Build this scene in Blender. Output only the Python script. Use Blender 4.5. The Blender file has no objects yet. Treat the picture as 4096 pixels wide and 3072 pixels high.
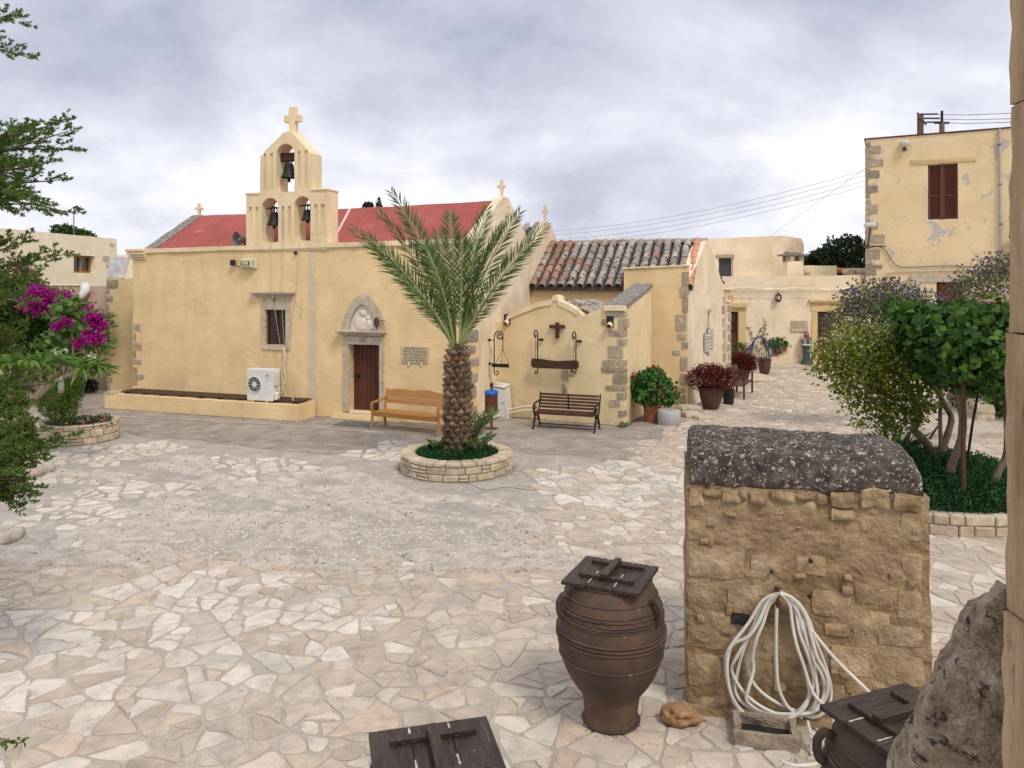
import bpy, bmesh, math, random
import numpy as np
from mathutils import Vector, Matrix, noise

random.seed(7)
rng = np.random.default_rng(7)
SC = bpy.context.scene
COL = SC.collection
PI = math.pi
R = math.radians

# ------------------------------------------------------------------ camera
CAM_H = 3.7          # eye height above the courtyard (the view is from a landing)
FPX = 768.0          # focal length in pixels of a 1024 px wide frame
HOR = 282.5          # horizon row
cam_d = bpy.data.cameras.new('camera')
cam_d.lens = 27.0
cam_d.sensor_width = 36.0
cam_d.shift_y = -(384 - HOR) / 1024.0
cam_d.clip_start = 0.05
cam_d.clip_end = 3000
cam = bpy.data.objects.new('camera', cam_d)
COL.objects.link(cam)
cam.location = (0, 0, CAM_H)
cam.rotation_euler = (PI / 2, 0, 0)
SC.camera = cam

# ------------------------------------------------------------------ sky, sun, exposure
SUN_EL, SUN_AZ = R(52), R(148)     # azimuth clockwise from +Y: high behind the camera
world = bpy.data.worlds.new('World')
SC.world = world
world.use_nodes = True
nt = world.node_tree
nt.nodes.clear()
def wn(t, **kw):
    n = nt.nodes.new(t)
    for k, v in kw.items():
        setattr(n, k, v)
    return n
out = wn('ShaderNodeOutputWorld')
bg = wn('ShaderNodeBackground')
sky = wn('ShaderNodeTexSky')
sky.sky_type = 'NISHITA'
sky.sun_disc = False
sky.sun_elevation = SUN_EL
sky.sun_rotation = SUN_AZ
sky.air_density = 1.0
sky.dust_density = 2.0
skys = wn('ShaderNodeVectorMath', operation='SCALE')
skys.inputs['Scale'].default_value = 0.10
nt.links.new(sky.outputs[0], skys.inputs[0])
tc = wn('ShaderNodeTexCoord')
sep = wn('ShaderNodeSeparateXYZ')
nt.links.new(tc.outputs['Generated'], sep.inputs[0])
zc = wn('ShaderNodeMath', operation='MAXIMUM')
zc.inputs[1].default_value = 0.0
nt.links.new(sep.outputs['Z'], zc.inputs[0])
za = wn('ShaderNodeMath', operation='ADD')
za.inputs[1].default_value = 0.62
nt.links.new(zc.outputs[0], za.inputs[0])
dx = wn('ShaderNodeMath', operation='DIVIDE')
dy = wn('ShaderNodeMath', operation='DIVIDE')
nt.links.new(sep.outputs['X'], dx.inputs[0]); nt.links.new(za.outputs[0], dx.inputs[1])
nt.links.new(sep.outputs['Y'], dy.inputs[0]); nt.links.new(za.outputs[0], dy.inputs[1])
cmb = wn('ShaderNodeCombineXYZ')
nt.links.new(dx.outputs[0], cmb.inputs[0]); nt.links.new(dy.outputs[0], cmb.inputs[1])
n1 = wn('ShaderNodeTexNoise')
n1.inputs['Scale'].default_value = 2.4
n1.inputs['Detail'].default_value = 7
n1.inputs['Roughness'].default_value = 0.56
n1.inputs['Distortion'].default_value = 0.15
mp = wn('ShaderNodeMapping')
mp.inputs['Location'].default_value = (3.1, 1.35, 0.4)
mp.inputs['Scale'].default_value = (0.85, 1.0, 1.0)
nt.links.new(cmb.outputs[0], mp.inputs[0])
nt.links.new(mp.outputs[0], n1.inputs['Vector'])
r1 = wn('ShaderNodeValToRGB')
els = r1.color_ramp.elements
els[0].position = 0.32; els[0].color = (0.36, 0.375, 0.47, 1)
els[1].position = 0.64; els[1].color = (0.86, 0.865, 0.90, 1)
e = els.new(0.50); e.color = (0.59, 0.60, 0.685, 1)
nt.links.new(n1.outputs['Fac'], r1.inputs[0])
n2 = wn('ShaderNodeTexNoise')
n2.inputs['Scale'].default_value = 2.6
n2.inputs['Detail'].default_value = 5
nt.links.new(mp.outputs[0], n2.inputs['Vector'])
r2 = wn('ShaderNodeValToRGB')
r2.color_ramp.elements[0].position = 0.30; r2.color_ramp.elements[0].color = (0.86, 0.86, 0.86, 1)
r2.color_ramp.elements[1].position = 0.44; r2.color_ramp.elements[1].color = (0.97, 0.97, 0.97, 1)
nt.links.new(n2.outputs['Fac'], r2.inputs[0])
mx = wn('ShaderNodeMix', data_type='RGBA')
nt.links.new(r2.outputs[0], mx.inputs['Factor'])
nt.links.new(skys.outputs[0], mx.inputs[6])
nt.links.new(r1.outputs[0], mx.inputs[7])
nt.links.new(mx.outputs[2], bg.inputs['Color'])
bg.inputs['Strength'].default_value = 1.0
nt.links.new(bg.outputs[0], out.inputs[0])

sun_d = bpy.data.lights.new('sun', 'SUN')
sun_d.energy = 1.5
sun_d.angle = R(15)
sun_d.color = (1.0, 0.93, 0.82)
sun = bpy.data.objects.new('sun', sun_d)
COL.objects.link(sun)
sdir = Vector((math.sin(SUN_AZ) * math.cos(SUN_EL), math.cos(SUN_AZ) * math.cos(SUN_EL), math.sin(SUN_EL)))
sun.rotation_euler = sdir.to_track_quat('Z', 'Y').to_euler()
sun.location = (0, 0, 30)

SC.view_settings.view_transform = 'Standard'
SC.view_settings.look = 'None'
SC.view_settings.exposure = 0.42
SC.view_settings.gamma = 1.0
SC.view_settings.use_curve_mapping = False
SC.cycles.max_bounces = 6
SC.cycles.diffuse_bounces = 3
SC.cycles.transparent_max_bounces = 8

# ------------------------------------------------------------------ helpers: places
def G(u, v, z=0.0):
    """point at height z seen at pixel (u, v)"""
    Y = FPX * (CAM_H - z) / (v - HOR)
    return Vector(((u - 512) / FPX * Y, Y, z))
def D(u, v, Y):
    """point at depth Y seen at pixel (u, v)"""
    return Vector(((u - 512) / FPX * Y, Y, CAM_H - (v - HOR) / FPX * Y))

class Frame:
    """a wall-aligned frame: x along the wall, y into it, z up"""
    def __init__(s, origin, ang):
        s.o = Vector((origin[0], origin[1], 0)); s.a = ang
        s.ex = Vector((math.cos(ang), math.sin(ang), 0))
        s.ey = Vector((-math.sin(ang), math.cos(ang), 0))
    def at(s, u, v, y=0.0):
        d = Vector(((u - 512) / FPX, 1.0, -(v - HOR) / FPX))
        c = Vector((0, 0, CAM_H))
        t = (y - (c - s.o).dot(s.ey)) / d.dot(s.ey)
        p = c + d * t - s.o
        return p.dot(s.ex), p.z
    def w(s, x, y, z=0.0):
        return s.o + s.ex * x + s.ey * y + Vector((0, 0, z))

# ------------------------------------------------------------------ helpers: objects
def tag(o, label=None, cat=None, group=None, kind=None):
    if label: o['label'] = label
    if cat: o['category'] = cat
    if group: o['group'] = group
    if kind: o['kind'] = kind
    return o
def thing(name, label, cat, loc=(0, 0, 0), rz=0.0, group=None):
    o = bpy.data.objects.new(name, None)
    o.empty_display_size = 0.2
    COL.objects.link(o)
    o.location = loc
    o.rotation_euler = (0, 0, rz)
    return tag(o, label, cat, group)
def frame_thing(name, label, cat, fr):
    return thing(name, label, cat, fr.o, fr.a)
def link(name, me, mat, parent=None, loc=None, rot=None):
    o = bpy.data.objects.new(name, me)
    COL.objects.link(o)
    if mat is not None and len(me.materials) == 0:
        me.materials.append(mat)
    if parent is not None: o.parent = parent
    if loc is not None: o.location = loc
    if rot is not None: o.rotation_euler = rot
    return o
def copy_tree(src, loc=None, rz=None, parent=None):
    c = src.copy(); COL.objects.link(c)
    if parent is not None: c.parent = parent
    if loc is not None: c.location = loc
    if rz is not None: c.rotation_euler = (0, 0, rz)
    for ch in src.children:
        k = copy_tree(ch, parent=c)
    return c

class MB:
    def __init__(s):
        s.v = []; s.f = []
    def add(s, vs, fs, M=None):
        b = len(s.v)
        if M is None: s.v.extend(tuple(p) for p in vs)
        else: s.v.extend(tuple(M @ Vector(p)) for p in vs)
        s.f.extend(tuple(i + b for i in f) for f in fs)
        return s
    def box(s, x0, x1, y0, y1, z0, z1, M=None):
        vs = [(x, y, z) for z in (z0, z1) for y in (y0, y1) for x in (x0, x1)]
        return s.add(vs, [(0, 2, 3, 1), (4, 5, 7, 6), (0, 1, 5, 4), (2, 6, 7, 3), (0, 4, 6, 2), (1, 3, 7, 5)], M)
    def cbox(s, x0, x1, y0, y1, z0, z1, b=0.01, M=None, jit=0.0):
        X = (x0, x1); Yy = (y0, y1); Z = (z0, z1)
        b = min(b, (x1 - x0) * .45, (y1 - y0) * .45, (z1 - z0) * .45)
        vs = []; idx = {}
        for i in (0, 1):
            for j in (0, 1):
                for k in (0, 1):
                    for a in range(3):
                        p = [X[i], Yy[j], Z[k]]
                        q = [b if (i, j, k)[t] == 0 else -b for t in range(3)]
                        p = [p[t] + (0 if t == a else q[t]) for t in range(3)]
                        if jit: p = [c + random.uniform(-jit, jit) for c in p]
                        idx[i, j, k, a] = len(vs); vs.append(p)
        fs = []
        for a in range(3):
            o1, o2 = (a + 1) % 3, (a + 2) % 3
            for sd in (0, 1):
                def c(p, q):
                    t = [0, 0, 0]; t[a] = sd; t[o1] = p; t[o2] = q
                    return idx[t[0], t[1], t[2], a]
                f = [c(0, 0), c(1, 0), c(1, 1), c(0, 1)]
                fs.append(f if sd else f[::-1])
        for a in range(3):                                   # edges along axis a
            o1, o2 = (a + 1) % 3, (a + 2) % 3
            for p in (0, 1):
                for q in (0, 1):
                    def c(sd, ax):
                        t = [0, 0, 0]; t[a] = sd; t[o1] = p; t[o2] = q
                        return idx[t[0], t[1], t[2], ax]
                    fs.append((c(0, o1), c(1, o1), c(1, o2), c(0, o2)))
        for i in (0, 1):
            for j in (0, 1):
                for k in (0, 1):
                    fs.append((idx[i, j, k, 0], idx[i, j, k, 1], idx[i, j, k, 2]))
        return s.add(vs, fs, M)
    def prism(s, poly, y0, y1, M=None):
        """polygon in (x, z) pushed along y"""
        n = len(poly)
        vs = [(p[0], y0, p[1]) for p in poly] + [(p[0], y1, p[1]) for p in poly]
        fs = [tuple(range(n)), tuple(range(2 * n - 1, n - 1, -1))]
        fs += [(i, i + n, (i + 1) % n + n, (i + 1) % n) for i in range(n)]
        return s.add(vs, fs, M)
    def slab(s, poly, z0, z1, M=None):
        n = len(poly)
        vs = [(p[0], p[1], z0) for p in poly] + [(p[0], p[1], z1) for p in poly]
        fs = [tuple(range(n - 1, -1, -1)), tuple(range(n, 2 * n))]
        fs += [(i, (i + 1) % n, (i + 1) % n + n, i + n) for i in range(n)]
        return s.add(vs, fs, M)
    def lathe(s, prof, n=24, M=None, cap=True):
        vs = []; fs = []
        for r, z in prof:
            for i in range(n):
                a = 2 * PI * i / n
                vs.append((r * math.cos(a), r * math.sin(a), z))
        for k in range(len(prof) - 1):
            for i in range(n):
                j = (i + 1) % n
                fs.append((k * n + i, k * n + j, (k + 1) * n + j, (k + 1) * n + i))
        if cap:
            fs.append(tuple(range(n - 1, -1, -1)))
            fs.append(tuple(range((len(prof) - 1) * n, len(prof) * n)))
        return s.add(vs, fs, M)
    def tube(s, path, r, n=8, cap=True, M=None):
        P = [Vector(p) for p in path]
        m = len(P)
        rs = r if isinstance(r, (list, tuple)) else [r] * m
        vs = []; fs = []
        t0 = (P[1] - P[0]).normalized()
        up = Vector((0, 0, 1)) if abs(t0.z) < .9 else Vector((1, 0, 0))
        nx = t0.cross(up).normalized()
        for i in range(m):
            t = (P[min(i + 1, m - 1)] - P[max(i - 1, 0)])
            t = t.normalized() if t.length > 1e-9 else t0
            nx = (nx - t * nx.dot(t))
            nx = nx.normalized() if nx.length > 1e-6 else t.orthogonal().normalized()
            ny = t.cross(nx)
            for k in range(n):
                a = 2 * PI * k / n
                vs.append(P[i] + (nx * math.cos(a) + ny * math.sin(a)) * rs[i])
        for i in range(m - 1):
            for k in range(n):
                j = (k + 1) % n
                fs.append((i * n + k, i * n + j, (i + 1) * n + j, (i + 1) * n + k))
        if cap:
            fs.append(tuple(range(n - 1, -1, -1)))
            fs.append(tuple(range((m - 1) * n, m * n)))
        return s.add(vs, fs, M)
    def mesh(s, name='mesh', smooth=False, fix=True, auto=None):
        me = bpy.data.meshes.new(name)
        me.from_pydata(s.v, [], s.f)
        if fix:
            bm = bmesh.new(); bm.from_mesh(me)
            bmesh.ops.recalc_face_normals(bm, faces=bm.faces)
            bm.to_mesh(me); bm.free()
        if smooth:
            me.polygons.foreach_set('use_smooth', [True] * len(me.polygons))
            if auto is not None: me.set_sharp_from_angle(angle=R(auto))
        me.update()
        return me
    def build(s, name, mat, parent=None, smooth=False, loc=None, rot=None, auto=None):
        return link(name, s.mesh(name, smooth, auto=auto), mat, parent, loc, rot)

def spline(pts, n=8):
    """Catmull-Rom through pts"""
    P = [Vector(p) for p in pts]
    P = [P[0] * 2 - P[1]] + P + [P[-1] * 2 - P[-2]]
    o = []
    for i in range(1, len(P) - 2):
        a, b, c, d = P[i - 1], P[i], P[i + 1], P[i + 2]
        for k in range(n):
            t = k / n
            o.append(0.5 * ((2 * b) + (c - a) * t + (2 * a - 5 * b + 4 * c - d) * t * t + (3 * b - a - 3 * c + d) * t ** 3))
    o.append(P[-2])
    return o

def T(x=0, y=0, z=0, rz=0, rx=0, ry=0):
    return Matrix.Translation((x, y, z)) @ Matrix.Rotation(rz, 4, 'Z') @ Matrix.Rotation(ry, 4, 'Y') @ Matrix.Rotation(rx, 4, 'X')

def wall(outline, holes, thick, cell=0.3, amp=0.012, M=None, seed=0.0, edge=0.01, nscale=1.1):
    """plastered wall: outline and holes in (x, z); front at y = 0, back at y = thick; uneven surface and edges"""
    bm = bmesh.new()
    edges = []
    for poly in [outline] + list(holes):
        vs = [bm.verts.new((p[0], 0, p[1])) for p in poly]
        for i in range(len(vs)):
            edges.append(bm.edges.new((vs[i], vs[(i + 1) % len(vs)])))
    bmesh.ops.triangle_fill(bm, edges=edges, use_beauty=True, use_dissolve=False, normal=(0, -1, 0))
    xs = [p[0] for p in outline]; zs = [p[1] for p in outline]
    def cuts(lo, hi, ax):
        n = max(1, int((hi - lo) / cell))
        for i in range(1, n):
            c = lo + (hi - lo) * i / n
            co = Vector((0, 0, 0)); no = Vector((0, 0, 0)); co[ax] = c; no[ax] = 1
            bmesh.ops.bisect_plane(bm, geom=bm.verts[:] + bm.edges[:] + bm.faces[:], dist=1e-5, plane_co=co, plane_no=no)
    if cell: cuts(min(xs), max(xs), 0); cuts(min(zs), max(zs), 2)
    bmesh.ops.recalc_face_normals(bm, faces=bm.faces)
    ext = bmesh.ops.extrude_face_region(bm, geom=bm.faces[:])
    bv = [g for g in ext['geom'] if isinstance(g, bmesh.types.BMVert)]
    for v in bv: v.co.y += thick
    zmin = min(zs)
    for v in bm.verts:
        if v.co.z < zmin + 1e-4: 
            k = 0.4
        else: k = 1.0
        p = Vector((v.co.x, 0, v.co.z)) * nscale + Vector((seed, seed * 1.7, 0))
        a = noise.noise(p) + 0.5 * noise.noise(p * 2.9)
        front = v.co.y < thick * .5
        if front: v.co.y -= a * amp
        b = noise.noise(p * 1.6 + Vector((9, 3, 1))) * edge * k
        c = noise.noise(p * 1.6 + Vector((2, 13, 5))) * edge * k
        v.co.x += b
        if v.co.z > zmin + 1e-4: v.co.z += c
    bmesh.ops.recalc_face_normals(bm, faces=bm.faces)
    if M is not None: bm.transform(M)
    me = bpy.data.meshes.new('wall')
    bm.to_mesh(me); bm.free()
    return me

def rough_block(x0, x1, y0, y1, z0, z1, sub=3, amp=0.02, fr=4.0, seed=0.0, rnd=0.0):
    """a stone block with a worn, uneven surface"""
    bm = bmesh.new()
    bmesh.ops.create_cube(bm, size=1.0)
    bmesh.ops.subdivide_edges(bm, edges=bm.edges[:], cuts=sub, use_grid_fill=True)
    cx, cy, cz = (x0 + x1) / 2, (y0 + y1) / 2, (z0 + z1) / 2
    sx, sy, sz = x1 - x0, y1 - y0, z1 - z0
    for v in bm.verts:
        q = v.co.copy()
        if rnd:
            l = q.length
            s_ = q.normalized() * 0.62
            q = q.lerp(s_, rnd)
        p = Vector((cx + q.x * sx, cy + q.y * sy, cz + q.z * sz))
        n = q.normalized()
        d = noise.noise(p * fr + Vector((seed, seed, seed))) + .5 * noise.noise(p * fr * 2.3 + Vector((seed, 0, 5)))
        v.co = p + n * d * amp
    me = bpy.data.meshes.new('stone')
    bm.to_mesh(me); bm.free()
    return me

def arch_pts(xa, xb, zs, ztop, n=10, pointed=False):
    """points from (xb, zs) over the crown to (xa, zs)"""
    c = (xa + xb) / 2; h = (xb - xa) / 2; o = []
    for i in range(n + 1):
        t = PI * i / n
        if pointed:
            k = abs(math.cos(t)); z = zs + (ztop - zs) * (1 - k ** 1.8) ** .6
        else:
            z = zs + (ztop - zs) * math.sin(t)
        o.append((c + h * math.cos(t), z))
    return o

def text_mesh(txt, size, align='CENTER', ext=0.002):
    cu = bpy.data.curves.new('lettering', 'FONT')
    cu.body = txt; cu.size = size; cu.align_x = align; cu.align_y = 'CENTER'
    cu.extrude = ext; cu.resolution_u = 2
    ob = bpy.data.objects.new('lettering', cu)
    COL.objects.link(ob)
    dg = bpy.context.evaluated_depsgraph_get()
    me = bpy.data.meshes.new_from_object(ob.evaluated_get(dg))
    bpy.data.objects.remove(ob)
    bpy.data.curves.remove(cu)
    me.transform(Matrix.Rotation(PI / 2, 4, 'X'))       # stand up, readable from -y
    return me

# ------------------------------------------------------------------ materials
def NT(m):
    m.use_nodes = True
    t = m.node_tree; t.nodes.clear()
    return t
def mat(name, c1, c2, c3=None, scale=3.0, detail=5, rough=0.85, bump=0.15, bscale=18.0, metallic=0.0, vary=0.0, spots=None,
        spot_scale=9.0, spot_th=0.62, stretch=(1, 1, 1), island=False, bdist=0.02, spec=0.3, hue=0.0, fine=0.0):
    """two or three tones mixed by noise, an optional layer of spots, fine relief; `vary` changes brightness from object to object"""
    m = bpy.data.materials.new(name)
    t = NT(m); N = t.nodes.new; L = t.links.new
    o = N('ShaderNodeOutputMaterial'); b = N('ShaderNodeBsdfPrincipled')
    L(b.outputs[0], o.inputs[0])
    b.inputs['Roughness'].default_value = rough
    b.inputs['Metallic'].default_value = metallic
    b.inputs['Specular IOR Level'].default_value = spec
    tc = N('ShaderNodeTexCoord'); oi = N('ShaderNodeObjectInfo'); geo = N('ShaderNodeNewGeometry')
    rnd = geo.outputs['Random Per Island'] if island else oi.outputs['Random']
    mp = N('ShaderNodeMapping'); mp.inputs['Scale'].default_value = stretch
    add = N('ShaderNodeVectorMath'); add.operation = 'ADD'
    sc = N('ShaderNodeMath'); sc.operation = 'MULTIPLY'; sc.inputs[1].default_value = 57.0
    L(rnd, sc.inputs[0])
    L(tc.outputs['Object'], mp.inputs[0]); L(mp.outputs[0], add.inputs[0]); L(sc.outputs[0], add.inputs[1])
    vec = add.outputs[0]
    n = N('ShaderNodeTexNoise'); n.inputs['Scale'].default_value = scale; n.inputs['Detail'].default_value = detail
    n.inputs['Roughness'].default_value = 0.6
    L(vec, n.inputs['Vector'])
    r = N('ShaderNodeValToRGB'); e = r.color_ramp.elements
    e[0].position = 0.32; e[0].color = (*c1, 1); e[1].position = 0.68; e[1].color = (*c2, 1)
    if c3: k = e.new(0.5); k.color = (*c3, 1)
    L(n.outputs['Fac'], r.inputs[0])
    col = r.outputs[0]
    if spots is not None:
        sn = N('ShaderNodeTexNoise'); sn.inputs['Scale'].default_value = spot_scale; sn.inputs['Detail'].default_value = 7
        sn.inputs['Roughness'].default_value = 0.65
        L(vec, sn.inputs['Vector'])
        sr = N('ShaderNodeValToRGB'); sr.color_ramp.elements[0].position = spot_th; sr.color_ramp.elements[1].position = spot_th + 0.07
        L(sn.outputs['Fac'], sr.inputs[0])
        mx = N('ShaderNodeMix'); mx.data_type = 'RGBA'
        L(sr.outputs[0], mx.inputs['Factor']); L(col, mx.inputs[6]); mx.inputs[7].default_value = (*spots, 1)
        col = mx.outputs[2]
    if fine:
        fn = N('ShaderNodeTexNoise'); fn.inputs['Scale'].default_value = 85; fn.inputs['Detail'].default_value = 3
        L(vec, fn.inputs['Vector'])
        fm = N('ShaderNodeMapRange'); fm.inputs[1].default_value = .3; fm.inputs[2].default_value = .7
        fm.inputs[3].default_value = 1 - fine; fm.inputs[4].default_value = 1 + fine
        L(fn.outputs['Fac'], fm.inputs[0])
        vm = N('ShaderNodeVectorMath'); vm.operation = 'SCALE'
        L(col, vm.inputs[0]); L(fm.outputs[0], vm.inputs['Scale']); col = vm.outputs[0]
    if vary or hue:
        hs = N('ShaderNodeHueSaturation')
        mr = N('ShaderNodeMapRange'); mr.inputs[3].default_value = 1 - vary; mr.inputs[4].default_value = 1 + vary
        L(rnd, mr.inputs[0]); L(mr.outputs[0], hs.inputs['Value'])
        if hue:
            wv = N('ShaderNodeMath'); wv.operation = 'FRACT'; w2 = N('ShaderNodeMath'); w2.operation = 'MULTIPLY'; w2.inputs[1].default_value = 7.31
            L(rnd, w2.inputs[0]); L(w2.outputs[0], wv.inputs[0])
            m2 = N('ShaderNodeMapRange'); m2.inputs[3].default_value = .5 - hue; m2.inputs[4].default_value = .5 + hue
            L(wv.outputs[0], m2.inputs[0]); L(m2.outputs[0], hs.inputs['Hue'])
        L(col, hs.inputs['Color']); col = hs.outputs[0]
    L(col, b.inputs['Base Color'])
    if bump:
        bn = N('ShaderNodeTexNoise'); bn.inputs['Scale'].default_value = bscale; bn.inputs['Detail'].default_value = 6
        bn.inputs['Roughness'].default_value = 0.62
        L(vec, bn.inputs['Vector'])
        bp = N('ShaderNodeBump'); bp.inputs['Strength'].default_value = bump; bp.inputs['Distance'].default_value = bdist
        L(bn.outputs['Fac'], bp.inputs['Height']); L(bp.outputs[0], b.inputs['Normal'])
    m['bsdf'] = b.name
    return m
def leaf_mat(name, stops, rough=0.55, trans=0.25, spec=0.3):
    """leaf colours picked leaf by leaf"""
    m = bpy.data.materials.new(name)
    t = NT(m); N = t.nodes.new; L = t.links.new
    o = N('ShaderNodeOutputMaterial'); b = N('ShaderNodeBsdfPrincipled'); tr = N('ShaderNodeBsdfTranslucent'); ms = N('ShaderNodeMixShader')
    ms.inputs[0].default_value = trans
    geo = N('ShaderNodeNewGeometry'); r = N('ShaderNodeValToRGB')
    e = r.color_ramp.elements
    e[0].position = 0; e[0].color = (*stops[0], 1); e[1].position = 1; e[1].color = (*stops[-1], 1)
    for i in range(1, len(stops) - 1):
        k = e.new(i / (len(stops) - 1)); k.color = (*stops[i], 1)
    L(geo.outputs['Random Per Island'], r.inputs[0])
    L(r.outputs[0], b.inputs['Base Color']); L(r.outputs[0], tr.inputs[0])
    b.inputs['Roughness'].default_value = rough; b.inputs['Specular IOR Level'].default_value = spec
    L(b.outputs[0], ms.inputs[1]); L(tr.outputs[0], ms.inputs[2]); L(ms.outputs[0], o.inputs[0])
    return m

def plaster(name, a, b_, c, stain=None, streak=0.25):
    """lime-washed plaster: broad mottling, trowel marks, faint runs of rain"""
    m = mat(name, a, b_, c, scale=0.9, detail=8, rough=0.9, bump=0.35, bscale=7.0, bdist=0.03, spec=0.15)
    t = m.node_tree; N = t.nodes.new; L = t.links.new
    bs = t.nodes[m['bsdf']]
    src = bs.inputs['Base Color'].links[0].from_socket
    tc = N('ShaderNodeTexCoord')
    mp = N('ShaderNodeMapping'); mp.inputs['Scale'].default_value = (1.1, 1.1, 0.5)
    L(tc.outputs['Object'], mp.inputs[0])
    n = N('ShaderNodeTexNoise'); n.inputs['Scale'].default_value = 1.6; n.inputs['Detail'].default_value = 6
    L(mp.outputs[0], n.inputs['Vector'])
    mr = N('ShaderNodeMapRange'); mr.inputs[1].default_value = .35; mr.inputs[2].default_value = .7
    mr.inputs[3].default_value = 1.0 + streak * .18; mr.inputs[4].default_value = 1.0 - streak * .42
    L(n.outputs['Fac'], mr.inputs[0])
    mp2 = N('ShaderNodeMapping'); mp2.inputs['Scale'].default_value = (1.0, 1.0, 3.0)
    L(tc.outputs['Object'], mp2.inputs[0])
    n2 = N('ShaderNodeTexNoise'); n2.inputs['Scale'].default_value = 2.4; n2.inputs['Detail'].default_value = 9; n2.inputs['Roughness'].default_value = .65
    L(mp2.outputs[0], n2.inputs['Vector'])
    m3 = N('ShaderNodeMapRange'); m3.inputs[1].default_value = .3; m3.inputs[2].default_value = .7
    m3.inputs[3].default_value = .95; m3.inputs[4].default_value = 1.045
    L(n2.outputs['Fac'], m3.inputs[0])
    mm = N('ShaderNodeMath'); mm.operation = 'MULTIPLY'; L(mr.outputs[0], mm.inputs[0]); L(m3.outputs[0], mm.inputs[1])
    vs = N('ShaderNodeVectorMath'); vs.operation = 'SCALE'
    L(src, vs.inputs[0]); L(mm.outputs[0], vs.inputs['Scale'])
    cur = vs.outputs[0]
    # small flakes where an older coat shows
    fn = N('ShaderNodeTexNoise'); fn.inputs['Scale'].default_value = 1.7; fn.inputs['Detail'].default_value = 9; fn.inputs['Roughness'].default_value = .7
    L(tc.outputs['Object'], fn.inputs['Vector'])
    fr = N('ShaderNodeValToRGB'); fr.color_ramp.elements[0].position = .665; fr.color_ramp.elements[1].position = .70
    L(fn.outputs['Fac'], fr.inputs[0])
    fx = N('ShaderNodeMix'); fx.data_type = 'RGBA'; fx.inputs[7].default_value = (*[min(1, k * 1.06 + .03) for k in b_], 1)
    L(fr.outputs[0], fx.inputs['Factor']); L(cur, fx.inputs[6]); cur = fx.outputs[2]
    # hairline cracks in places
    cn = N('ShaderNodeTexNoise'); cn.inputs['Scale'].default_value = 2.0; cn.inputs['Detail'].default_value = 4
    L(tc.outputs['Object'], cn.inputs['Vector'])
    cv = N('ShaderNodeVectorMath'); cv.operation = 'MULTIPLY_ADD'; cv.inputs[1].default_value = (.55, .55, .55)
    L(cn.outputs['Color'], cv.inputs[0]); L(tc.outputs['Object'], cv.inputs[2])
    vr = N('ShaderNodeTexVoronoi'); vr.feature = 'DISTANCE_TO_EDGE'; vr.inputs['Scale'].default_value = .9
    L(cv.outputs[0], vr.inputs['Vector'])
    ck = N('ShaderNodeMapRange'); ck.inputs[1].default_value = .004; ck.inputs[2].default_value = .012; ck.inputs[3].default_value = .30; ck.inputs[4].default_value = 0
    L(vr.outputs['Distance'], ck.inputs[0])
    mk = N('ShaderNodeTexNoise'); mk.inputs['Scale'].default_value = .55; L(tc.outputs['Object'], mk.inputs['Vector'])
    mk2 = N('ShaderNodeMapRange'); mk2.inputs[1].default_value = .52; mk2.inputs[2].default_value = .62; L(mk.outputs['Fac'], mk2.inputs[0])
    cm_ = N('ShaderNodeMath'); cm_.operation = 'MULTIPLY'; L(ck.outputs[0], cm_.inputs[0]); L(mk2.outputs[0], cm_.inputs[1])
    cx = N('ShaderNodeMix'); cx.data_type = 'RGBA'; cx.inputs[7].default_value = (*[k * .45 for k in a], 1)
    L(cm_.outputs[0], cx.inputs['Factor']); L(cur, cx.inputs[6]); cur = cx.outputs[2]
    if stain:
        for (x0, wd, z0, z1, colr, st) in stain:                 # a vertical run: centre x, half width, from z0 to z1
            sp = N('ShaderNodeSeparateXYZ'); L(tc.outputs['Object'], sp.inputs[0])
            wn_ = N('ShaderNodeTexNoise'); wn_.inputs['Scale'].default_value = 2.2; wn_.inputs['Detail'].default_value = 5
            L(tc.outputs['Object'], wn_.inputs['Vector'])
            w1 = N('ShaderNodeMath'); w1.operation = 'MULTIPLY_ADD'; w1.inputs[1].default_value = wd * 2.4; w1.inputs[2].default_value = -wd * 1.2 - x0
            L(wn_.outputs['Fac'], w1.inputs[0])
            ad = N('ShaderNodeMath'); ad.operation = 'ADD'; L(sp.outputs['X'], ad.inputs[0]); L(w1.outputs[0], ad.inputs[1])
            ab = N('ShaderNodeMath'); ab.operation = 'ABSOLUTE'; L(ad.outputs[0], ab.inputs[0])
            mx_ = N('ShaderNodeMapRange'); mx_.inputs[1].default_value = wd * .5; mx_.inputs[2].default_value = wd * 1.15
            mx_.inputs[3].default_value = st; mx_.inputs[4].default_value = 0
            L(ab.outputs[0], mx_.inputs[0])
            zl = N('ShaderNodeMapRange'); zl.inputs[1].default_value = z0 - .15; zl.inputs[2].default_value = z0 + .1
            zh = N('ShaderNodeMapRange'); zh.inputs[1].default_value = z1 - .1; zh.inputs[2].default_value = z1 + .1
            zh.inputs[3].default_value = 1; zh.inputs[4].default_value = 0
            L(sp.outputs['Z'], zl.inputs[0]); L(sp.outputs['Z'], zh.inputs[0])
            p1 = N('ShaderNodeMath'); p1.operation = 'MULTIPLY'; p2 = N('ShaderNodeMath'); p2.operation = 'MULTIPLY'
            L(mx_.outputs[0], p1.inputs[0]); L(zl.outputs[0], p1.inputs[1]); L(p1.outputs[0], p2.inputs[0]); L(zh.outputs[0], p2.inputs[1])
            sx = N('ShaderNodeMix'); sx.data_type = 'RGBA'; sx.inputs[7].default_value = (*colr, 1)
            L(p2.outputs[0], sx.inputs['Factor']); L(cur, sx.inputs[6]); cur = sx.outputs[2]
    L(cur, bs.inputs['Base Color'])
    return m

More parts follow.
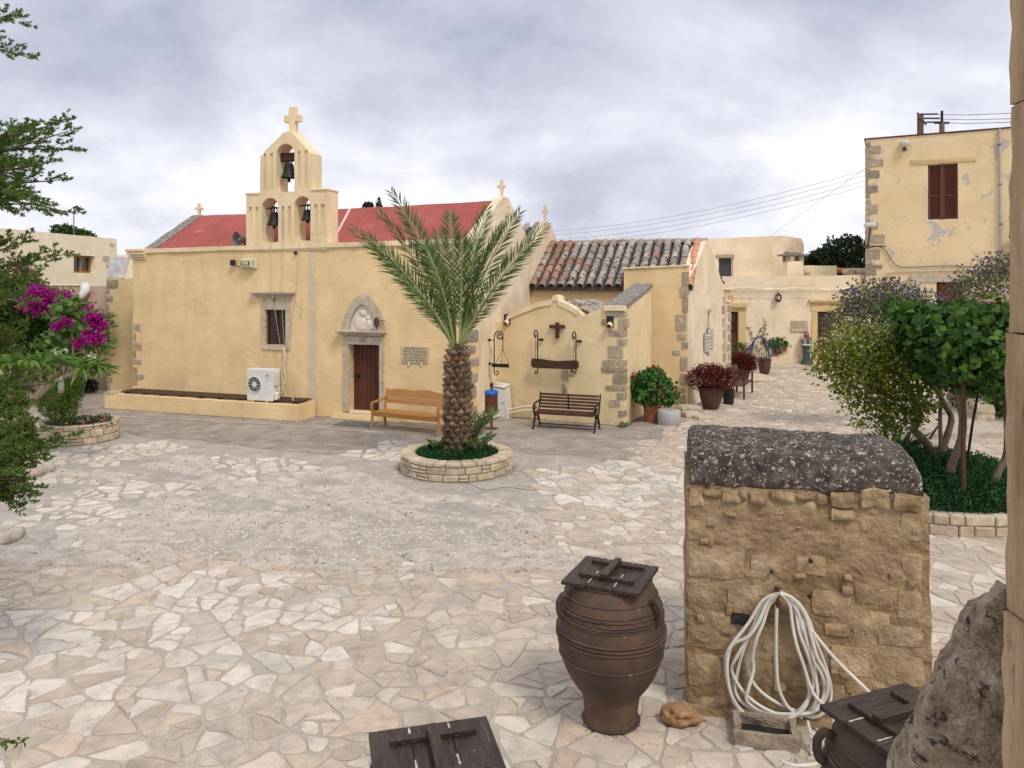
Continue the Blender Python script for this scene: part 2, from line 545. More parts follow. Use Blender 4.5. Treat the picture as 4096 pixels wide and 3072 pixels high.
M_ = {}
M_['pale'] = plaster('plaster_pale', (.75, .61, .425), (.83, .70, .52), (.79, .655, .47), streak=.3)
M_['cream'] = plaster('plaster_cream', (.84, .71, .50), (.88, .78, .59), (.86, .75, .55), streak=.12)
M_['pink'] = plaster('plaster_pink', (.52, .36, .29), (.58, .42, .35), (.55, .39, .32), streak=.3)
M_['yellow'] = plaster('plaster_yellow', (.77, .575, .305), (.80, .61, .34), (.785, .59, .32))
M_['porch_yellow'] = plaster('plaster_porch', (.765, .60, .345), (.80, .64, .39), (.78, .62, .365))
M_['belfry'] = plaster('plaster_belfry', (.77, .61, .37), (.83, .69, .46), (.80, .65, .415), streak=.3)
M_['ochre'] = mat('ochre_trim', (.60, .43, .19), (.68, .51, .25), scale=4, bump=.2)
M_['red_roof'] = mat('red_roof_coating', (.31, .070, .058), (.40, .105, .088), (.36, .086, .072), scale=.8, detail=7, rough=.8, bump=.6, bscale=4, bdist=.04, spots=(.42, .15, .125), spot_th=.60, spot_scale=2.2, fine=.06)
M_['grey_stone'] = mat('grey_stone', (.42, .35, .265), (.60, .52, .415), (.515, .435, .335), scale=4, spots=(.29, .25, .20), spot_th=.63, bump=.5, bscale=14)
M_['quoin'] = mat('quoin_stone', (.30, .24, .17), (.47, .39, .29), (.38, .31, .225), scale=7, spots=(.20, .17, .13), spot_th=.62, bump=.6, bscale=16, vary=.22)
M_['relief'] = mat('relief_marble', (.66, .58, .48), (.74, .66, .56), scale=5, bump=.15)
M_['lichen'] = mat('weathered_coping', (.10, .09, .08), (.40, .36, .31), (.22, .2, .175), scale=14, detail=8, spots=(.55, .5, .42), spot_th=.64, spot_scale=30, bump=.6, bscale=30)
M_['tile'] = mat('old_roof_tile', (.20, .17, .14), (.47, .415, .35), (.34, .295, .25), scale=7, detail=7, spots=(.05, .043, .038), spot_th=.56, spot_scale=6, bump=.5, bscale=22, vary=.25)
M_['tile_red'] = mat('terracotta_roof_tile', (.25, .145, .10), (.40, .25, .18), (.32, .19, .135), scale=7, detail=7, spots=(.08, .06, .05), spot_th=.60, spot_scale=6, bump=.4, bscale=22, vary=.2)
M_['tile_new'] = mat('new_roof_tile', (.50, .23, .145), (.60, .31, .21), scale=5, bump=.2, vary=.1)
M_['tile_bed'] = mat('dark_tile_bed', (.055, .046, .04), (.14, .12, .10), (.085, .072, .062), scale=9, detail=7, spots=(.32, .29, .25), spot_th=.66, spot_scale=18, bump=.7, bscale=20)  # bed set much darker than the tiles laid on it
M_['brown'] = mat('brown_paint', (.085, .028, .018), (.13, .042, .026), (.105, .034, .021), scale=3, stretch=(8, 8, .6), rough=.6, bump=.15, bscale=30, vary=.12)
M_['dark_wood'] = mat('dark_wood', (.038, .02, .014), (.075, .04, .027), (.055, .028, .019), scale=5, stretch=(.7, 6, 6), rough=.55, bump=.25, bscale=20, vary=.15)
M_['varnish'] = mat('varnished_pine', (.34, .15, .032), (.46, .215, .058), (.40, .18, .043), scale=6, stretch=(.8, 7, 7), rough=.38, bump=.08, bscale=20, vary=.1, spec=.5)
M_['bench_slat'] = mat('bench_slat_wood', (.06, .022, .016), (.11, .042, .028), scale=6, stretch=(.6, 8, 8), rough=.5, bump=.12, vary=.15)
M_['window_wood'] = mat('window_wood', (.30, .13, .035), (.38, .18, .05), scale=6, rough=.5, bump=.05)
M_['iron'] = mat('black_iron', (.012, .012, .013), (.03, .029, .029), scale=12, rough=.5, bump=.12, metallic=.3)
M_['rust'] = mat('rusty_iron', (.06, .028, .018), (.12, .05, .03), scale=14, rough=.8, bump=.2)
M_['bronze'] = mat('dark_bronze', (.02, .025, .022), (.045, .055, .05), scale=9, rough=.55, bump=.12, metallic=.5)
M_['white'] = mat('white_metal', (.66, .65, .63), (.74, .73, .71), scale=4, rough=.45, bump=.02)
M_['white_dirty'] = mat('white_painted_panel', (.60, .57, .52), (.70, .67, .62), scale=3, rough=.6, bump=.05)
M_['grille'] = mat('dark_grille', (.03, .03, .035), (.07, .07, .075), scale=30, rough=.6, bump=0)
M_['black'] = mat('black_plastic', (.015, .015, .017), (.03, .03, .033), scale=6, rough=.45, bump=.03)
M_['grey_plastic'] = mat('grey_plastic', (.10, .10, .105), (.16, .16, .165), scale=6, rough=.5, bump=.02)
M_['alarm'] = mat('pale_green_plastic', (.56, .52, .30), (.64, .60, .38), scale=3, rough=.5, bump=.02)
M_['red_paint'] = mat('red_paint', (.45, .03, .04), (.5, .04, .05), scale=3, rough=.5, bump=0)
M_['letter'] = mat('dark_lettering', (.035, .025, .02), (.06, .045, .035), scale=9, rough=.8, bump=0)
M_['glass'] = mat('window_glass', (.02, .022, .025), (.04, .043, .05), scale=2, rough=.08, bump=0, spec=.8)
M_['plaque'] = mat('stone_plaque', (.50, .41, .27), (.60, .50, .35), scale=6, bump=.15)
M_['cement'] = mat('cement', (.30, .265, .225), (.43, .385, .335), (.365, .325, .28), scale=1.3, detail=9, spots=(.47, .43, .37), spot_th=.64, spot_scale=16, bump=.5, bscale=26, fine=.12)
M_['terracotta'] = mat('terracotta', (.33, .115, .065), (.43, .165, .10), (.38, .14, .08), scale=5, spots=(.45, .25, .18), spot_th=.70, bump=.12)
M_['clay_dark'] = mat('dark_clay', (.07, .032, .022), (.12, .058, .042), scale=6, rough=.6, bump=.15)
M_['granite'] = mat('granite', (.33, .325, .315), (.50, .49, .475), (.41, .405, .39), scale=60, detail=2, bump=.2, bscale=60, spots=(.22, .22, .22), spot_th=.62, spot_scale=90)
M_['soil'] = mat('soil', (.05, .03, .02), (.10, .065, .042), scale=20, bump=.8, bscale=30)
M_['bark'] = mat('bark', (.12, .085, .06), (.22, .165, .12), scale=8, stretch=(1, 1, .3), bump=.7, bscale=16)
M_['bark_grey'] = mat('grey_bark', (.22, .17, .125), (.34, .275, .21), scale=6, stretch=(1, 1, .4), bump=.5, bscale=16)
M_['hose'] = mat('white_hose', (.58, .54, .47), (.68, .64, .57), scale=4, rough=.45, bump=.03)
M_['hose_blue'] = mat('blue_hose', (.03, .06, .12), (.07, .11, .2), scale=4, rough=.4, bump=.03)
M_['blue'] = mat('blue_plastic_bag', (.01, .10, .48), (.02, .17, .62), scale=9, rough=.35, bump=.4, bscale=30)
M_['bin'] = mat('brown_bin', (.10, .032, .018), (.14, .05, .03), scale=6, rough=.5, bump=.06)
M_['beige_pipe'] = mat('beige_pipe', (.62, .53, .38), (.70, .61, .46), scale=3, rough=.5, bump=.03)
M_['limestone'] = mat('limestone_block', (.38, .30, .20), (.60, .505, .37), (.49, .40, .285), scale=6, detail=8, spots=(.33, .27, .2), spot_th=.66, bump=.6, bscale=13, vary=.14, hue=.008)
M_['mortar'] = mat('mortar', (.27, .235, .195), (.36, .32, .27), scale=10, bump=.5, bscale=40)
# ================================================================== THE CHURCH
CH = Frame((-11.54, 23.38), R(-19))
CHL = 11.15                                  # facade length
church = frame_thing('church', 'long yellow church with a red roof, arched belfry and carved doorway', 'church', CH)
def c4(x, y, d=0.0): return CH.at(225 + x * .11574, 245 + y * .11574, d)
def c2(x, y, d=0.0): return CH.at(225 + x * .09042, 95 + y * .09042, d)

wx0, wz1 = c4(350, 558); wx1, wz0 = c4(527, 865)
dx0, dz1 = c4(1075, 857); dx1, dz0 = c4(1337, 1448)
sx = c4(760, 700)[0]
M_['facade'] = plaster('plaster_facade', (.77, .575, .305), (.80, .61, .34), (.785, .59, .32),
    stain=[(sx - .02, .17, .05, 4.6, (.60, .49, .37), .75), (c4(440, 1000)[0], .14, 1.45, wz0 - .05, (.62, .33, .12), .45),
           (c4(500, 1000)[0], .05, 1.2, wz0 - .05, (.55, .36, .2), .4)])
def ztop(x): return 4.58 + .13 * x / CHL
front = wall([(0, -.05), (CHL - .004, -.05), (CHL - .004, ztop(CHL)), (CHL * .5, ztop(CHL * .5)), (0, ztop(0))],
             [[(wx0, wz0), (wx1, wz0), (wx1, wz1), (wx0, wz1)],
              [(dx0, dz0), (dx1, dz0), (dx1, dz1), (dx0, dz1)]], .6, cell=.24, amp=.022, edge=.006, seed=1.3)
fw = link('front_wall', front, M_['facade'], church)

# string course and coping along the parapet
b = MB()
n = 40
for i in range(n):
    xa, xb = CHL * i / n, CHL * (i + 1) / n
    j = lambda x: noise.noise(Vector((x * 1.3, 4, 2))) * .014
    for (x0, x1) in ((xa, xb),):
        b.add([(x0, -.05, ztop(x0) + .004 + j(x0)), (x1, -.05, ztop(x1) + .004 + j(x1)), (x1, .38, ztop(x1) + .004), (x0, .38, ztop(x0) + .004),
               (x0, -.045, ztop(x0) + .13 + j(x0 + 9)), (x1, -.045, ztop(x1) + .13 + j(x1 + 9)), (x1, .38, ztop(x1) + .15 + j(x1 + 3)), (x0, .38, ztop(x0) + .15 + j(x0 + 3))],
              [(0, 1, 5, 4), (4, 5, 6, 7), (1, 0, 3, 2), (2, 3, 7, 6)] + ([(0, 4, 7, 3)] if i == 0 else []) + ([(1, 2, 6, 5)] if i == n - 1 else []))
b.build('parapet_coping', M_['belfry'], church)
b = MB()
for k, (zz, pr, hh) in enumerate(((4.40, .05, .06), (4.465, .09, .07), (4.54, .13, .09), (4.635, .16, .09))):
    b.cbox(-pr, .55, -pr, .3, zz, zz + hh - .004, .012)
b.build('cornice_end', M_['belfry'], church)

# gable walls; Mg turns (s, depth, z) of the east gable into church space
Mg = Matrix.Translation((CHL, 0, 0)) @ Matrix.Rotation(PI / 2, 4, 'Z')
gab = wall([(.006, -.05), (4.995, -.05), (4.995, 4.72), (4.2, 5.25), (3.2, 5.88), (2.75, 6.16), (2.3, 6.16), (1.2, 5.52), (.006, 4.84)], [], .24, cell=.3, amp=.04, edge=.012, M=Mg, seed=7.7)
east = link('gable_wall', gab, M_['pale'], church); tag(east, 'pale plastered end gable with a small cross')
gab2 = wall([(5.005, -.05), (8.9, -.05), (8.9, 4.55), (7.1, 5.72), (6.65, 5.78), (5.9, 5.35), (5.005, 4.7)], [], .22, cell=.3, amp=.03, edge=.01, M=Mg, seed=3.2)
link('gable_wall', gab2, M_['pale'], church)
Mw = Matrix.Translation((.42, 0, 0)) @ Matrix.Rotation(PI / 2, 4, 'Z')
gw = wall([(.62, -.05), (4.995, -.05), (4.995, 4.55), (2.5, 5.84), (.62, 4.72)], [], .4, cell=.5, amp=.02, edge=.01, M=Mw, seed=5.2)
link('gable_wall', gw, M_['pale'], church)
b = MB(); b.box(.05, CHL - .05, 8.5, 8.9, 0, 4.5); b.build('rear_wall', M_['pale'], church)

# roof: two red slopes with gently wavy surface
def roof_slope(ya, za, yb, zb, xa, xb, zdrop, nx=36, ny=8, th=.1):
    b = MB(); vs = []; fs = []
    for i in range(nx + 1):
        for j in range(ny + 1):
            x = xa + (xb - xa) * i / nx; t = j / ny
            y = ya + (yb - ya) * t; z = za + (zb - za) * t
            z += -zdrop * (1 - i / nx) * t + noise.noise(Vector((x * .6, y * .8, 3))) * .035
            vs.append((x, y, z))
    for i in range(nx):
        for j in range(ny):
            a = i * (ny + 1) + j
            fs.append((a, a + ny + 1, a + ny + 2, a + 1))
    m0 = len(vs)
    vs += [(p[0], p[1], p[2] - th) for p in vs]
    fs += [tuple(k + m0 for k in reversed(f)) for f in fs]
    def side(ids):
        for p, q in zip(ids[:-1], ids[1:]): fs.append((p, q, q + m0, p + m0))
    side([j for j in range(ny + 1)]); side([nx * (ny + 1) + j for j in range(ny + 1)])
    side([i * (ny + 1) for i in range(nx + 1)]); side([i * (ny + 1) + ny for i in range(nx + 1)])
    b.add(vs, fs); return b
roof_slope(.34, 4.66, 2.5, 6.06, .44, CHL - .26, .14).build('roof_slope', M_['red_roof'], church, smooth=True, auto=40)
roof_slope(4.95, 4.6, 2.52, 6.05, .44, CHL - .26, .14).build('roof_slope', M_['red_roof'], church, smooth=True, auto=40)
# weathered verges
def verge(pts, w, h, name, m):
    b = MB()
    for (p, q) in zip(pts[:-1], pts[1:]):
        n = 6
        for i in range(n):
            a = Vector(p).lerp(Vector(q), i / n); c = Vector(p).lerp(Vector(q), (i + 1) / n)
            j = random.uniform(-.012, .012)
            b.add([a, c, c + Vector((w, 0, 0)), a + Vector((w, 0, 0)), a + Vector((0, 0, h + j)), c + Vector((0, 0, h + j)), c + Vector((w, 0, h + j)), a + Vector((w, 0, h + j))],
                  [(0, 1, 5, 4), (4, 5, 6, 7), (3, 7, 6, 2), (0, 4, 7, 3), (1, 2, 6, 5), (0, 3, 2, 1)])
    return b.build(name, m, church)
verge([(.02, .35, 4.66), (.02, 2.5, 5.9)], .42, .06, 'verge_coping', M_['lichen'])
verge([(CHL - .30, .9, 5.2), (CHL - .30, 2.45, 6.12)], .10, .05, 'verge_coping', M_['lichen'])
verge([(CHL - .36, 5.1, 4.72), (CHL - .36, 6.75, 5.72)], .18, .05, 'verge_coping', M_['lichen'])
# the rear nave's tiled slope that shows between the gables
b = MB(); b.add([(.3, 5.0, 4.5), (CHL - .46, 5.0, 4.5), (CHL - .46, 6.85, 5.62), (.3, 6.85, 5.62), (.3, 8.8, 4.5), (CHL - .46, 8.8, 4.5)], [(0, 1, 2, 3), (3, 2, 5, 4)])
rear_roof = b.build('rear_roof', M_['tile_bed'], church)
# a low white repair strip across the red roof
p = CH.at(225 + 1255 * .09042, 95 + 1375 * .09042, 1.2); q = CH.at(225 + 1372 * .09042, 95 + 1262 * .09042, 2.35)
b = MB()
def rz_(y): return 4.66 + (y - .34) * 1.4 / 2.16 - .08
for i in range(8):
    a = i / 8; c = (i + 1) / 8
    ya, yc = 1.15 + 1.25 * a, 1.15 + 1.25 * c
    xa, xc = p[0] + (q[0] - p[0]) * a, p[0] + (q[0] - p[0]) * c
    w = .035
    b.add([(xa - w, ya, rz_(ya)), (xa + w, ya, rz_(ya)), (xc + w, yc, rz_(yc)), (xc - w, yc, rz_(yc)), (xa - w, ya, rz_(ya) + .07), (xa + w, ya, rz_(ya) + .07), (xc + w, yc, rz_(yc) + .07), (xc - w, yc, rz_(yc) + .07)],
          [(4, 5, 6, 7), (0, 4, 7, 3), (1, 2, 6, 5), (0, 1, 5, 4)])
b.build('roof_repair_strip', M_['white_dirty'], church)

# crosses
def cross(name, parent, x, y, z, h, w, t, m=None, arm=.66, lab=None, th=None, rz=0):
    th = th or t
    b = MB(); Mx = T(x, y, z, rz)
    b.cbox(-t / 2, t / 2, -th / 2, th / 2, 0, h, .006, Mx, jit=.004)
    b.cbox(-w / 2, -t / 2 + .002, -th / 2 + .003, th / 2 - .003, h * arm - t / 2, h * arm + t / 2, .006, Mx, jit=.004)
    b.cbox(t / 2 - .002, w / 2, -th / 2 + .003, th / 2 - .003, h * arm - t / 2, h * arm + t / 2, .006, Mx, jit=.004)
    o = b.build(name, m or M_['belfry'], parent)
    if lab: tag(o, lab)
    return o
cross('gable_cross', church, .3, 2.5, 5.82, .52, .30, .085)
cross('gable_cross', church, CHL - .12, 2.5, 6.1, .56, .24, .085)
cross('gable_cross', church, CHL - .11, 6.85, 5.72, .62, .2, .09)
# small carved panel under the east gable's cross
b = MB(); b.box(-.15, .15, -.03, .02, 0, .34, Mg @ T(2.62, 0, 5.62))
for (x0, x1, z0, z1) in ((-.11, .11, .26, .29), (-.015, .015, .05, .3), (-.09, .09, .1, .13), (-.11, -.09, .04, .3), (.09, .11, .04, .3)):
    b.box(x0, x1, -.05, -.03, z0, z1, Mg @ T(2.62, 0, 5.62))
b.build('carved_panel', M_['pale'], church)

# ---------------- belfry
bel = MB()
def rect(poly): return poly
yb0, ydep = -.03, .56
bx0 = c2(233, 1350, yb0)[0]; bx1 = c2(1130, 1350, yb0)[0]
bz0 = ztop(bx0) - .02
zl = c2(640, 1082, yb0)[1]
ux0 = c2(392, 800, yb0)[0]; ux1 = c2(945, 800, yb0)[0]
zs_ = c2(400, 662, yb0)[1]; zs2 = c2(945, 640, yb0)[1]
ax, az = c2(690, 400, yb0)
outline = [(bx0, bz0), (bx1, bz0), (bx1, zl + .03), (ux1 + .02, zl + .03), (ux1, zs2), (ax + .1, az), (ax - .12, az - .02), (ux0 + .12, zs_ + .07), (ux0 + .11, zs_), (ux0, zs_ - .03), (ux0 - .02, zl), (bx0, zl)]
def hole(xa, xb, ytop, ybot, xspan):
    x0, zt = c2(xa, ytop, yb0); x1, zb = c2(xb, ybot, yb0)
    zspr = zt - (x1 - x0) * .5
    return [(x0, zb), (x1, zb)] + arch_pts(x0, x1, zspr, zt, 12)
h1 = hole(405, 590, 1140, 1625, 0); h2 = hole(765, 945, 1120, 1610, 0); h3 = hole(567, 768, 545, 1066, 0)
me = wall(outline, [h1, h2, h3], ydep - .05, cell=.16, amp=.01, edge=.009, M=Matrix.Translation((0, yb0 + .05, 0)), seed=2.1)
belfry = link('belfry', me, M_['belfry'], church)
flutes = []
for (xa, xb, ya, yb) in ((262, 300, 1240, 1600), (332, 368, 1240, 1600), (622, 655, 1232, 1590), (695, 728, 1232, 1590), (980, 1024, 1210, 1580), (1058, 1102, 1208, 1578),
                         (428, 458, 650, 1040), (497, 530, 645, 1040), (803, 835, 620, 1030), (878, 912, 612, 1030)):
    x0, zt = c2(xa, ya, yb0); x1, zb = c2(xb, yb, yb0)
    flutes.append([(x0, zb), (x1, zb), (x1, zt), (x0, zt)])
me = wall(outline, [h1, h2, h3] + flutes, .048, cell=.16, amp=.006, edge=.009, M=Matrix.Translation((0, yb0, 0)), seed=2.1)
link('fluted_face', me, M_['belfry'], belfry)
bc = cross('belfry_cross', church, ax - .01 + .02, yb0 + .27, az - .03, 1.0 * (c2(710, 118)[1] - az) + .03, .52, .185, arm=.57, th=.18, lab='thick plastered cross on top of the belfry')
# render step on the belfry's shoulders
MB().cbox(ux1 + .03, bx1 + .03, yb0 - .03, yb0 + ydep + .02, zl + .02, zl + .07, .015, jit=.008).build('shoulder_cap', M_['belfry'], belfry)
MB().cbox(bx0 - .03, ux0 - .03, yb0 - .03, yb0 + ydep + .02, zl - .01, zl + .04, .015, jit=.008).build('shoulder_cap', M_['belfry'], belfry)

# ---------------- window with stone frame, hood and iron bars
wf0, wfz1 = c4(320, 465); wf1, wfz0 = c4(568, 908)
win = MB(); win.box(wx0 - .02, wx1 + .02, .11, .14, wz0 - .02, wz1 + .02)
window = win.build('window', M_['glass'], church)
for nm, (x0, x1, z0, z1) in {'frame_jamb': (wf0, wx0 - .004, wfz0, wfz1), 'frame_jamb.001': (wx1 + .004, wf1, wfz0, wfz1), 'frame_lintel': (wx0, wx1, wz1 + .004, wfz1), 'frame_sill': (wx0, wx1, wfz0, wz0 - .004)}.items():
    me = rough_block(x0, x1, -.035, .2, z0, z1, 4, .006, 6, seed=x0)
    link(nm.split('.')[0], me, M_['grey_stone'], window)
b = MB()
nb = 5
for i in range(nb):
    x = wx0 + (wx1 - wx0) * (i + .5) / nb
    b.tube([(x, .02, wz0), (x, .02, wz1)], .011, 6)
for i in range(5):
    z = wz0 + (wz1 - wz0) * (i + .7) / 5.3
    b.tube([(wx0, .035, z), (wx1, .035, z)], .011, 6)
b.build('window_bars', M_['rust'], window)
for x in (wx0 + .03, (wx0 + wx1) / 2, wx1 - .03):
    MB().box(x - .022, x + .022, .09, .108, wz0, wz1).build('window_sash', M_['dark_wood'], window)
hx0, hz1 = c4(240, 400); hx1, hz0 = c4(613, 452)
b = MB(); hh = hz1 - hz0
b.cbox(hx0, hx1, -.17, 0, hz1 - hh * .4, hz1, .01, jit=.006); b.cbox(hx0 + .08, hx1 - .08, -.12, 0, hz1 - hh * .72, hz1 - hh * .41, .01, jit=.005); b.cbox(hx0 + .15, hx1 - .15, -.07, 0, hz0, hz1 - hh * .73, .008, jit=.005)
tag(b.build('window_hood', M_['grey_stone'], church), 'grey stone hood moulding above the barred window')
b = MB(); cxx = (wx0 + wx1) / 2 - .02
b.box(cxx - .008, cxx + .008, -.048, -.036, wz1 + .12, wz1 + .35); b.box(cxx - .07, cxx + .07, -.048, -.036, wz1 + .255, wz1 + .272)
b.build('carved_cross', M_['rust'], window)

# ---------------- doorway
x0o, zo1 = c4(1030, 785); x1o, zo0 = c4(1375, 1458)
b = MB(); doorway = None
lx0, lz0 = c4(1105, 857, .2)
door = MB()
npl = 7; dw = (dx1 - dx0)
door.box(dx0 - .02, dx1 + .02, .26, .30, dz0 + .0, dz1 + .02)
door_o = door.build('door', M_['brown'], church)
for i in range(npl):
    xa = dx0 + .01 + (dw - .02) * i / npl; xb = dx0 + .01 + (dw - .02) * (i + 1) / npl
    MB().cbox(xa + .004, xb - .004, .22, .258, dz0 + .01, dz1, .008).build('door_plank', M_['brown'], door_o)
hb = MB(); kx, kz = c4(1152, 1125, .2); hb.lathe([(.0, 0), (.055, .002), (.06, .02), (.03, .03)], 12, T(kx, .222, kz, rx=PI / 2)); hb.tube([(kx + .05 * math.cos(a), .175, kz - .02 + .05 * math.sin(a)) for a in np.linspace(0, 2 * PI, 12)], .01, 6)
hb.build('door_handle', M_['iron'], door_o)
jl = (x0o, dx0 - .003); jr = (dx1 + .003, x1o)
zsplit = [zo0, .62, 1.02, 1.5, dz1]
for (xa, xb) in (jl, jr):
    for za, zb in zip(zsplit[:-1], zsplit[1:]):
        if zb - za < .05: continue
        me = rough_block(xa, xb, -.05, .25, za + .004, zb - .003, 4, .008, 7, seed=xa + za)
        link('jamb_stone', me, M_['grey_stone'], church)
MB().cbox(jl[0] + .1, jl[0] + .16, -.075, -.04, zo0 + .02, dz1, .012).build('jamb_moulding', M_['grey_stone'], church)
MB().cbox(jr[1] - .12, jr[1] - .07, -.075, -.04, zo0 + .02, dz1, .012).build('jamb_moulding', M_['grey_stone'], church)
link('lintel', rough_block(x0o, x1o, -.055, .25, dz1 + .004, zo1, 5, .006, 6), M_['grey_stone'], church)
# round cross medallion
mx_, mz_ = c4(1195, 810)
b = MB(); b.tube([(mx_ + .09 * math.cos(a), -.065, mz_ + .09 * math.sin(a)) for a in np.linspace(0, 2 * PI, 20)], .012, 6)
b.box(mx_ - .07, mx_ + .07, -.075, -.058, mz_ - .012, mz_ + .012); b.box(mx_ - .012, mx_ + .012, -.075, -.058, mz_ - .07, mz_ + .07)
b.build('medallion', M_['grey_stone'], church)
cx0, cz1 = c4(985, 735); cx1, cz0 = c4(1397, 785)
b = MB(); ch_ = cz1 - cz0
b.cbox(cx0, cx1, -.24, .0, cz1 - ch_ * .36, cz1, .012, jit=.008); b.cbox(cx0 + .06, cx1 - .06, -.18, 0, cz1 - ch_ * .66, cz1 - ch_ * .37, .012, jit=.006); b.cbox(cx0 + .13, cx1 - .13, -.12, 0, cz0, cz1 - ch_ * .67, .01, jit=.005)
b.build('door_cornice', M_['grey_stone'], church)
# pointed arch: two nested mouldings of voussoirs
def ring(xa, xb, zs, zt, wd, y0, y1, nseg, nm, gap=.006):
    outer = arch_pts(xa, xb, zs, zt, nseg, True)
    inner = arch_pts(xa + wd, xb - wd, zs, zt - wd * 1.15, nseg, True)
    per = nseg // 7
    for k in range(0, nseg, per):
        e = min(k + per, nseg)
        o_ = outer[k:e + 1]; i_ = inner[k:e + 1]
        MB().prism(o_ + i_[::-1], y0, y1).build(nm, M_['grey_stone'], church)
axl, azs = c4(1020, 735); axr, _ = c4(1390, 735); _, azt = c4(1200, 425)
ring(axl, axr, azs + .002, azt, .135, -.07, .1, 28, 'voussoir')
ring(axl + .14, axr - .14, azs + .002, azt - .16, .095, -.105, .1, 28, 'inner_voussoir')
tx0, tx1, tzt = axl + .24, axr - .24, azt - .275
tym = MB().prism([(tx0, azs + .003), (tx1, azs + .003)] + arch_pts(tx0, tx1, azs + .004, tzt, 20, True)[1:-1], -.03, .08).build('tympanum', M_['relief'], church)
# carved mother-and-child relief, simplified to smooth raised shapes
rb = MB()
def relief(cx, cz, rx, rz, dep, n=12, sq=None):
    Mx = T(cx, -.03, cz) @ Matrix.Diagonal((rx, dep, rz, 1)) @ Matrix.Rotation(PI / 2, 4, 'X')
    rb.lathe([(1.0, -.05), (.97, .2), (.85, .5), (.6, .8), (.3, .95), (.02, 1)], n, Mx)
tcx = (tx0 + tx1) / 2; tw = tx1 - tx0; th_ = tzt - azs
relief(tcx - .01 * tw, azs + .68 * th_, .19 * tw, .19 * th_ * .95, .012, 20)
relief(tcx - .01 * tw, azs + .66 * th_, .12 * tw, .135 * th_, .045, 16)
relief(tcx - .10 * tw, azs + .25 * th_, .26 * tw, .26 * th_, .035, 18)
relief(tcx + .06 * tw, azs + .12 * th_, .32 * tw, .14 * th_, .04, 18)
relief(tcx + .19 * tw, azs + .50 * th_, .125 * tw, .13 * th_, .018, 18)
relief(tcx + .18 * tw, azs + .48 * th_, .075 * tw, .085 * th_, .05, 14)
relief(tcx + .20 * tw, azs + .25 * th_, .13 * tw, .19 * th_, .055, 14)
rb.build('carved_relief', M_['relief'], church, smooth=True)
# threshold step
tsx, tsz = c4(1075, 1446)
MB().cbox(dx0 + .02, dx1 - .02, -.04, .25, dz0 - .06, dz0 - .004, .012).build('threshold', M_['relief'], church)
MB().cbox(x0o - .3, x1o + .5, -.16, -.02, -.02, dz0 - .065, .03, jit=.02).build('door_step', M_['facade'], church)

# ---------------- quoin stones let into the corners
def quoins(fr_name, parent, places, m, proud=.018, seed=0):
    for i, (x0, x1, z0, z1) in enumerate(places):
        me = rough_block(x0, x1, -proud, .12, z0, z1, 3, .014, 5, seed=seed + i * 3.1, rnd=.12)
        link('quoin_stone', me, m, parent)
pl = []
for (a, b_, y0, y1) in ((1145, 1218, 640, 697), (1145, 1180, 712, 785), (1148, 1222, 798, 862), (1148, 1174, 865, 930), (1155, 1222, 945, 985), (1150, 1185, 1012, 1065), (1155, 1240, 1072, 1112), (1155, 1188, 1118, 1165)):
    x0, z1 = CH.at(a * .11574, 250 + y0 * .11574); x1, z0 = CH.at(b_ * .11574, 250 + y1 * .11574); pl.append((max(x0, .02), x1, z0, z1))
quoins('l', church, pl, M_['quoin'], seed=4)
# east corner: bigger exposed stones on both faces
zz = .25
k = 0
while zz < 3.0:
    h = random.uniform(.2, .34); w1 = random.uniform(.18, .42); w2 = random.uniform(.12, .4)
    me = rough_block(CHL - w1, CHL + .02, -.02, w2, zz, zz + h, 3, .018, 4, seed=zz, rnd=.14)
    link('quoin_stone', me, M_['quoin'], church)
    zz += h + random.uniform(.03, .22); k += 1

# ================================================================== ledge below the facade
LG = Frame(CH.w(-.15, -.9)[:2], R(-19))
ledge = frame_thing('masonry_ledge', 'low yellow masonry ledge built along the church wall', 'ledge', LG)
lw = wall([(0, -.03), (6.62, -.03), (6.62, .43), (0, .43)], [], .86, cell=.22, amp=.02, edge=.014, seed=8)
link('ledge_body', lw, M_['yellow'], ledge)
link('end_stone', rough_block(-.02, .35, -.02, .5, .434, .48, 3, .012, 8), M_['grey_stone'], ledge)
def slat_bed(name, lab, x0, x1):
    t = thing(name, lab, 'slatted bench', LG.w(x0, .12, .43), R(-19))
    for i in range(4):
        MB().cbox(0, x1 - x0, .08 + i * .155, .08 + i * .155 + .125, .045, .075, .006, jit=.003).build('slat', M_['dark_wood'], t)
    n = max(2, int((x1 - x0) / .62))
    for i in range(n):
        x = .15 + (x1 - x0 - .35) * i / (n - 1)
        MB().cbox(x, x + .06, .06, .68, .003, .044, .005).build('batten', M_['dark_wood'], t)
slat_bed('slatted_seat', 'long dark slatted seat lying on the ledge, left of the air conditioner', .4, 4.75)
slat_bed('slatted_seat', 'short dark slatted seat on the ledge, right of the air conditioner', 5.55, 6.55)

# ================================================================== THE TILED CHAPEL beside the church
AN = Frame(CH.w(CHL, 4.93)[:2], R(-19))
chapel = frame_thing('tiled_chapel', 'yellow chapel under old grey and orange barrel tiles, joined to the church', 'chapel', AN)
EAVE, RIDGE, RY = 3.62, 5.02, 2.25
me = wall([(.006, -.05), (4.85, -.05), (4.85, EAVE - .02), (.006, EAVE - .02)], [], .45, cell=.3, amp=.02, edge=.01, seed=11)
link('front_wall', me, M_['yellow'], chapel)
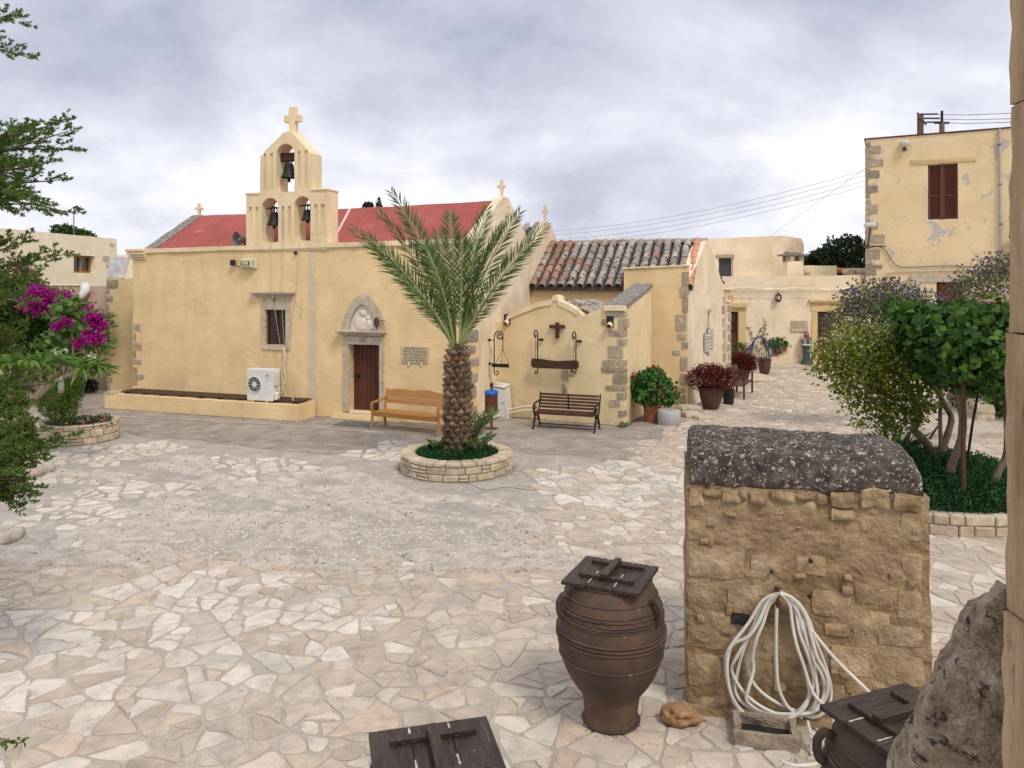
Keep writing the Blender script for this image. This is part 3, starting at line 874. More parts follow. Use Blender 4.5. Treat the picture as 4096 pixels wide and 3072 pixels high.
# raised stretch of front wall that hides the eave
xb0 = AN.at(624, 330, -.28)[0]; xb1 = 4.9
zb_l = AN.at(624, 269.5, -.28)[1]; zb_r = AN.at(688, 266.5, -.28)[1]
me = wall([(xb0, -.05), (xb1, -.05), (xb1, zb_r), (xb0, zb_l)], [], .5, cell=.25, amp=.02, edge=.012, M=Matrix.Translation((0, -.28, 0)), seed=13)
link('raised_wall', me, M_['yellow'], chapel)
b = MB()
for i in range(10):
    xa = xb0 - .04 + (xb1 - xb0 + .08) * i / 10; xc = xb0 - .04 + (xb1 - xb0 + .08) * (i + 1) / 10
    za = zb_l + (zb_r - zb_l) * i / 10
    b.cbox(xa, xc - .002, -.33, .24, za + .005, za + .06 + random.uniform(-.008, .008), .012)
b.build('wall_coping', M_['belfry'], chapel)
# east end wall, slightly out of square
EW = Frame(AN.w(4.9, -.28)[:2], R(-19 + 90 - 8.5))
def chap(x, y): return
Me = Matrix.Translation((4.9, -.28, 0)) @ Matrix.Rotation(R(90 - 8.5), 4, 'Z')
me = wall([(.01, -.05), (4.95, -.05), (4.95, 3.62), (4.6, 3.75), (2.55, 5.12), (.4, 3.9), (.01, 3.9)], [[(2.52, 2.0), (2.72, 2.0), (2.72, 2.72), (2.52, 2.72)]], .4, cell=.3, amp=.03, edge=.012, M=Me, seed=17)
endw = link('end_wall', me, M_['pale'], chapel); tag(endw, 'pale end wall of the chapel with a narrow slit window')
b = MB(); b.box(2.4, 2.8, .2, .22, 1.9, 2.8, Me); b.build('slit_window', M_['black'], endw)
MB().cbox(2.46, 2.78, -.06, .02, 1.9, 1.985, .01, Me).build('slit_sill', M_['grey_stone'], endw)
MB().cbox(2.46, 2.78, -.08, .02, 2.74, 2.86, .012, Me).build('slit_lintel', M_['grey_stone'], endw)
# corner pier at the back of the end wall
me = wall([(4.955, -.05), (5.6, -.05), (5.6, 3.42), (4.955, 3.42)], [], .5, cell=.3, amp=.02, edge=.01, M=Me @ Matrix.Translation((0, -.10, 0)), seed=19)
link('corner_pier', me, M_['pale'], chapel)
b = MB(); b.cbox(4.9, 5.68, -.2, .5, 3.43, 3.50, .015, Me); b.cbox(4.93, 5.4, -.17, .3, 3.0, 3.08, .02, Me); b.build('pier_cap', M_['belfry'], chapel)
for i in range(9):
    z0 = .25 + i * .345
    me = rough_block(5.0 if i % 2 else 5.1, 5.61, -.12, .2, z0, z0 + random.uniform(.2, .28), 3, .012, 5, seed=i * 2.2)
    me.transform(Me); link('quoin_stone', me, M_['quoin'], chapel)
for i in range(7):
    z0 = .5 + i * .42; w_ = random.uniform(.15, .3)
    me = rough_block(4.955 - w_, 4.96, -.015, .2, z0, z0 + random.uniform(.16, .3), 3, .012, 5, seed=i * 1.9); me.transform(Me); link('quoin_stone', me, M_['quoin'], chapel)
# quoins of the front corner (positions read along the corner)
for (xa, xb, ya, yb) in ((2000, 2060, 835, 960), (1985, 2055, 968, 1055), (2010, 2055, 1060, 1190), (1950, 2042, 1205, 1348), (1968, 2040, 1368, 1425), (2000, 2060, 1440, 1508), (1918, 1992, 1515, 1558), (1992, 2052, 1568, 1690), (1985, 2045, 1715, 1820), (1955, 2030, 1835, 1890), (1935, 2035, 1900, 1985)):
    x0, z1 = AN.at(450 + xa * .11574, 175 + ya * .11574, -.3); x1, z0 = AN.at(450 + xb * .11574, 175 + yb * .11574, -.3)
    me = rough_block(x0, min(x1, 4.92), -.30, .05, z0, z1, 3, .014, 5, seed=ya, rnd=.12); link('quoin_stone', me, M_['quoin'], chapel)

# tiles: one barrel tile mesh, copied
def tile_mesh(L=.44, r0=.118, r1=.098, th=.014, n=7):
    b = MB(); vs = []; fs = []
    for (y, r) in ((0, r0), (L, r1)):
        for q in (0, 1):
            rr = r - th * q
            for i in range(n + 1):
                a = PI * i / n
                vs.append((rr * math.cos(a), y, rr * math.sin(a) * .9))
    m = n + 1
    for i in range(n):
        fs += [(i, i + 1, 2 * m + i + 1, 2 * m + i), (m + i, 3 * m + i, 3 * m + i + 1, m + i + 1), (i, m + i, m + i + 1, i + 1), (2 * m + i, 2 * m + i + 1, 3 * m + i + 1, 3 * m + i)]
    return b.add(vs, fs).mesh('tile', smooth=True, auto=50)
TILE = {}
for k in ('tile', 'tile_red', 'tile_new'):
    TILE[k] = tile_mesh(); TILE[k].materials.append(M_[k])
slope = math.atan2(RIDGE - EAVE, RY)
Lr = math.hypot(RIDGE - EAVE, RY)
def lay_tiles(parent, x0, x1, sp, y0, z0, sl, Lr, pick, mirror=False, jit=.012):
    ncol = max(1, int(round((x1 - x0) / sp))); rows = int(Lr / .37)
    for i in range(ncol + 1):
        x = x0 + (x1 - x0) * i / ncol
        for j in range(rows):
            d = j * (Lr - .40) / max(1, rows - 1)
            k = pick(i / max(1, ncol), j / rows)
            if k is None: continue
            o = bpy.data.objects.new('roof_tile', TILE[k]); COL.objects.link(o); o.parent = parent
            yy = d * math.cos(sl); zz = d * math.sin(sl) + .02
            o.location = (x + random.uniform(-jit, jit), (y0 + yy) if not mirror else (y0 - yy), z0 + zz + random.uniform(-.006, .01))
            o.rotation_euler = (sl + R(random.uniform(1.5, 3.5)) - R(2.5), R(random.uniform(-3, 3)), R(random.uniform(-2.5, 2.5)) + (PI if mirror else 0))
            if mirror: o.rotation_euler = (sl, 0, PI + R(random.uniform(-2, 2)))
# roof bed with shallow channels
b = MB(); vs = []; fs = []
sp = .31; x0r, x1r = .10, 4.95
nx = int((x1r - x0r) / sp * 6); ny = 10
for i in range(nx + 1):
    x = x0r - .1 + (x1r - x0r + .2) * i / nx
    ph = math.cos(2 * PI * (x - x0r) / ((x1r - x0r) / round((x1r - x0r) / sp)))
    for j in range(ny + 1):
        t = j / ny
        vs.append((x, -.16 + (RY + .16) * t, EAVE - .1 + (RIDGE - EAVE + .1) * t + .03 * ph + .015 * noise.noise(Vector((x * 3, t * 6, 0)))))
for i in range(nx):
    for j in range(ny):
        a = i * (ny + 1) + j; fs.append((a, a + ny + 1, a + ny + 2, a + 1))
o_ = len(vs)
for i in range(nx + 1):
    vs.append((vs[i * (ny + 1)][0], -.14, EAVE - .16))
for i in range(nx):
    fs.append((i * (ny + 1), o_ + i, o_ + i + 1, (i + 1) * (ny + 1)))
b.add(vs, fs)
b.build('roof_bed', M_['tile_bed'], chapel, smooth=True)
b = MB(); b.add([(.0, RY + .002, RIDGE), (5.0, RY + .002, RIDGE), (5.5, 4.8, EAVE), (0, 4.8, EAVE), (.0, RY + .002, RIDGE - .08), (5.0, RY + .002, RIDGE - .08), (5.5, 4.8, EAVE - .08), (0, 4.8, EAVE - .08)], [(0, 1, 2, 3), (7, 6, 5, 4), (0, 4, 5, 1), (1, 5, 6, 2), (2, 6, 7, 3)])
b.build('rear_roof', M_['tile_bed'], chapel)
def pickc(u, t):
    if u > .985: return 'tile_new'
    if u < .24 and random.random() < .5: return 'tile_red'
    return 'tile_red' if random.random() < .06 else 'tile'
lay_tiles(chapel, x0r, x1r, sp, -.20, EAVE - .06, slope, Lr + .16, pickc)
for i in range(14):                                     # ridge tiles along x
    o = bpy.data.objects.new('ridge_tile', TILE['tile_red' if random.random() < .55 else 'tile']); COL.objects.link(o); o.parent = chapel
    o.location = (.02 + i * .37, RY, RIDGE + .01 + random.uniform(-.01, .01)); o.rotation_euler = (R(2), 0, -PI / 2); o.scale = (1.1, 1, 1.0)
for i in range(9):
    o = bpy.data.objects.new('verge_tile', TILE['tile']); COL.objects.link(o); o.parent = chapel
    t = i / 8; o.location = (5.05 + .5 * t, RY + .1 + 2.2 * t, RIDGE - .02 - 1.3 * t); o.rotation_euler = (-.56, 0, 0.2)
# the rear nave of the church: a few tiles
def pk(u, t): return 'tile' if random.random() < .9 else None
lay_tiles(church, CHL - 2.1, CHL - .4, .31, 5.0, 4.55, math.atan2(1.12, 1.85), 2.16, pk)

# ================================================================== PORCH with the wooden cross
PO = Frame((-.45, 21.35), R(-25))
porch = frame_thing('bell_porch', 'small yellow lean-to front with curved gable, wall cross and stone-quoined buttress', 'porch', PO)
def p6(x, y, d=0.0): return PO.at(450 + x * .11574, 300 + y * .11574, d)
def p5(x, y, d=0.0): return PO.at(450 + x * .11574, 175 + y * .11574, d)
pts5 = [(455, 1262), (490, 1225), (520, 1200), (640, 1148), (760, 1102), (880, 1080), (888, 1052), (910, 1040), (932, 1052), (940, 1088), (1030, 1125), (1100, 1170), (1150, 1214), (1190, 1200), (1240, 1172), (1348, 1150)]
top = [p5(*q) for q in pts5]
PX1 = p6(1500, 900)[0]
zf = p5(1425, 1150)[1]
outl = [(-.05, -.05), (PX1, -.05), (PX1, zf)] + [(min(x, PX1 - .36), z) for x, z in top[::-1]] + [(-.05, top[0][1] - .03)]
me = wall(outl, [], .45, cell=.2, amp=.022, edge=.012, seed=23)
link('front_wall', me, M_['porch_yellow'], porch)
# thick rounded coping that follows the curved gable
b = MB()
for (p, q) in zip(top[1:11], top[2:12]):
    n_ = 3
    for i in range(n_):
        xa = p[0] + (q[0] - p[0]) * i / n_; za = p[1] + (q[1] - p[1]) * i / n_
        xc = p[0] + (q[0] - p[0]) * (i + 1) / n_; zc_ = p[1] + (q[1] - p[1]) * (i + 1) / n_
        d = .13
        b.add([(xa, -.035, za - d), (xc, -.035, zc_ - d), (xc, -.03, zc_ + .012), (xa, -.03, za + .012), (xa, .3, za + .012), (xc, .3, zc_ + .012)], [(0, 1, 2, 3), (3, 2, 5, 4), (1, 0, 4, 5)])
b.build('gable_coping', M_['belfry'], porch)
# buttress wall running back with a sloping slab on top
px0 = p5(1350, 1140)[0]
BD = 2.75
zbk = PO.at(450 + 1570 * .11574, 175 + 957 * .11574, BD)[1]
Mb = Matrix.Translation((PX1, 0, 0)) @ Matrix.Rotation(PI / 2, 4, 'Z')
me = wall([(.006, -.05), (BD, -.05), (BD, zbk - .08), (.006, zf - .06)], [], PX1 - px0 - .01, cell=.25, amp=.02, edge=.012, M=Mb, seed=29)
link('buttress', me, M_['porch_yellow'], porch)
b = MB(); 
for i in range(6):
    ya, yc = -.05 + (BD + .05) * i / 6, -.05 + (BD + .05) * (i + 1) / 6
    za, zc_ = zf + (zbk - zf) * i / 6 - .02, zf + (zbk - zf) * (i + 1) / 6 - .02
    b.add([(px0 - .03, ya, za), (PX1 + .05, ya, za - .02), (PX1 + .05, yc, zc_ - .02), (px0 - .03, yc, zc_), (px0 - .03, ya, za + .1), (PX1 + .05, ya, za + .08), (PX1 + .05, yc, zc_ + .08), (px0 - .03, yc, zc_ + .1)],
          [(4, 5, 6, 7), (1, 2, 6, 5), (0, 4, 7, 3)] + ([(0, 1, 5, 4)] if i == 0 else []))
b.build('buttress_slab', M_['lichen'], porch)
b = MB(); b.cbox(px0 - .045, PX1 + .06, -.07, -.052, zf - .07, zf + .07, .006); b.cbox(PX1 + .052, PX1 + .07, -.05, .05, zf - .07, zf + .06, .006); b.build('slab_lip', M_['belfry'], porch)
for (xa, xb, ya, yb) in ((1340, 1505, 100, 145), (1310, 1355, 165, 215), (1455, 1520, 160, 245), (1370, 1505, 258, 315), (1450, 1505, 335, 392), (1368, 1490, 398, 500), (1322, 1432, 515, 570), (1445, 1505, 518, 572), (1308, 1505, 580, 630), (1410, 1505, 640, 726), (1348, 1505, 736, 785), (1440, 1500, 800, 870), (1380, 1470, 860, 925), (1455, 1500, 955, 1010)):
    x0, z1 = p6(xa, ya); x1, z0 = p6(xb, yb)
    ret = .25 if xb > 1498 else .05
    me = rough_block(x0, x1 + (.018 if ret > .1 else 0), -.02, ret, z0, z1, 3, .012, 5, seed=ya * .37, rnd=.1)
    link('quoin_stone', me, M_['quoin'], porch)
for (xa, xb, ya, yb) in ((965, 1080, 600, 705), (968, 1015, 725, 808)):
    x0, z1 = p6(xa, ya); x1, z0 = p6(xb, yb)
    link('wall_stone', rough_block(x0, x1, -.012, .1, z0, z1, 3, .01, 5, seed=ya * .3, rnd=.1), M_['quoin'], porch)
# two clay waterspouts
for (xx, yy) in ((495, 175), (1385, 195)):
    x, z = p6(xx, yy)
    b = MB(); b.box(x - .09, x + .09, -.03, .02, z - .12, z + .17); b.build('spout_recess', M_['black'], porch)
    b = MB(); b.tube([(x, .02, z - .04), (x, -.16, z - .10)], .075, 10, cap=False); b.tube([(x, -.16, z - .10), (x, .02, z - .04)], .06, 10, cap=False)
    b.build('waterspout', M_['belfry'], porch)
# low tiled roof behind the curved gable
rx, rzc = p5(912, 1075)
def porch_slope(xe, ze, side):
    b = MB()
    b.add([(rx, .30, rzc - .03), (xe, .30, ze), (xe, 2.6, ze + .0), (rx, 2.6, rzc - .03), (rx, .30, rzc - .13), (xe, .30, ze - .1), (xe, 2.6, ze - .1), (rx, 2.6, rzc - .13)], [(0, 1, 2, 3), (0, 4, 5, 1), (1, 5, 6, 2), (4, 7, 6, 5)])
    b.build('roof_bed', M_['tile_bed'], porch)
    L_ = math.hypot(xe - rx, ze - rzc + .03); sl = math.atan2(rzc - .03 - ze, abs(xe - rx))
    for j in range(9):
        for i in range(max(1, int(L_ / .36))):
            d = i * .36
            o = bpy.data.objects.new('roof_tile', TILE['tile_red' if random.random() < .3 else 'tile']); COL.objects.link(o); o.parent = porch
            o.location = (xe - side * d * math.cos(sl), .38 + j * .26, ze + .01 + d * math.sin(sl) + random.uniform(-.01, .01))
            o.rotation_euler = (sl, R(random.uniform(-3, 3)), side * PI / 2); o.scale = (.85, 1, .8)
xr, zr = p5(1150, 1205); porch_slope(xr + .15, zr + .03, 1)
xl, zl_ = p5(520, 1195); porch_slope(xl + .05, zl_ - .02, -1)

# dark wooden cross on the porch wall
xc, zc2 = p6(933, 330); _, zt2 = p6(933, 193)
wc = thing('wall_cross', 'plain dark wooden cross fixed on the yellow porch wall', 'cross', PO.w(xc, -.03, zc2), R(-25))
hgt = zt2 - zc2; wd2 = p6(1000, 240)[0] - p6(868, 240)[0]
MB().cbox(-.05, .05, -.05, .0, 0, hgt, .006).build('upright', M_['bench_slat'], wc)
MB().cbox(-wd2 / 2, wd2 / 2, -.055, -.008, hgt * .62, hgt * .62 + .095, .006).build('crossbar', M_['bench_slat'], wc)
# ================================================================== GROUND
BK = Frame((4.5, 33.9), R(-1.5))
CI_A = Vector((1.48, 6.58, 0)); CI_B = Vector((3.4, 6.2, 0))
b = MB(); b.add([(-900, -300, -.12), (900, -300, -.12), (900, 1500, -.12), (-900, 1500, -.12)], [(0, 1, 2, 3)])
tag(b.build('ground', mat('dry_earth', (.30, .24, .16), (.40, .33, .23), scale=.3, bump=.3)), kind='structure')

M_['court'] = mat('courtyard_cement', (.315, .275, .235), (.46, .41, .355), (.385, .34, .293), scale=2.2, detail=10, spots=(.54, .475, .40), spot_th=.57, spot_scale=5, bump=.9, bscale=18, bdist=.015, fine=.10)
M_['apron'] = mat('old_concrete', (.225, .19, .158), (.40, .348, .295), (.305, .262, .22), scale=2.2, detail=9, spots=(.46, .405, .345), spot_th=.585, spot_scale=15, bump=.6, bscale=30, bdist=.015, fine=.14)
b = MB(); nx, ny = 44, 44
vs = []; fs = []
for i in range(nx + 1):
    for j in range(ny + 1):
        vs.append((-32 + 64 * i / nx, -2 + 44 * j / ny, 0))
for i in range(nx):
    for j in range(ny):
        a = i * (ny + 1) + j; fs.append((a, a + ny + 1, a + ny + 2, a + 1))
court = tag(b.add(vs, fs).build('courtyard', M_['court']), kind='structure')

def in_poly(x, y, P):
    c = False; j = len(P) - 1
    for i in range(len(P)):
        xi, yi = P[i]; xj, yj = P[j]
        if (yi > y) != (yj > y) and x < (xj - xi) * (y - yi) / (yj - yi) + xi: c = not c
        j = i
    return c
def GP(pts): return [tuple(G(u, v)[:2]) for u, v in pts]

# old concrete apron along the church
ap = GP([(60, 412), (111, 406), (300, 412), (470, 418), (510, 410), (640, 412), (712, 404), (708, 417), (690, 428), (652, 448), (640, 457), (612, 463), (575, 455), (540, 456), (512, 448), (470, 441), (400, 443), (362, 452), (330, 455), (262, 449), (200, 440), (140, 437), (110, 428)])
ap2 = []
for p, q in zip(ap, ap[1:] + ap[:1]):
    n = max(1, int(math.hypot(q[0] - p[0], q[1] - p[1]) / .25))
    for i in range(n):
        x = p[0] + (q[0] - p[0]) * i / n; y = p[1] + (q[1] - p[1]) * i / n
        ap2.append((x + noise.noise(Vector((x * 1.5, y * 1.5, 1))) * .14, y + noise.noise(Vector((x * 1.5, y * 1.5, 9))) * .14))
bm = bmesh.new(); f = bm.faces.new([bm.verts.new((x, y, .005)) for x, y in ap2]); bmesh.ops.triangulate(bm, faces=[f])
me = bpy.data.meshes.new('apron'); bm.to_mesh(me); bm.free()
ao = tag(link('church_apron', me, M_['apron']), kind='structure')
if ao.data.polygons[0].normal.z < 0: ao.data.flip_normals()
# thin pale strip of cement left by an old kerb
st = [G(u, v, .011) for u, v in ((113, 416), (200, 420), (290, 425.5), (345, 430), (384, 432.5))]
b = MB(); sp_ = spline(st, 10)
vs = []; fs = []
for i, p in enumerate(sp_):
    w = .05 + .03 * noise.noise(Vector((p.x * 2, 0, 0))) + (.06 if i > 34 else 0)
    vs += [(p.x, p.y - w, .011), (p.x, p.y + w, .011)]
for i in range(len(sp_) - 1): fs.append((2 * i, 2 * i + 2, 2 * i + 3, 2 * i + 1))
tag(b.add(vs, fs).build('kerb_strip', mat('pale_cement', (.42, .38, .33), (.52, .475, .415), scale=3, bump=.3)), kind='structure')

# ---------------- crazy paving: Voronoi flagstones, each with its own outline
def clip(poly, px, py, nx_, ny_):
    """keep the side where (p - P).n <= 0"""
    o = []; m = len(poly)
    for i in range(m):
        a = poly[i]; c = poly[(i + 1) % m]
        da = (a[0] - px) * nx_ + (a[1] - py) * ny_; dc = (c[0] - px) * nx_ + (c[1] - py) * ny_
        if da <= 0: o.append(a)
        if (da < 0 < dc) or (dc < 0 < da):
            t = da / (da - dc); o.append((a[0] + (c[0] - a[0]) * t, a[1] + (c[1] - a[1]) * t))
    return o
def scatter(polys, rfun, tries):
    """darts with a spacing that changes over the ground"""
    xs = [p[0] for P in polys for p in P]; ys = [p[1] for P in polys for p in P]
    x0, x1, y0, y1 = min(xs), max(xs), min(ys), max(ys)
    cell = 1.1; grid = {}; pts = []
    for _ in range(tries):
        x = random.uniform(x0, x1); y = random.uniform(y0, y1)
        if not any(in_poly(x, y, P) for P in polys): continue
        r = rfun(x, y) * random.choice((.62, .8, 1.0, 1.0, 1.2))
        gx, gy = int(x // cell), int(y // cell); ok = True
        for i in range(gx - 1, gx + 2):
            for j in range(gy - 1, gy + 2):
                for (qx, qy, qr) in grid.get((i, j), ()):
                    if (qx - x) ** 2 + ((qy - y) * 1.15) ** 2 < ((r + qr) * .5) ** 2: ok = False; break
                if not ok: break
            if not ok: break
        if ok:
            grid.setdefault((gx, gy), []).append((x, y, r)); pts.append((x, y, r))
    return pts, grid
def stones(pts, grid, gap, drop=0.0, cell=1.1):
    res = []
    for (x, y, r) in pts:
        if random.random() < drop: continue
        gx, gy = int(x // cell), int(y // cell)
        nb = [(q[0] - x, q[1] - y) for i in range(gx - 2, gx + 3) for j in range(gy - 2, gy + 3) for q in grid.get((i, j), ()) if q[0] != x or q[1] != y]
        nb.sort(key=lambda d: d[0] ** 2 + d[1] ** 2)
        s_ = r * .95
        poly = [(-s_, -s_), (s_, -s_), (s_, s_), (-s_, s_)]
        ca = random.uniform(0, PI); poly = [(p[0] * math.cos(ca) - p[1] * math.sin(ca), p[0] * math.sin(ca) + p[1] * math.cos(ca)) for p in poly]
        for (ex, ey) in nb[:18]:
            d = math.hypot(ex, ey); g = gap * random.uniform(.5, 1.5)
            k = max(.05, .5 - g / d)
            poly = clip(poly, ex * k, ey * k, ex / d, ey / d)
            if len(poly) < 3: break
        if len(poly) < 3: continue
        for poly in split_cell(poly, gap):
            finish(poly, x, y, res)
    return res
def parea(o): return abs(sum(o[i][0] * o[(i + 1) % len(o)][1] - o[(i + 1) % len(o)][0] * o[i][1] for i in range(len(o)))) / 2
def split_cell(poly, gap, depth=0):
    """break a big flag along random straight lines into angular pieces"""
    A = parea(poly)
    lim = math.exp(random.uniform(math.log(.022), math.log(.20)))
    if A < lim or depth > 4 or len(poly) < 3: return [poly]
    xs = [p[0] for p in poly]; ys = [p[1] for p in poly]
    cx = sum(xs) / len(xs) + random.uniform(-.12, .12) * (max(xs) - min(xs)); cy = sum(ys) / len(ys) + random.uniform(-.12, .12) * (max(ys) - min(ys))
    # cut across the longer direction, tilted at random
    best = max(((p[0] - q[0]) ** 2 + (p[1] - q[1]) ** 2, math.atan2(p[1] - q[1], p[0] - q[0])) for p in poly for q in poly)
    a = best[1] + random.gauss(0, .22); n_ = (math.cos(a), math.sin(a)); g = gap * random.uniform(.5, 1.3)
    A1 = clip(poly, cx - n_[0] * g, cy - n_[1] * g, n_[0], n_[1]); A2 = clip(poly, cx + n_[0] * g, cy + n_[1] * g, -n_[0], -n_[1])
    o = []
    def comp(q):
        per = sum(math.hypot(q[i][0] - q[(i + 1) % len(q)][0], q[i][1] - q[(i + 1) % len(q)][1]) for i in range(len(q))); return parea(q) / max(1e-6, per * per)
    if min(comp(q) if len(q) >= 3 else 0 for q in (A1, A2)) < .045 and depth < 4: return split_cell(poly, gap, depth + 1)
    for q in (A1, A2):
        if len(q) >= 3 and parea(q) > .006: o += split_cell(q, gap, depth + 1)
    return o
def finish(poly, x, y, res):
        o = []
        c2_ = []                                               # knock the corners off
        for i in range(len(poly)):
            p, q = poly[i], poly[(i + 1) % len(poly)]; L_ = math.hypot(q[0] - p[0], q[1] - p[1])
            if L_ < .03: c2_.append(((p[0] + q[0]) / 2, (p[1] + q[1]) / 2)); continue
            e = min(.3, random.uniform(.012, .05) / L_); f_ = min(.3, random.uniform(.012, .05) / L_)
            c2_ += [(p[0] + (q[0] - p[0]) * e, p[1] + (q[1] - p[1]) * e), (q[0] + (p[0] - q[0]) * f_, q[1] + (p[1] - q[1]) * f_)]
        poly = c2_
        m = len(poly)
        if m < 3: return
        mx = sum(p[0] for p in poly) / m; my = sum(p[1] for p in poly) / m
        poly = [(p[0] - mx, p[1] - my) for p in poly]; x += mx; y += my
        for i in range(m):
            a = poly[i]; c = poly[(i + 1) % m]; L_ = math.hypot(c[0] - a[0], c[1] - a[1])
            if L_ < .02: continue
            k = 1 if L_ < .16 else (2 if L_ < .34 else 3)
            for q in range(k):
                t = q / k
                j = .13 * min(L_, .2) if q else .07 * min(L_, .2)
                o.append((a[0] + (c[0] - a[0]) * t + random.uniform(-j, j), a[1] + (c[1] - a[1]) * t + random.uniform(-j, j)))
        if len(o) < 3: return
        area = abs(sum(o[i][0] * o[(i + 1) % len(o)][1] - o[(i + 1) % len(o)][0] * o[i][1] for i in range(len(o)))) / 2
        if area < .006: return
        res.append((x, y, o, area))
AREA = GP([(-260, 820), (-260, 640), (-60, 572), (0, 569), (130, 566), (260, 570), (400, 572), (553, 571), (544, 541), (566, 508), (546, 486), (552, 475), (607, 470), (640, 460), (655, 449), (692, 429), (709, 418), (722, 402), (732, 372), (738, 367.5), (900, 366.5), (1090, 400), (1090, 820)])
def rad(x, y): return .74 if y < 7.6 else .64
random.seed(21)
pts, grid = scatter([AREA], rad, 42000)
flag = [(s_, 0) for s_ in stones(pts, grid, .013)]
PATCH = [GP([(-40, 512), (20, 486), (60, 478), (150, 487), (172, 494), (140, 503), (125, 520), (60, 532), (-40, 545)]), GP([(205, 452), (270, 455), (282, 470), (262, 486), (222, 480)]), GP([(58, 452), (150, 446), (155, 458), (90, 474), (40, 470)]), GP([(352, 446), (396, 444), (400, 470), (375, 474), (365, 456)])]
p2_, g2_ = scatter(PATCH, lambda x, y: .7, 9000)
flag += [(s_, 1) for s_ in stones(p2_, g2_, .040, .3)]
bm = bmesh.new(); f = bm.faces.new([bm.verts.new((x, y, .004)) for x, y in AREA]); bmesh.ops.triangulate(bm, faces=[f])
me = bpy.data.meshes.new('paving_bed'); bm.to_mesh(me); bm.free()
if me.polygons[0].normal.z < 0: me.flip_normals()
tag(link('paving_bed', me, mat('paving_mortar', (.37, .32, .265), (.49, .43, .365), (.43, .376, .315), scale=1.6, detail=9, spots=(.36, .32, .275), spot_th=.6, spot_scale=6, bump=.5, bscale=30, bdist=.012, fine=.14)), kind='structure')
def pix(x, y, z=0.0): return 512 + FPX * x / y, HOR + FPX * (CAM_H - z) / y
def stone_mb(mb, cx, cy, o, h, z0=-.01):
    m = len(o)
    vs = [(cx + p[0], cy + p[1], z0) for p in o] + [(cx + p[0] * .985, cy + p[1] * .985, h * .72) for p in o] + [(cx + p[0] * .93, cy + p[1] * .93, h + random.uniform(-.002, .003)) for p in o]
    fs = []
    for k in (0, 1):
        for i in range(m):
            j = (i + 1) % m; fs.append((k * m + i, k * m + j, (k + 1) * m + j, (k + 1) * m + i))
    fs.append(tuple(range(2 * m, 3 * m)))
    mb.add(vs, fs)
def flag_mat(name, stops, island):
    """flagstones: one tone per stone, veins and pits inside it"""
    m = mat(name, (.74, .73, .72), (1.12, 1.10, 1.07), (.97, .96, .95), scale=5, detail=9, bump=.45, bscale=20, bdist=.012, rough=.75, island=island, spots=(.66, .62, .58), spot_th=.62, spot_scale=9, fine=.09)
    t = m.node_tree; N = t.nodes.new; L = t.links.new
    bs = t.nodes[m['bsdf']]; src = bs.inputs['Base Color'].links[0].from_socket
    r = N('ShaderNodeValToRGB'); e = r.color_ramp.elements
    e[0].position = 0; e[0].color = (*stops[0], 1); e[1].position = 1; e[1].color = (*stops[-1], 1)
    for i in range(1, len(stops) - 1): k = e.new(i / (len(stops) - 1)); k.color = (*stops[i], 1)
    rn = N('ShaderNodeNewGeometry').outputs['Random Per Island'] if island else N('ShaderNodeObjectInfo').outputs['Random']
    L(rn, r.inputs[0])
    mx = N('ShaderNodeMix'); mx.data_type = 'RGBA'; mx.blend_type = 'MULTIPLY'; mx.inputs['Factor'].default_value = 1
    L(r.outputs[0], mx.inputs[6]); L(src, mx.inputs[7]); L(mx.outputs[2], bs.inputs['Base Color'])
    return m
near = [(0.463, 0.385, 0.302), (0.523, 0.443, 0.354), (0.434, 0.358, 0.279), (0.571, 0.491, 0.401), (0.483, 0.404, 0.317), (0.463, 0.402, 0.330), (0.543, 0.431, 0.328), (0.651, 0.578, 0.487), (0.473, 0.395, 0.312), (0.502, 0.424, 0.338)]
pale = [(0.637, 0.572, 0.493), (0.475, 0.433, 0.380), (0.685, 0.619, 0.539), (0.570, 0.503, 0.422), (0.703, 0.643, 0.561), (0.523, 0.465, 0.403), (0.656, 0.591, 0.507), (0.598, 0.530, 0.444)]
FM = {(0, False): flag_mat('flagstone', near, False), (0, True): flag_mat('flagstone_far', near, True), (1, False): flag_mat('pale_flagstone', pale, False), (1, True): flag_mat('pale_flagstone_far', pale, True)}
def whitish(x, y, kind):
    if kind: return 1
    u, v = pix(x, y)
    for (cu, cv, ru, rv) in ((215, 625, 140, 62), (60, 655, 90, 55), (625, 485, 90, 24), (215, 680, 60, 30)):
        if ((u - cu) / ru) ** 2 + ((v - cv) / rv) ** 2 < 1 + .5 * noise.noise(Vector((x * 2, y * 2, 0))): return 1 if random.random() < .75 else 0
    return 1 if random.random() < .05 else 0
info = []
for (s_, kind) in flag:
    x, y, o, area = s_
    if y < 3.9: continue
    u, v = pix(x, y)
    vis = -15 < u < 1005 and v < 775 and not (u > 690 and 478 < v < 700 and u < 930) 
    info.append((area * CAM_H / y ** 3 if vis else 0, x, y, o, whitish(x, y, kind)))
info.sort(key=lambda q: -q[0])
rest = {0: MB(), 1: MB()}
for i, (sz, x, y, o, w) in enumerate(info):
    h = random.uniform(.010, .020)
    if i < 300 and sz > 0:
        mb = MB(); stone_mb(mb, 0, 0, o, h)
        so = link('paving_stone', mb.mesh('paving_stone', fix=False), FM[w, False], court, (x, y, 0))
    else:
        stone_mb(rest[w], x, y, o, h)
for w in (0, 1):
    tag(link('paving_stones', rest[w].mesh('paving_stones', fix=False), FM[w, True], court), kind='stuff')

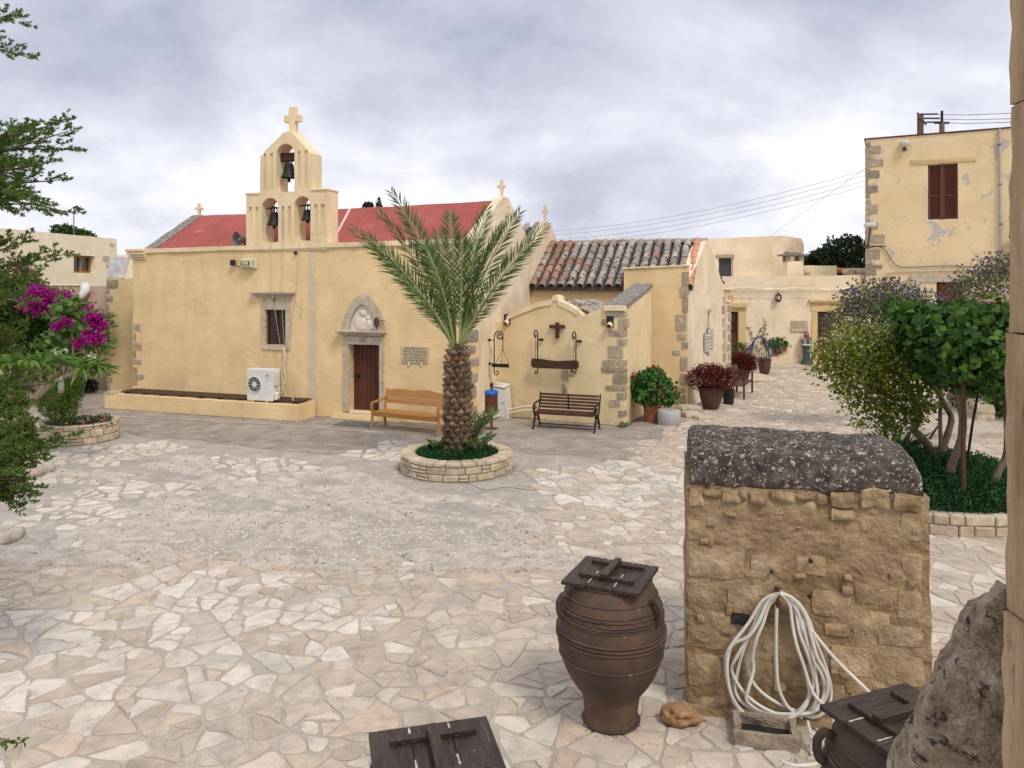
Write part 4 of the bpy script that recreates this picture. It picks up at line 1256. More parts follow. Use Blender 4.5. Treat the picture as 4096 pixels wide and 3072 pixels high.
# ---------------- bare bedrock that breaks through the cement
RK = [GP([(-60, 470), (40, 458), (130, 455), (215, 455), (262, 452), (290, 480), (330, 466), (372, 478), (420, 497), (500, 500), (545, 520), (552, 545), (590, 566), (560, 573), (430, 574), (300, 572), (180, 571), (60, 568), (-60, 566)])]
x0, x1, y0, y1 = -9.5, 1.6, 9.55, 16.2
st_ = .025
nx = int((x1 - x0) / st_); ny = int((y1 - y0) / st_)
sa = R(-24)
hgt = np.full((nx + 1, ny + 1), -.06)
for i in range(nx + 1):
    x = x0 + i * st_
    for j in range(ny + 1):
        y = y0 + j * st_
        if not in_poly(x, y, RK[0]): continue
        if any(in_poly(x, y, P) for P in PATCH): continue
        s_ = x * math.cos(sa) + y * math.sin(sa); t = -x * math.sin(sa) + y * math.cos(sa)
        a = noise.noise(Vector((s_ * .55, t * 1.5, 1.7))) + .45 * noise.noise(Vector((s_ * 1.3, t * 4.0, 4.1)))
        bq = noise.noise(Vector((x * 6, y * 6, 2))) * .5 + noise.noise(Vector((x * 13, y * 13, 7))) * .35
        if a > -.16:
            hgt[i, j] = .002 + min(a + .16, .5) * .13 + bq * .045 - .05 * max(0, .12 - abs(noise.noise(Vector((s_ * 1.1, t * 2.6, 8.8))))) / .12
keep = hgt > -.02
vid = -np.ones_like(hgt, dtype=int); vs = []; fs = []
for i in range(nx):
    for j in range(ny):
        if keep[i, j] or keep[i + 1, j] or keep[i, j + 1] or keep[i + 1, j + 1]:
            q = []
            for (a, c) in ((i, j), (i + 1, j), (i + 1, j + 1), (i, j + 1)):
                if vid[a, c] < 0:
                    vid[a, c] = len(vs)
                    vs.append((x0 + a * st_ + random.uniform(-.008, .008), y0 + c * st_ + random.uniform(-.008, .008), max(hgt[a, c], -.03)))
                q.append(vid[a, c])
            fs.append(q)
me = bpy.data.meshes.new('bedrock'); me.from_pydata(vs, [], fs); me.update()
M_['rock'] = mat('bedrock', (.42, .36, .30), (.68, .61, .53), (.56, .49, .415), scale=4.5, detail=11, spots=(.24, .20, .165), spot_th=.575, spot_scale=9, bump=1.0, bscale=14, bdist=.06, fine=.22)
tag(link('bedrock', me, M_['rock']), kind='structure')

# chips of stone set in the cement
def chips(name, poly, n, smin, smax, m, z=.0):
    b = MB(); xs = [p[0] for p in poly]; ys = [p[1] for p in poly]; k = 0
    while k < n:
        x = random.uniform(min(xs), max(xs)); y = random.uniform(min(ys), max(ys))
        if not in_poly(x, y, poly): continue
        k += 1
        r = random.uniform(smin, smax); a0 = random.uniform(0, 6.3); m_ = 5
        ring_ = [(x + r * random.uniform(.6, 1.3) * math.cos(a0 + 2 * PI * i / m_), y + r * random.uniform(.5, 1.0) * math.sin(a0 + 2 * PI * i / m_), z - .004) for i in range(m_)]
        tp = (x + random.uniform(-.3, .3) * r, y + random.uniform(-.3, .3) * r, z + random.uniform(.006, .02))
        b.add(ring_ + [tp], [(i, (i + 1) % m_, m_) for i in range(m_)])
    return tag(link(name, b.mesh(name, fix=False), m, court), kind='stuff')
M_['chip'] = mat('stone_chip', (.40, .345, .285), (.60, .54, .47), scale=6, bump=.4, island=True, vary=.25)
M_['chip_grey'] = mat('grey_chip', (.27, .245, .215), (.38, .345, .305), scale=6, bump=.4, island=True, vary=.25)
chips('stone_chips', GP([(180, 535), (300, 512), (420, 520), (545, 545), (548, 569), (400, 572), (180, 570)]), 2600, .012, .045, M_['chip'])
chips('stone_chips', GP([(515, 432), (690, 430), (640, 458), (560, 455), (515, 447)]), 420, .01, .03, M_['chip_grey'], .005)
chips('stone_chips', GP([(150, 420), (390, 437), (395, 445), (270, 449), (150, 436)]), 380, .01, .026, M_['chip_grey'], .005)
chips('stone_chips', AREA, 3500, .008, .022, M_['chip'], .0)
# a crack near the palm bed
b = MB(); cr = spline([G(u, v, .004) for u, v in ((452, 478), (470, 484), (486, 490), (505, 487), (522, 489), (545, 492), (568, 501), (575, 503))], 8)
vs = []; fs = []
for i, p in enumerate(cr):
    w = .008 + .012 * abs(noise.noise(Vector((p.x * 4, 1, 0)))); o_ = noise.noise(Vector((p.x * 9, 4, 0))) * .05
    vs += [(p.x, p.y - w + o_, .004), (p.x, p.y + w + o_, .004)]
for i in range(len(cr) - 1): fs.append((2 * i, 2 * i + 2, 2 * i + 3, 2 * i + 1))
b.add(vs, fs).build('crack', M_['soil'], court)

# dark debris along the wall feet: real grime that doubles as painted contact shade
def foot_grime_shade(name, A, B, n, wd, m):
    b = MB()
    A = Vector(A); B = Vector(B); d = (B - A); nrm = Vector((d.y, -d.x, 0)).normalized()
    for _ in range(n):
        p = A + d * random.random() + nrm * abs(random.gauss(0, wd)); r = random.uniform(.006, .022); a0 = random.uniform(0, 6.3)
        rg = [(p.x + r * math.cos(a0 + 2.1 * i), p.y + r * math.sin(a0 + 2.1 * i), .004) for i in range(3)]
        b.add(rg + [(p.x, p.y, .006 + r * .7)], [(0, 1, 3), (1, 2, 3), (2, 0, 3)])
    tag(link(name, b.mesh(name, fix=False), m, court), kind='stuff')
M_['grit_shade'] = mat('grit_contact_shade', (.07, .06, .05), (.22, .19, .15), scale=9, bump=.2, island=True, vary=.4)
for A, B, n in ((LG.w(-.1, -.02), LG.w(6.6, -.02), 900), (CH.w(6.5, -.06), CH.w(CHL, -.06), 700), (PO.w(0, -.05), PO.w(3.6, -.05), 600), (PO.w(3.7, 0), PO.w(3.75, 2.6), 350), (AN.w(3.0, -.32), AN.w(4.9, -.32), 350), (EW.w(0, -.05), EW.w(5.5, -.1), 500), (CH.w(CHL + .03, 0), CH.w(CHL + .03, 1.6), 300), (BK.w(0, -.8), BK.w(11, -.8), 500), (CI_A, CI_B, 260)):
    foot_grime_shade('grit_contact_shade', A, B, n, .05, M_['grit_shade'])

def contact_shade_ring(c, r, n, wd=.03):  # dark specks ringed round jar and planter feet as painted contact shadow
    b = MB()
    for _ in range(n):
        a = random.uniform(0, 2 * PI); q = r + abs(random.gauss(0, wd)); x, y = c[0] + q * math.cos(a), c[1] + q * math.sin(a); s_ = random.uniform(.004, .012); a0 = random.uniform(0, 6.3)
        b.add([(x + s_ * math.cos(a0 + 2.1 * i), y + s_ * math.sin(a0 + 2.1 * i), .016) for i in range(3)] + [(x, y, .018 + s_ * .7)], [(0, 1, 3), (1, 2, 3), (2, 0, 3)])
    tag(link('grit_contact_shade', b.mesh('grit_shade', fix=False), M_['grit_shade'], court), kind='stuff')
contact_shade_ring((.835, 6.48), .23, 110, .02); contact_shade_ring((-1.10, 15.28), 1.12, 700, .05); contact_shade_ring((-10.28, 18.15), .92, 400, .05); contact_shade_ring((6.95, 13.45), 2.37, 800, .05)
# ================================================================== BACK RANGE OF CELLS with two doors
cells = frame_thing('cell_range', 'low cream monastery range with two brown doors, behind the alley', 'building', BK)
def k7(x, y, d=0.0): return BK.at(675 + x * .12056, 225 + y * .12056, d)
d1 = (k7(400, 718)[0], k7(525, 718)[0], k7(500, 1000)[1] * 0 + .30, k7(500, 718)[1])
d2x0, d2z1 = k7(1182, 718); d2x1, d2z0 = k7(1335, 1097)
KL = 11.6
topn = 24
outl = [(0, -.05), (KL, -.05)] + [(KL - KL * i / topn, 3.93 + .10 * (KL - KL * i / topn) / KL + .03 * noise.noise(Vector((i * .7, 2, 0)))) for i in range(topn + 1)]
me = wall(outl, [[(d1[0], d2z0), (d1[1], d2z0), (d1[1], d1[3]), (d1[0], d1[3])], [(d2x0, d2z0), (d2x1, d2z0), (d2x1, d2z1), (d2x0, d2z1)]], .5, cell=.4, amp=.02, edge=.012, seed=31)
link('front_wall', me, M_['pale'], cells)
b = MB(); b.box(0, KL, .5, 6, 3.3, 3.6); b.build('flat_roof', M_['cream'], cells)
# uneven band of plaster along the parapet
b = MB()
vs = []; fs = []; n = 60
for i in range(n + 1):
    x = 2.0 + (KL - 2.0) * i / n
    zb = 3.42 + .05 * noise.noise(Vector((x * .8, 7, 0))) + .05 * noise.noise(Vector((x * 2.1, 1, 0)))
    vs += [(x, -.012, 3.0), (x, -.035, zb - .02), (x, -.045, zb), (x, -.005, zb + .05)]
for i in range(n):
    for k in range(3):
        a = i * 4 + k; fs.append((a, a + 4, a + 5, a + 1))
b.add(vs, fs).build('plaster_band', M_['pale'], cells, smooth=True)
def door2(x0, x1, z0, z1, grille=True):
    o = MB().box(x0 - .02, x1 + .02, .16, .2, z0, z1 + .02).build('door', M_['brown'], cells)
    n = 5
    for i in range(n):
        xa = x0 + (x1 - x0) * i / n; MB().cbox(xa + .004, xa + (x1 - x0) / n - .004, .12, .158, z0 + .02, z0 + (z1 - z0) * .52, .006).build('door_plank', M_['brown'], o)
    MB().box(x0 + .06, x1 - .06, .14, .158, z0 + (z1 - z0) * .56, z1 - .06).build('door_glass', M_['glass'], o)
    b = MB()
    for i in range(9):
        x = x0 + .08 + (x1 - x0 - .16) * i / 8; b.box(x - .008, x + .008, .115, .131, z0 + (z1 - z0) * .55, z1 - .05)
    for q in (.62, .8): b.box(x0 + .05, x1 - .05, .112, .134, z0 + (z1 - z0) * q, z0 + (z1 - z0) * q + .02)
    b.build('door_grille', M_['brown'], o)
    return o
door2(*d1[:2], d2z0, d1[3]); door2(d2x0, d2x1, d2z0, d2z1)
def frame2(x0, x1, z0, z1, cx0, cx1, lin, cor):
    MB().cbox(x1 + .004, x1 + .33, -.035, .14, z0 - .02, z1 - .004, .012, jit=.006).build('door_jamb', M_['ochre'], cells)
    MB().cbox(x0 - .26, x0 - .004, -.035, .14, z0 - .02, z1 - .004, .012, jit=.006).build('door_jamb', M_['ochre'], cells)
    MB().cbox(x0 - .30, x1 + .36, -.04, .14, z1, lin, .012, jit=.006).build('door_lintel', M_['ochre'], cells)
    MB().cbox(cx0, cx1, -.16, 0, lin + .004, cor, .02, jit=.008).build('door_cornice', M_['ochre'], cells)
    MB().cbox(cx0 + .08, cx1 - .08, -.11, 0, lin - .07, lin + .001, .02, jit=.004).build('cornice_bed', M_['ochre'], cells)
frame2(d2x0, d2x1, d2z0, d2z1, k7(1105, 630)[0], k7(1398, 630)[0], k7(1200, 640)[1], k7(1200, 616)[1])
frame2(d1[0], d1[1], d2z0, d1[3], k7(350, 655)[0], k7(597, 655)[0], k7(500, 685)[1], k7(500, 645)[1])
mx_, mz_ = k7(445, 612)
b = MB(); b.lathe([(.22, 0), (.22, .03), (.17, .04), (.15, .02), (.0, .02)], 20, T(mx_, -.02, mz_, rx=PI / 2)); b.build('door_medallion', M_['ochre'], cells)
# doorstep and kerb
xs0, xs1 = k7(640, 1165)[0], k7(1420, 1165)[0]
MB().cbox(xs0, xs1, -.75, -.01, -.03, .13, .03, jit=.01).build('kerb', M_['grey_stone'], cells)
MB().cbox(d2x0 - .05, d2x1 + .05, -.06, .12, d2z0 - .06, d2z0 - .004, .01).build('door_sill', M_['relief'], cells)
# conduit along the range
pts_ = [(2.2, k7(430, 556)[1]), (5.5, k7(850, 549)[1]), (8.2, k7(1180, 548)[1]), (k7(1450, 542)[0], k7(1450, 542)[1]), (KL - .1, k7(1640, 520)[1])]
cnd = thing('conduit', 'thin cream conduit running along the low cream range', 'conduit', BK.w(0, -.03), BK.a)
MB().tube(spline([(x, 0, z) for x, z in pts_], 6), .018, 6).build('pipe', M_['beige_pipe'], cnd)
# lantern
lx_, lz_ = k7(846, 560)
ln = thing('wall_lantern', 'rusty six-sided lantern hanging on the cream range wall', 'lantern', BK.w(lx_, -.2, k7(846, 640)[1]), BK.a)
lh = lz_ - k7(846, 640)[1]
b = MB(); b.lathe([(.03, 0), (.1, .05), (.13, .12)], 6); b.build('lantern_base', M_['rust'], ln)
b = MB(); b.lathe([(.12, lh * .68), (.14, lh * .72), (.07, lh * .9), (.02, lh)], 6); b.build('lantern_cap', M_['rust'], ln)
b = MB(); b.lathe([(.09, .12), (.1, lh * .68)], 6); b.build('lantern_glass', M_['white_dirty'], ln)
for i in range(6):
    a = PI / 3 * i; MB().tube([(.12 * math.cos(a), .12 * math.sin(a), .11), (.125 * math.cos(a), .125 * math.sin(a), lh * .69)], .014, 5).build('lantern_bar', M_['rust'], ln)
b = MB(); b.tube([(0, 0, lh), (0, .02, lh + .08), (0, .2, lh + .1)], .012, 6); b.build('bracket', M_['rust'], ln)
# inscribed plaque
qx0, qz1 = k7(960, 792); qx1, qz0 = k7(1100, 884)
pq = thing('stone_plaque', 'tan inscribed plaque on the cream range beside the right door', 'plaque', BK.w((qx0 + qx1) / 2, -.06, (qz0 + qz1) / 2), BK.a)
qw, qh = qx1 - qx0, qz1 - qz0
MB().cbox(-qw / 2, qw / 2, 0, .05, -qh / 2, qh / 2, .008).build('slab', M_['plaque'], pq)
for i, tx in enumerate(('Ω ΠΑΝΑΓΙΑ ΜΟΥ', 'ΣΩΜΑΤΟΣ ΕΜΟΥ', 'ΛΥΠΩΝ ΣΤΕΡΓΕ ΚΑΙ', 'ΤΕΛΕΙΩΣ ΦΥΛΑΤΤΕ')):
    me = text_mesh(tx, .10, ext=.0); co = [v.co.x for v in me.vertices]; k = qw * .8 / (max(co) - min(co))
    me.transform(Matrix.Translation((-.02, -.006, qh * .36 - i * qh * .17)) @ Matrix.Diagonal((k, 1, k * .9, 1))); link('lettering', me, M_['letter'], pq)

# ================================================================== UPPER BLOCK behind the range
UB = Frame((4.0, 37.0), R(-1.5))
ub = frame_thing('upper_house', 'flat-roofed cream house with a dark window, rising behind the low range', 'building', UB)
def u7(x, y, d=0.0): return UB.at(675 + x * .12056, 225 + y * .12056, d)
ux0_, uz = u7(245, 112); ux1_, uzr = u7(950, 95)
vx0, vz1 = u7(357, 272); vx1, vz0 = u7(482, 445)
me = wall([(0, 0), (ux1_, 0), (ux1_, uzr), (ux1_ - .4, uzr + .04), (ux0_ + .5, uz), (0, uz)], [[(vx0, vz0), (vx1, vz0), (vx1, vz1), (vx0, vz1)]], .4, cell=.5, amp=.02, edge=.015, seed=41)
link('front_wall', me, M_['pale'], ub)
# canted right-hand wall, falling back
exr = UB.at(804, 245, 2.2)[0]
Mz = Matrix.Translation((ux1_, 0, 0)) @ Matrix.Rotation(math.atan2(2.2, exr - ux1_), 4, 'Z')
ln_ = math.hypot(2.2, exr - ux1_)
me = wall([(.004, 0), (ln_, 0), (ln_, UB.at(803, 245, 2.2)[1]), (ln_ * .8, UB.at(803, 240, 2.2)[1] + .05), (.004, uzr - .01)], [], .3, cell=.5, amp=.02, edge=.015, M=Mz, seed=43)
link('side_wall', me, M_['pale'], ub)
b = MB(); b.box(.2, ux1_ - .1, .4, 5, uz - .5, uz - .4); b.build('flat_roof', M_['cream'], ub)
w_ = MB().box(vx0 - .02, vx1 + .02, .2, .23, vz0, vz1 + .02).build('window', M_['glass'], ub)
MB().box(vx0, vx1, .15, .18, vz0, vz1).build('window_shutter', M_['grille'], w_)
MB().box(vx1 - .06, vx1 - .004, .08, .148, vz0, vz1).build('window_frame', M_['white_dirty'], w_)
MB().box(vx0 + .004, vx0 + .06, .08, .148, vz0, vz1).build('window_frame', M_['white_dirty'], w_)
hx0, hz1 = u7(340, 245); hx1, hz0 = u7(490, 270)
link('window_lintel', rough_block(hx0, hx1, -.08, .2, hz0, hz1, 4, .02, 5), M_['quoin'], ub)
# chimney
CHM = thing('chimney', 'tapered plaster chimney with a clay-pot hood, on the cream range roof', 'chimney', BK.w(k7(975, 420, 1.2)[0], 1.2, 3.5), BK.a)
hw = (k7(1055, 420, 1.2)[0] - k7(895, 420, 1.2)[0]) / 2; hw2 = (k7(1040, 300, 1.2)[0] - k7(905, 300, 1.2)[0]) / 2
cz_ = k7(975, 302, 1.2)[1] - 3.5; cs = k7(975, 258, 1.2)[1] - 3.5; ct = k7(970, 185, 1.2)[1] - 3.5
b = MB(); b.lathe([(hw * 1.35, 0), (hw2 * 1.33, cz_ - .1), (hw2 * 1.2, cz_)], 4, T(rz=PI / 4)); b.build('shaft', M_['pale'], CHM)
for sx_ in (-1, 1):
    for sy_ in (-1, 1):
        link('post', rough_block(sx_ * .28 - .08, sx_ * .28 + .08, sy_ * .25 - .08, sy_ * .25 + .08, cz_ - .01, cs, 2, .02, 6, seed=sx_ + sy_), M_['quoin'], CHM)
MB().cbox(-.56, .52, -.45, .45, cs, cs + .07, .015, jit=.02).build('hood_slab', M_['lichen'], CHM)
b = MB(); b.lathe([(.38, cs + .07), (.37, cs + .2), (.30, cs + (ct - cs) * .55), (.16, cs + (ct - cs) * .85), (.12, ct), (.05, ct + .02)], 14); b.build('clay_hood', M_['quoin'], CHM, smooth=True)
# things lying on the range roof
px_, pz_ = k7(1142, 395, 2.0)
rt = thing('roof_parapet', 'short pale plaster parapet on the range roof, right of the chimney', 'parapet', BK.w(k7(1150, 390, 2.2)[0], 2.2, 3.55), BK.a)
link('block', rough_block(-.95, 1.0, -.2, .3, 0, k7(1150, 338, 2.2)[1] - 3.55, 4, .04, 2), M_['cream'], rt)
def lump(name, lab, cat, xa, xb, yt, yb, d, m, amp=.05):
    x0, z1 = k7(xa, yt, d); x1, z0 = k7(xb, yb, d)
    t = thing(name, lab, cat, BK.w((x0 + x1) / 2, d, z0), BK.a)
    link('body', rough_block(-(x1 - x0) / 2, (x1 - x0) / 2, -.4, .4, 0, z1 - z0, 5, amp, 3, seed=xa * .1, rnd=.5), m, t)
lump('stone_heap', 'rounded pale stone beside the chimney foot', 'stone', 1048, 1108, 368, 432, 1.5, M_['grey_stone'])
lump('rubble_sack', 'pinkish white sack lying on the range roof', 'sack', 1222, 1305, 352, 396, 2.5, M_['white_dirty'])
lump('orange_tarpaulin', 'orange rolled tarpaulin lying on the range roof', 'tarpaulin', 1302, 1452, 358, 396, 2.6, mat('orange_cloth', (.52, .22, .05), (.6, .28, .08), scale=4, bump=.3))
lump('pale_tarpaulin', 'long pale sheet bunched on the range roof beside the tower', 'tarpaulin', 1400, 1640, 362, 415, 1.8, M_['grey_stone'])

# ================================================================== TOWER HOUSE on the right
TW = Frame((15.38, 33.4), R(-26))
tower = frame_thing('tower_house', 'tall ochre two-storey house with peeling paint and closed brown shutters', 'building', TW)
def t8(x, y, d=0.0): return TW.at(825 + x * .12053, 100 + y * .12053, d)
M_['peeling'] = plaster('plaster_tower', (.76, .585, .335), (.82, .65, .40), (.79, .62, .37), streak=.12)
t = M_['peeling'].node_tree
bs = t.nodes[M_['peeling']['bsdf']]; src = bs.inputs['Base Color'].links[0].from_socket
tcn = t.nodes.new('ShaderNodeTexCoord'); nz = t.nodes.new('ShaderNodeTexNoise'); nz.inputs['Scale'].default_value = 1.15; nz.inputs['Detail'].default_value = 10; nz.inputs['Roughness'].default_value = .58; nz.inputs['Distortion'].default_value = .6
mpn = t.nodes.new('ShaderNodeMapping'); mpn.inputs['Location'].default_value = (2.2, 0, 1.5)
t.links.new(tcn.outputs['Object'], mpn.inputs[0]); t.links.new(mpn.outputs[0], nz.inputs['Vector'])
rr = t.nodes.new('ShaderNodeValToRGB'); rr.color_ramp.elements[0].position = .595; rr.color_ramp.elements[1].position = .61
t.links.new(nz.outputs['Fac'], rr.inputs[0])
mxn = t.nodes.new('ShaderNodeMix'); mxn.data_type = 'RGBA'; mxn.inputs[7].default_value = (.55, .48, .42, 1)
t.links.new(rr.outputs[0], mxn.inputs['Factor']); t.links.new(src, mxn.inputs[6]); t.links.new(mxn.outputs[2], bs.inputs['Base Color'])
zt0 = t8(333, 330)[1]; zt1 = t8(1560, 233)[1]; TL = 8.2
xt1 = t8(1560, 233)[0]
zt = lambda x: zt0 + (zt1 - zt0) * x / xt1
sx0, sz1 = t8(853, 538); sx1, sz0 = t8(1103, 988)
tx0_, tz1_ = t8(925, 1510); tx1_, _ = t8(1150, 1510); tz0_ = tz1_ - 2.2
me = wall([(0, -.05), (TL, -.05), (TL, zt(TL)), (0, zt(0))], [[(sx0, sz0), (sx1, sz0), (sx1, sz1), (sx0, sz1)], [(tx0_, tz0_), (tx1_, tz0_), (tx1_, tz1_), (tx0_, tz1_)]], .5, cell=.4, amp=.02, edge=.008, seed=51)
link('front_wall', me, M_['peeling'], tower)
b = MB(); b.box(-.0, .4, .504, 6, -.05, zt(0) - .1); b.build('side_wall', M_['peeling'], tower)
b = MB(); b.cbox(-.06, TL, -.05, 6, zt(0) + .01, zt(0) + .06, .01)
vs = b.v; b.v = [(x, y, z + (zt(x) - zt(0))) for x, y, z in vs]; b.build('roof_edge', M_['rust'], tower)
# shutters of louvred panels
for k in (0, 1):
    xa = sx0 + (sx1 - sx0) * k / 2 + .01; xb = sx0 + (sx1 - sx0) * (k + 1) / 2 - .01
    sh = MB().box(xa + .06, xb - .06, .13, .15, sz0 + .02, sz1 - .02).build('shutter', M_['brown'], tower)
    MB().cbox(xa, xa + .09, .09, .128, sz0 + .02, sz1 - .02, .006).build('stile', M_['brown'], sh); MB().cbox(xb - .09, xb, .09, .128, sz0 + .02, sz1 - .02, .006).build('stile', M_['brown'], sh)
    b = MB(); H = sz1 - sz0
    for i in range(26):
        z = sz0 + .06 + (H - .12) * i / 26
        b.add([(xa + .085, .125, z), (xb - .085, .125, z), (xb - .085, .098, z + .05), (xa + .085, .098, z + .05)], [(0, 1, 2, 3)])
    tag(b.build('louvres', M_['brown'], sh), kind='stuff')
    for q in (.0, .42, .97): MB().cbox(xa + .09, xb - .09, .092, .126, sz0 + .02 + (H - .04) * q, sz0 + .09 + (H - .04) * q - (.03 if q > .9 else 0), .005).build('rail', M_['brown'], sh)
lx0, lz0 = t8(709, 520); lx1, lz1 = t8(1257, 490)
b = MB(); b.cbox(lx0, lx1, -.03, .1, 0, .22, .02, jit=.02); b.v = [(x, y, z + lz0 - .1 + (lz1 - lz0) * (x - lx0) / (lx1 - lx0)) for x, y, z in b.v]
tag(b.build('lintel_beam', mat('painted_beam', (.62, .45, .22), (.72, .55, .3), scale=6, stretch=(.4, 5, 5), spots=(.22, .15, .08), spot_th=.62, spot_scale=5, bump=.5), tower), 'weathered wooden beam above the shutters')
# corner stones
for (xa, xb, ya, yb) in ((334, 378, 352, 385), (334, 465, 382, 442), (334, 395, 445, 495), (334, 485, 498, 552), (334, 372, 555, 585), (334, 452, 588, 648), (334, 362, 650, 705), (334, 440, 712, 765), (334, 375, 770, 815), (334, 385, 830, 862), (334, 440, 868, 945), (334, 375, 950, 1010), (334, 442, 1018, 1068), (334, 390, 1075, 1115), (334, 495, 1120, 1185), (334, 372, 1190, 1235), (334, 455, 1245, 1320), (334, 390, 1325, 1362), (334, 475, 1368, 1398), (334, 430, 1405, 1455)):
    x0, z1 = t8(xa, ya); x1, z0 = t8(xb, yb)
    link('quoin_stone', rough_block(-.02, x1, -.025, .3, z0, z1, 3, .025, 3, seed=ya, rnd=.1), M_['quoin'], tower)
# doorway of the tower
td = MB().box(tx0_ - .02, tx1_ + .02, .2, .24, tz0_, tz1_).build('door', M_['brown'], tower)
for k in range(2):
    xa = tx0_ + (tx1_ - tx0_) * k / 2; xb = tx0_ + (tx1_ - tx0_) * (k + 1) / 2
    for (qa, qb) in ((.05, .3), (.35, .6), (.65, .95)):
        MB().cbox(xa + .08, xb - .08, .17, .198, tz0_ + 2.2 * qa, tz0_ + 2.2 * qb, .012).build('door_panel', M_['brown'], td)
x0, z1 = t8(718, 1447); x1, z0 = t8(1180, 1510)
link('door_lintel', rough_block(x0, x1, -.06, .2, z0 + .004, z1, 4, .015, 4), M_['grey_stone'], tower)
for (xa, xb) in ((722, 772), (1150, 1195)):
    x0 = t8(xa, 1515)[0]; x1 = t8(xb, 1515)[0]
    link('door_pilaster', rough_block(x0, x1, -.05, .2, tz0_, tz1_ - .35, 3, .015, 4), M_['grey_stone'], tower)
    MB().cbox(x0 - .03, x1 + .03, -.08, .1, tz1_ - .34, tz1_ - .2, .02).build('capital', M_['grey_stone'], tower)
    MB().cbox(x0 - .06, x1 + .06, -.11, .1, tz1_ - .19, tz1_, .02).build('capital', M_['grey_stone'], tower)
# raised terrace in front of the tower door
b = MB(); b.box(tx0_ - 1.0, TL, -2.2, -.06, -.05, tz0_ - .02); b.build('terrace', M_['pale'], tower)
# sign beside the door
sgx0, sgz1 = TW.at(918.5, 299, -.02); sgx1, sgz0 = TW.at(933.5, 308.8, -.02)
sg = thing('notice_board', 'framed notice board left of the tower house door', 'notice board', TW.w((sgx0 + sgx1) / 2, -.05, sgz0), TW.a)
sw = (sgx1 - sgx0) / 2; shh = sgz1 - sgz0
MB().box(-sw, sw, 0, .02, 0, shh).build('panel', M_['white_dirty'], sg)
for (a_, b__, c_, d_) in ((-sw, sw, 0, .03), (-sw, sw, shh - .03, shh), (-sw, -sw + .03, .032, shh - .032), (sw - .03, sw, .032, shh - .032)): MB().box(a_, b__, -.015, .0, c_, d_).build('frame_bar', M_['rust'], sg)
b = MB()
for i in range(8): b.box(-sw + .07, sw - .07 - random.uniform(0, .1), -.006, -.001, .06 + (shh - .14) * i / 8, .06 + (shh - .14) * i / 8 + .02)
tag(b.build('text_lines', M_['rust'], sg), kind='stuff')
# downpipe, cable, lamps, balcony
dp = thing('downpipe', 'grey downpipe running down the tower house wall', 'downpipe', TW.o, TW.a)
xq, zq = t8(1446, 240); xq2, zq2 = t8(1462, 1560)
MB().tube([(xq, -.08, zq), ((xq + xq2) / 2, -.08, (zq + zq2) / 2), (xq2, -.08, zq2)], .05, 8).build('pipe', mat('grey_pipe', (.40, .38, .36), (.48, .46, .43), scale=2, bump=.05), dp)
for q in (.1, .35, .6, .85): MB().tube([(xq + (xq2 - xq) * q, -.08, zq + (zq2 - zq) * q - .03), (xq + (xq2 - xq) * q, -.08, zq + (zq2 - zq) * q + .03)], .062, 8).build('clamp', M_['grey_plastic'], dp)
cb = thing('wall_cable', 'dark cable looping down and across the tower house wall', 'cable', TW.o, TW.a)
MB().tube(spline([(t8(x, y)[0], -.05, t8(x, y)[1]) for x, y in ((330, 1160), (318, 1200), (345, 1228), (440, 1215), (500, 1245), (540, 1310), (580, 1362), (640, 1385), (760, 1386), (900, 1380), (1060, 1378), (1200, 1384), (1380, 1370))], 8), .022, 6).build('cable', M_['grey_plastic'], cb)
cb2 = thing('wall_conduit', 'cream pipe climbing onto the tower house wall', 'pipe', TW.o, TW.a)
MB().tube(spline([(t8(x, y)[0], -.05, t8(x, y)[1]) for x, y in ((340, 1568), (420, 1555), (470, 1520), (505, 1450), (560, 1424), (700, 1420), (1000, 1412), (1300, 1405), (1560, 1400))], 8), .03, 6).build('pipe', M_['beige_pipe'], cb2)
fx, fz = t8(664, 345)
fl = thing('floodlight', 'small white floodlight high on the tower house wall', 'floodlight', TW.w(fx, -.02, fz), TW.a)
MB().cbox(-.16, .16, -.16, 0, -.03, .03, .01).build('bracket', M_['white_dirty'], fl)
b = MB(); b.lathe([(.02, -.24), (.12, -.22), (.16, -.05), (.16, -.03)], 12, T(0, -.14, .0)); b.build('reflector', M_['white'], fl, smooth=True)
MB().cbox(-.1, .06, -.2, -.06, -.42, -.27, .03).build('red_base', M_['bin'], fl)
fx, fz = t8(378, 1050)
f2 = thing('corner_lamp', 'white lamp head on a rusty bracket at the tower corner', 'lamp', TW.w(fx, -.1, t8(378, 1215)[1]), TW.a)
H = fz - t8(378, 1215)[1]
b = MB(); b.tube([(-.1, 0, 0), (-.05, -.1, H * .5), (0, -.35, H * .95)], .03, 7); b.tube([(-.2, .02, .02), (.6, .02, .0)], .025, 6); b.build('bracket', M_['rust'], f2)
MB().cbox(-.25, .22, -.6, -.2, H * .93, H * 1.15, .04).build('lamp_head', M_['white_dirty'], f2)
bx_, bz_ = t8(1548, 1145)
bal = thing('balcony', 'iron-railed balcony corner on a plaster bracket, on the tower house', 'balcony', TW.w(bx_, -.05, bz_), TW.a)
MB().cbox(-.15, 1.8, -.7, .0, -.25, -.08, .02).build('slab', M_['pale'], bal)
MB().prism([(-.05, -.25), (.35, -.25), (.25, -.7), (.1, -.75)], -.5, -.0).build('bracket', M_['peeling'], bal)
b = MB(); RH = t8(1548, 970)[1] - bz_
for x in (-.1, .25, .6, .95, 1.3, 1.65): b.tube([(x, -.65, -.08), (x, -.65, RH)], .02, 6)
for y in (-.65, -.3): b.tube([(-.1, y, -.08), (-.1, y, RH)], .02, 6)
for z in (.05, RH - .02): b.tube([(-.1, -.02, z), (-.1, -.65, z), (1.8, -.65, z)], .022, 6)
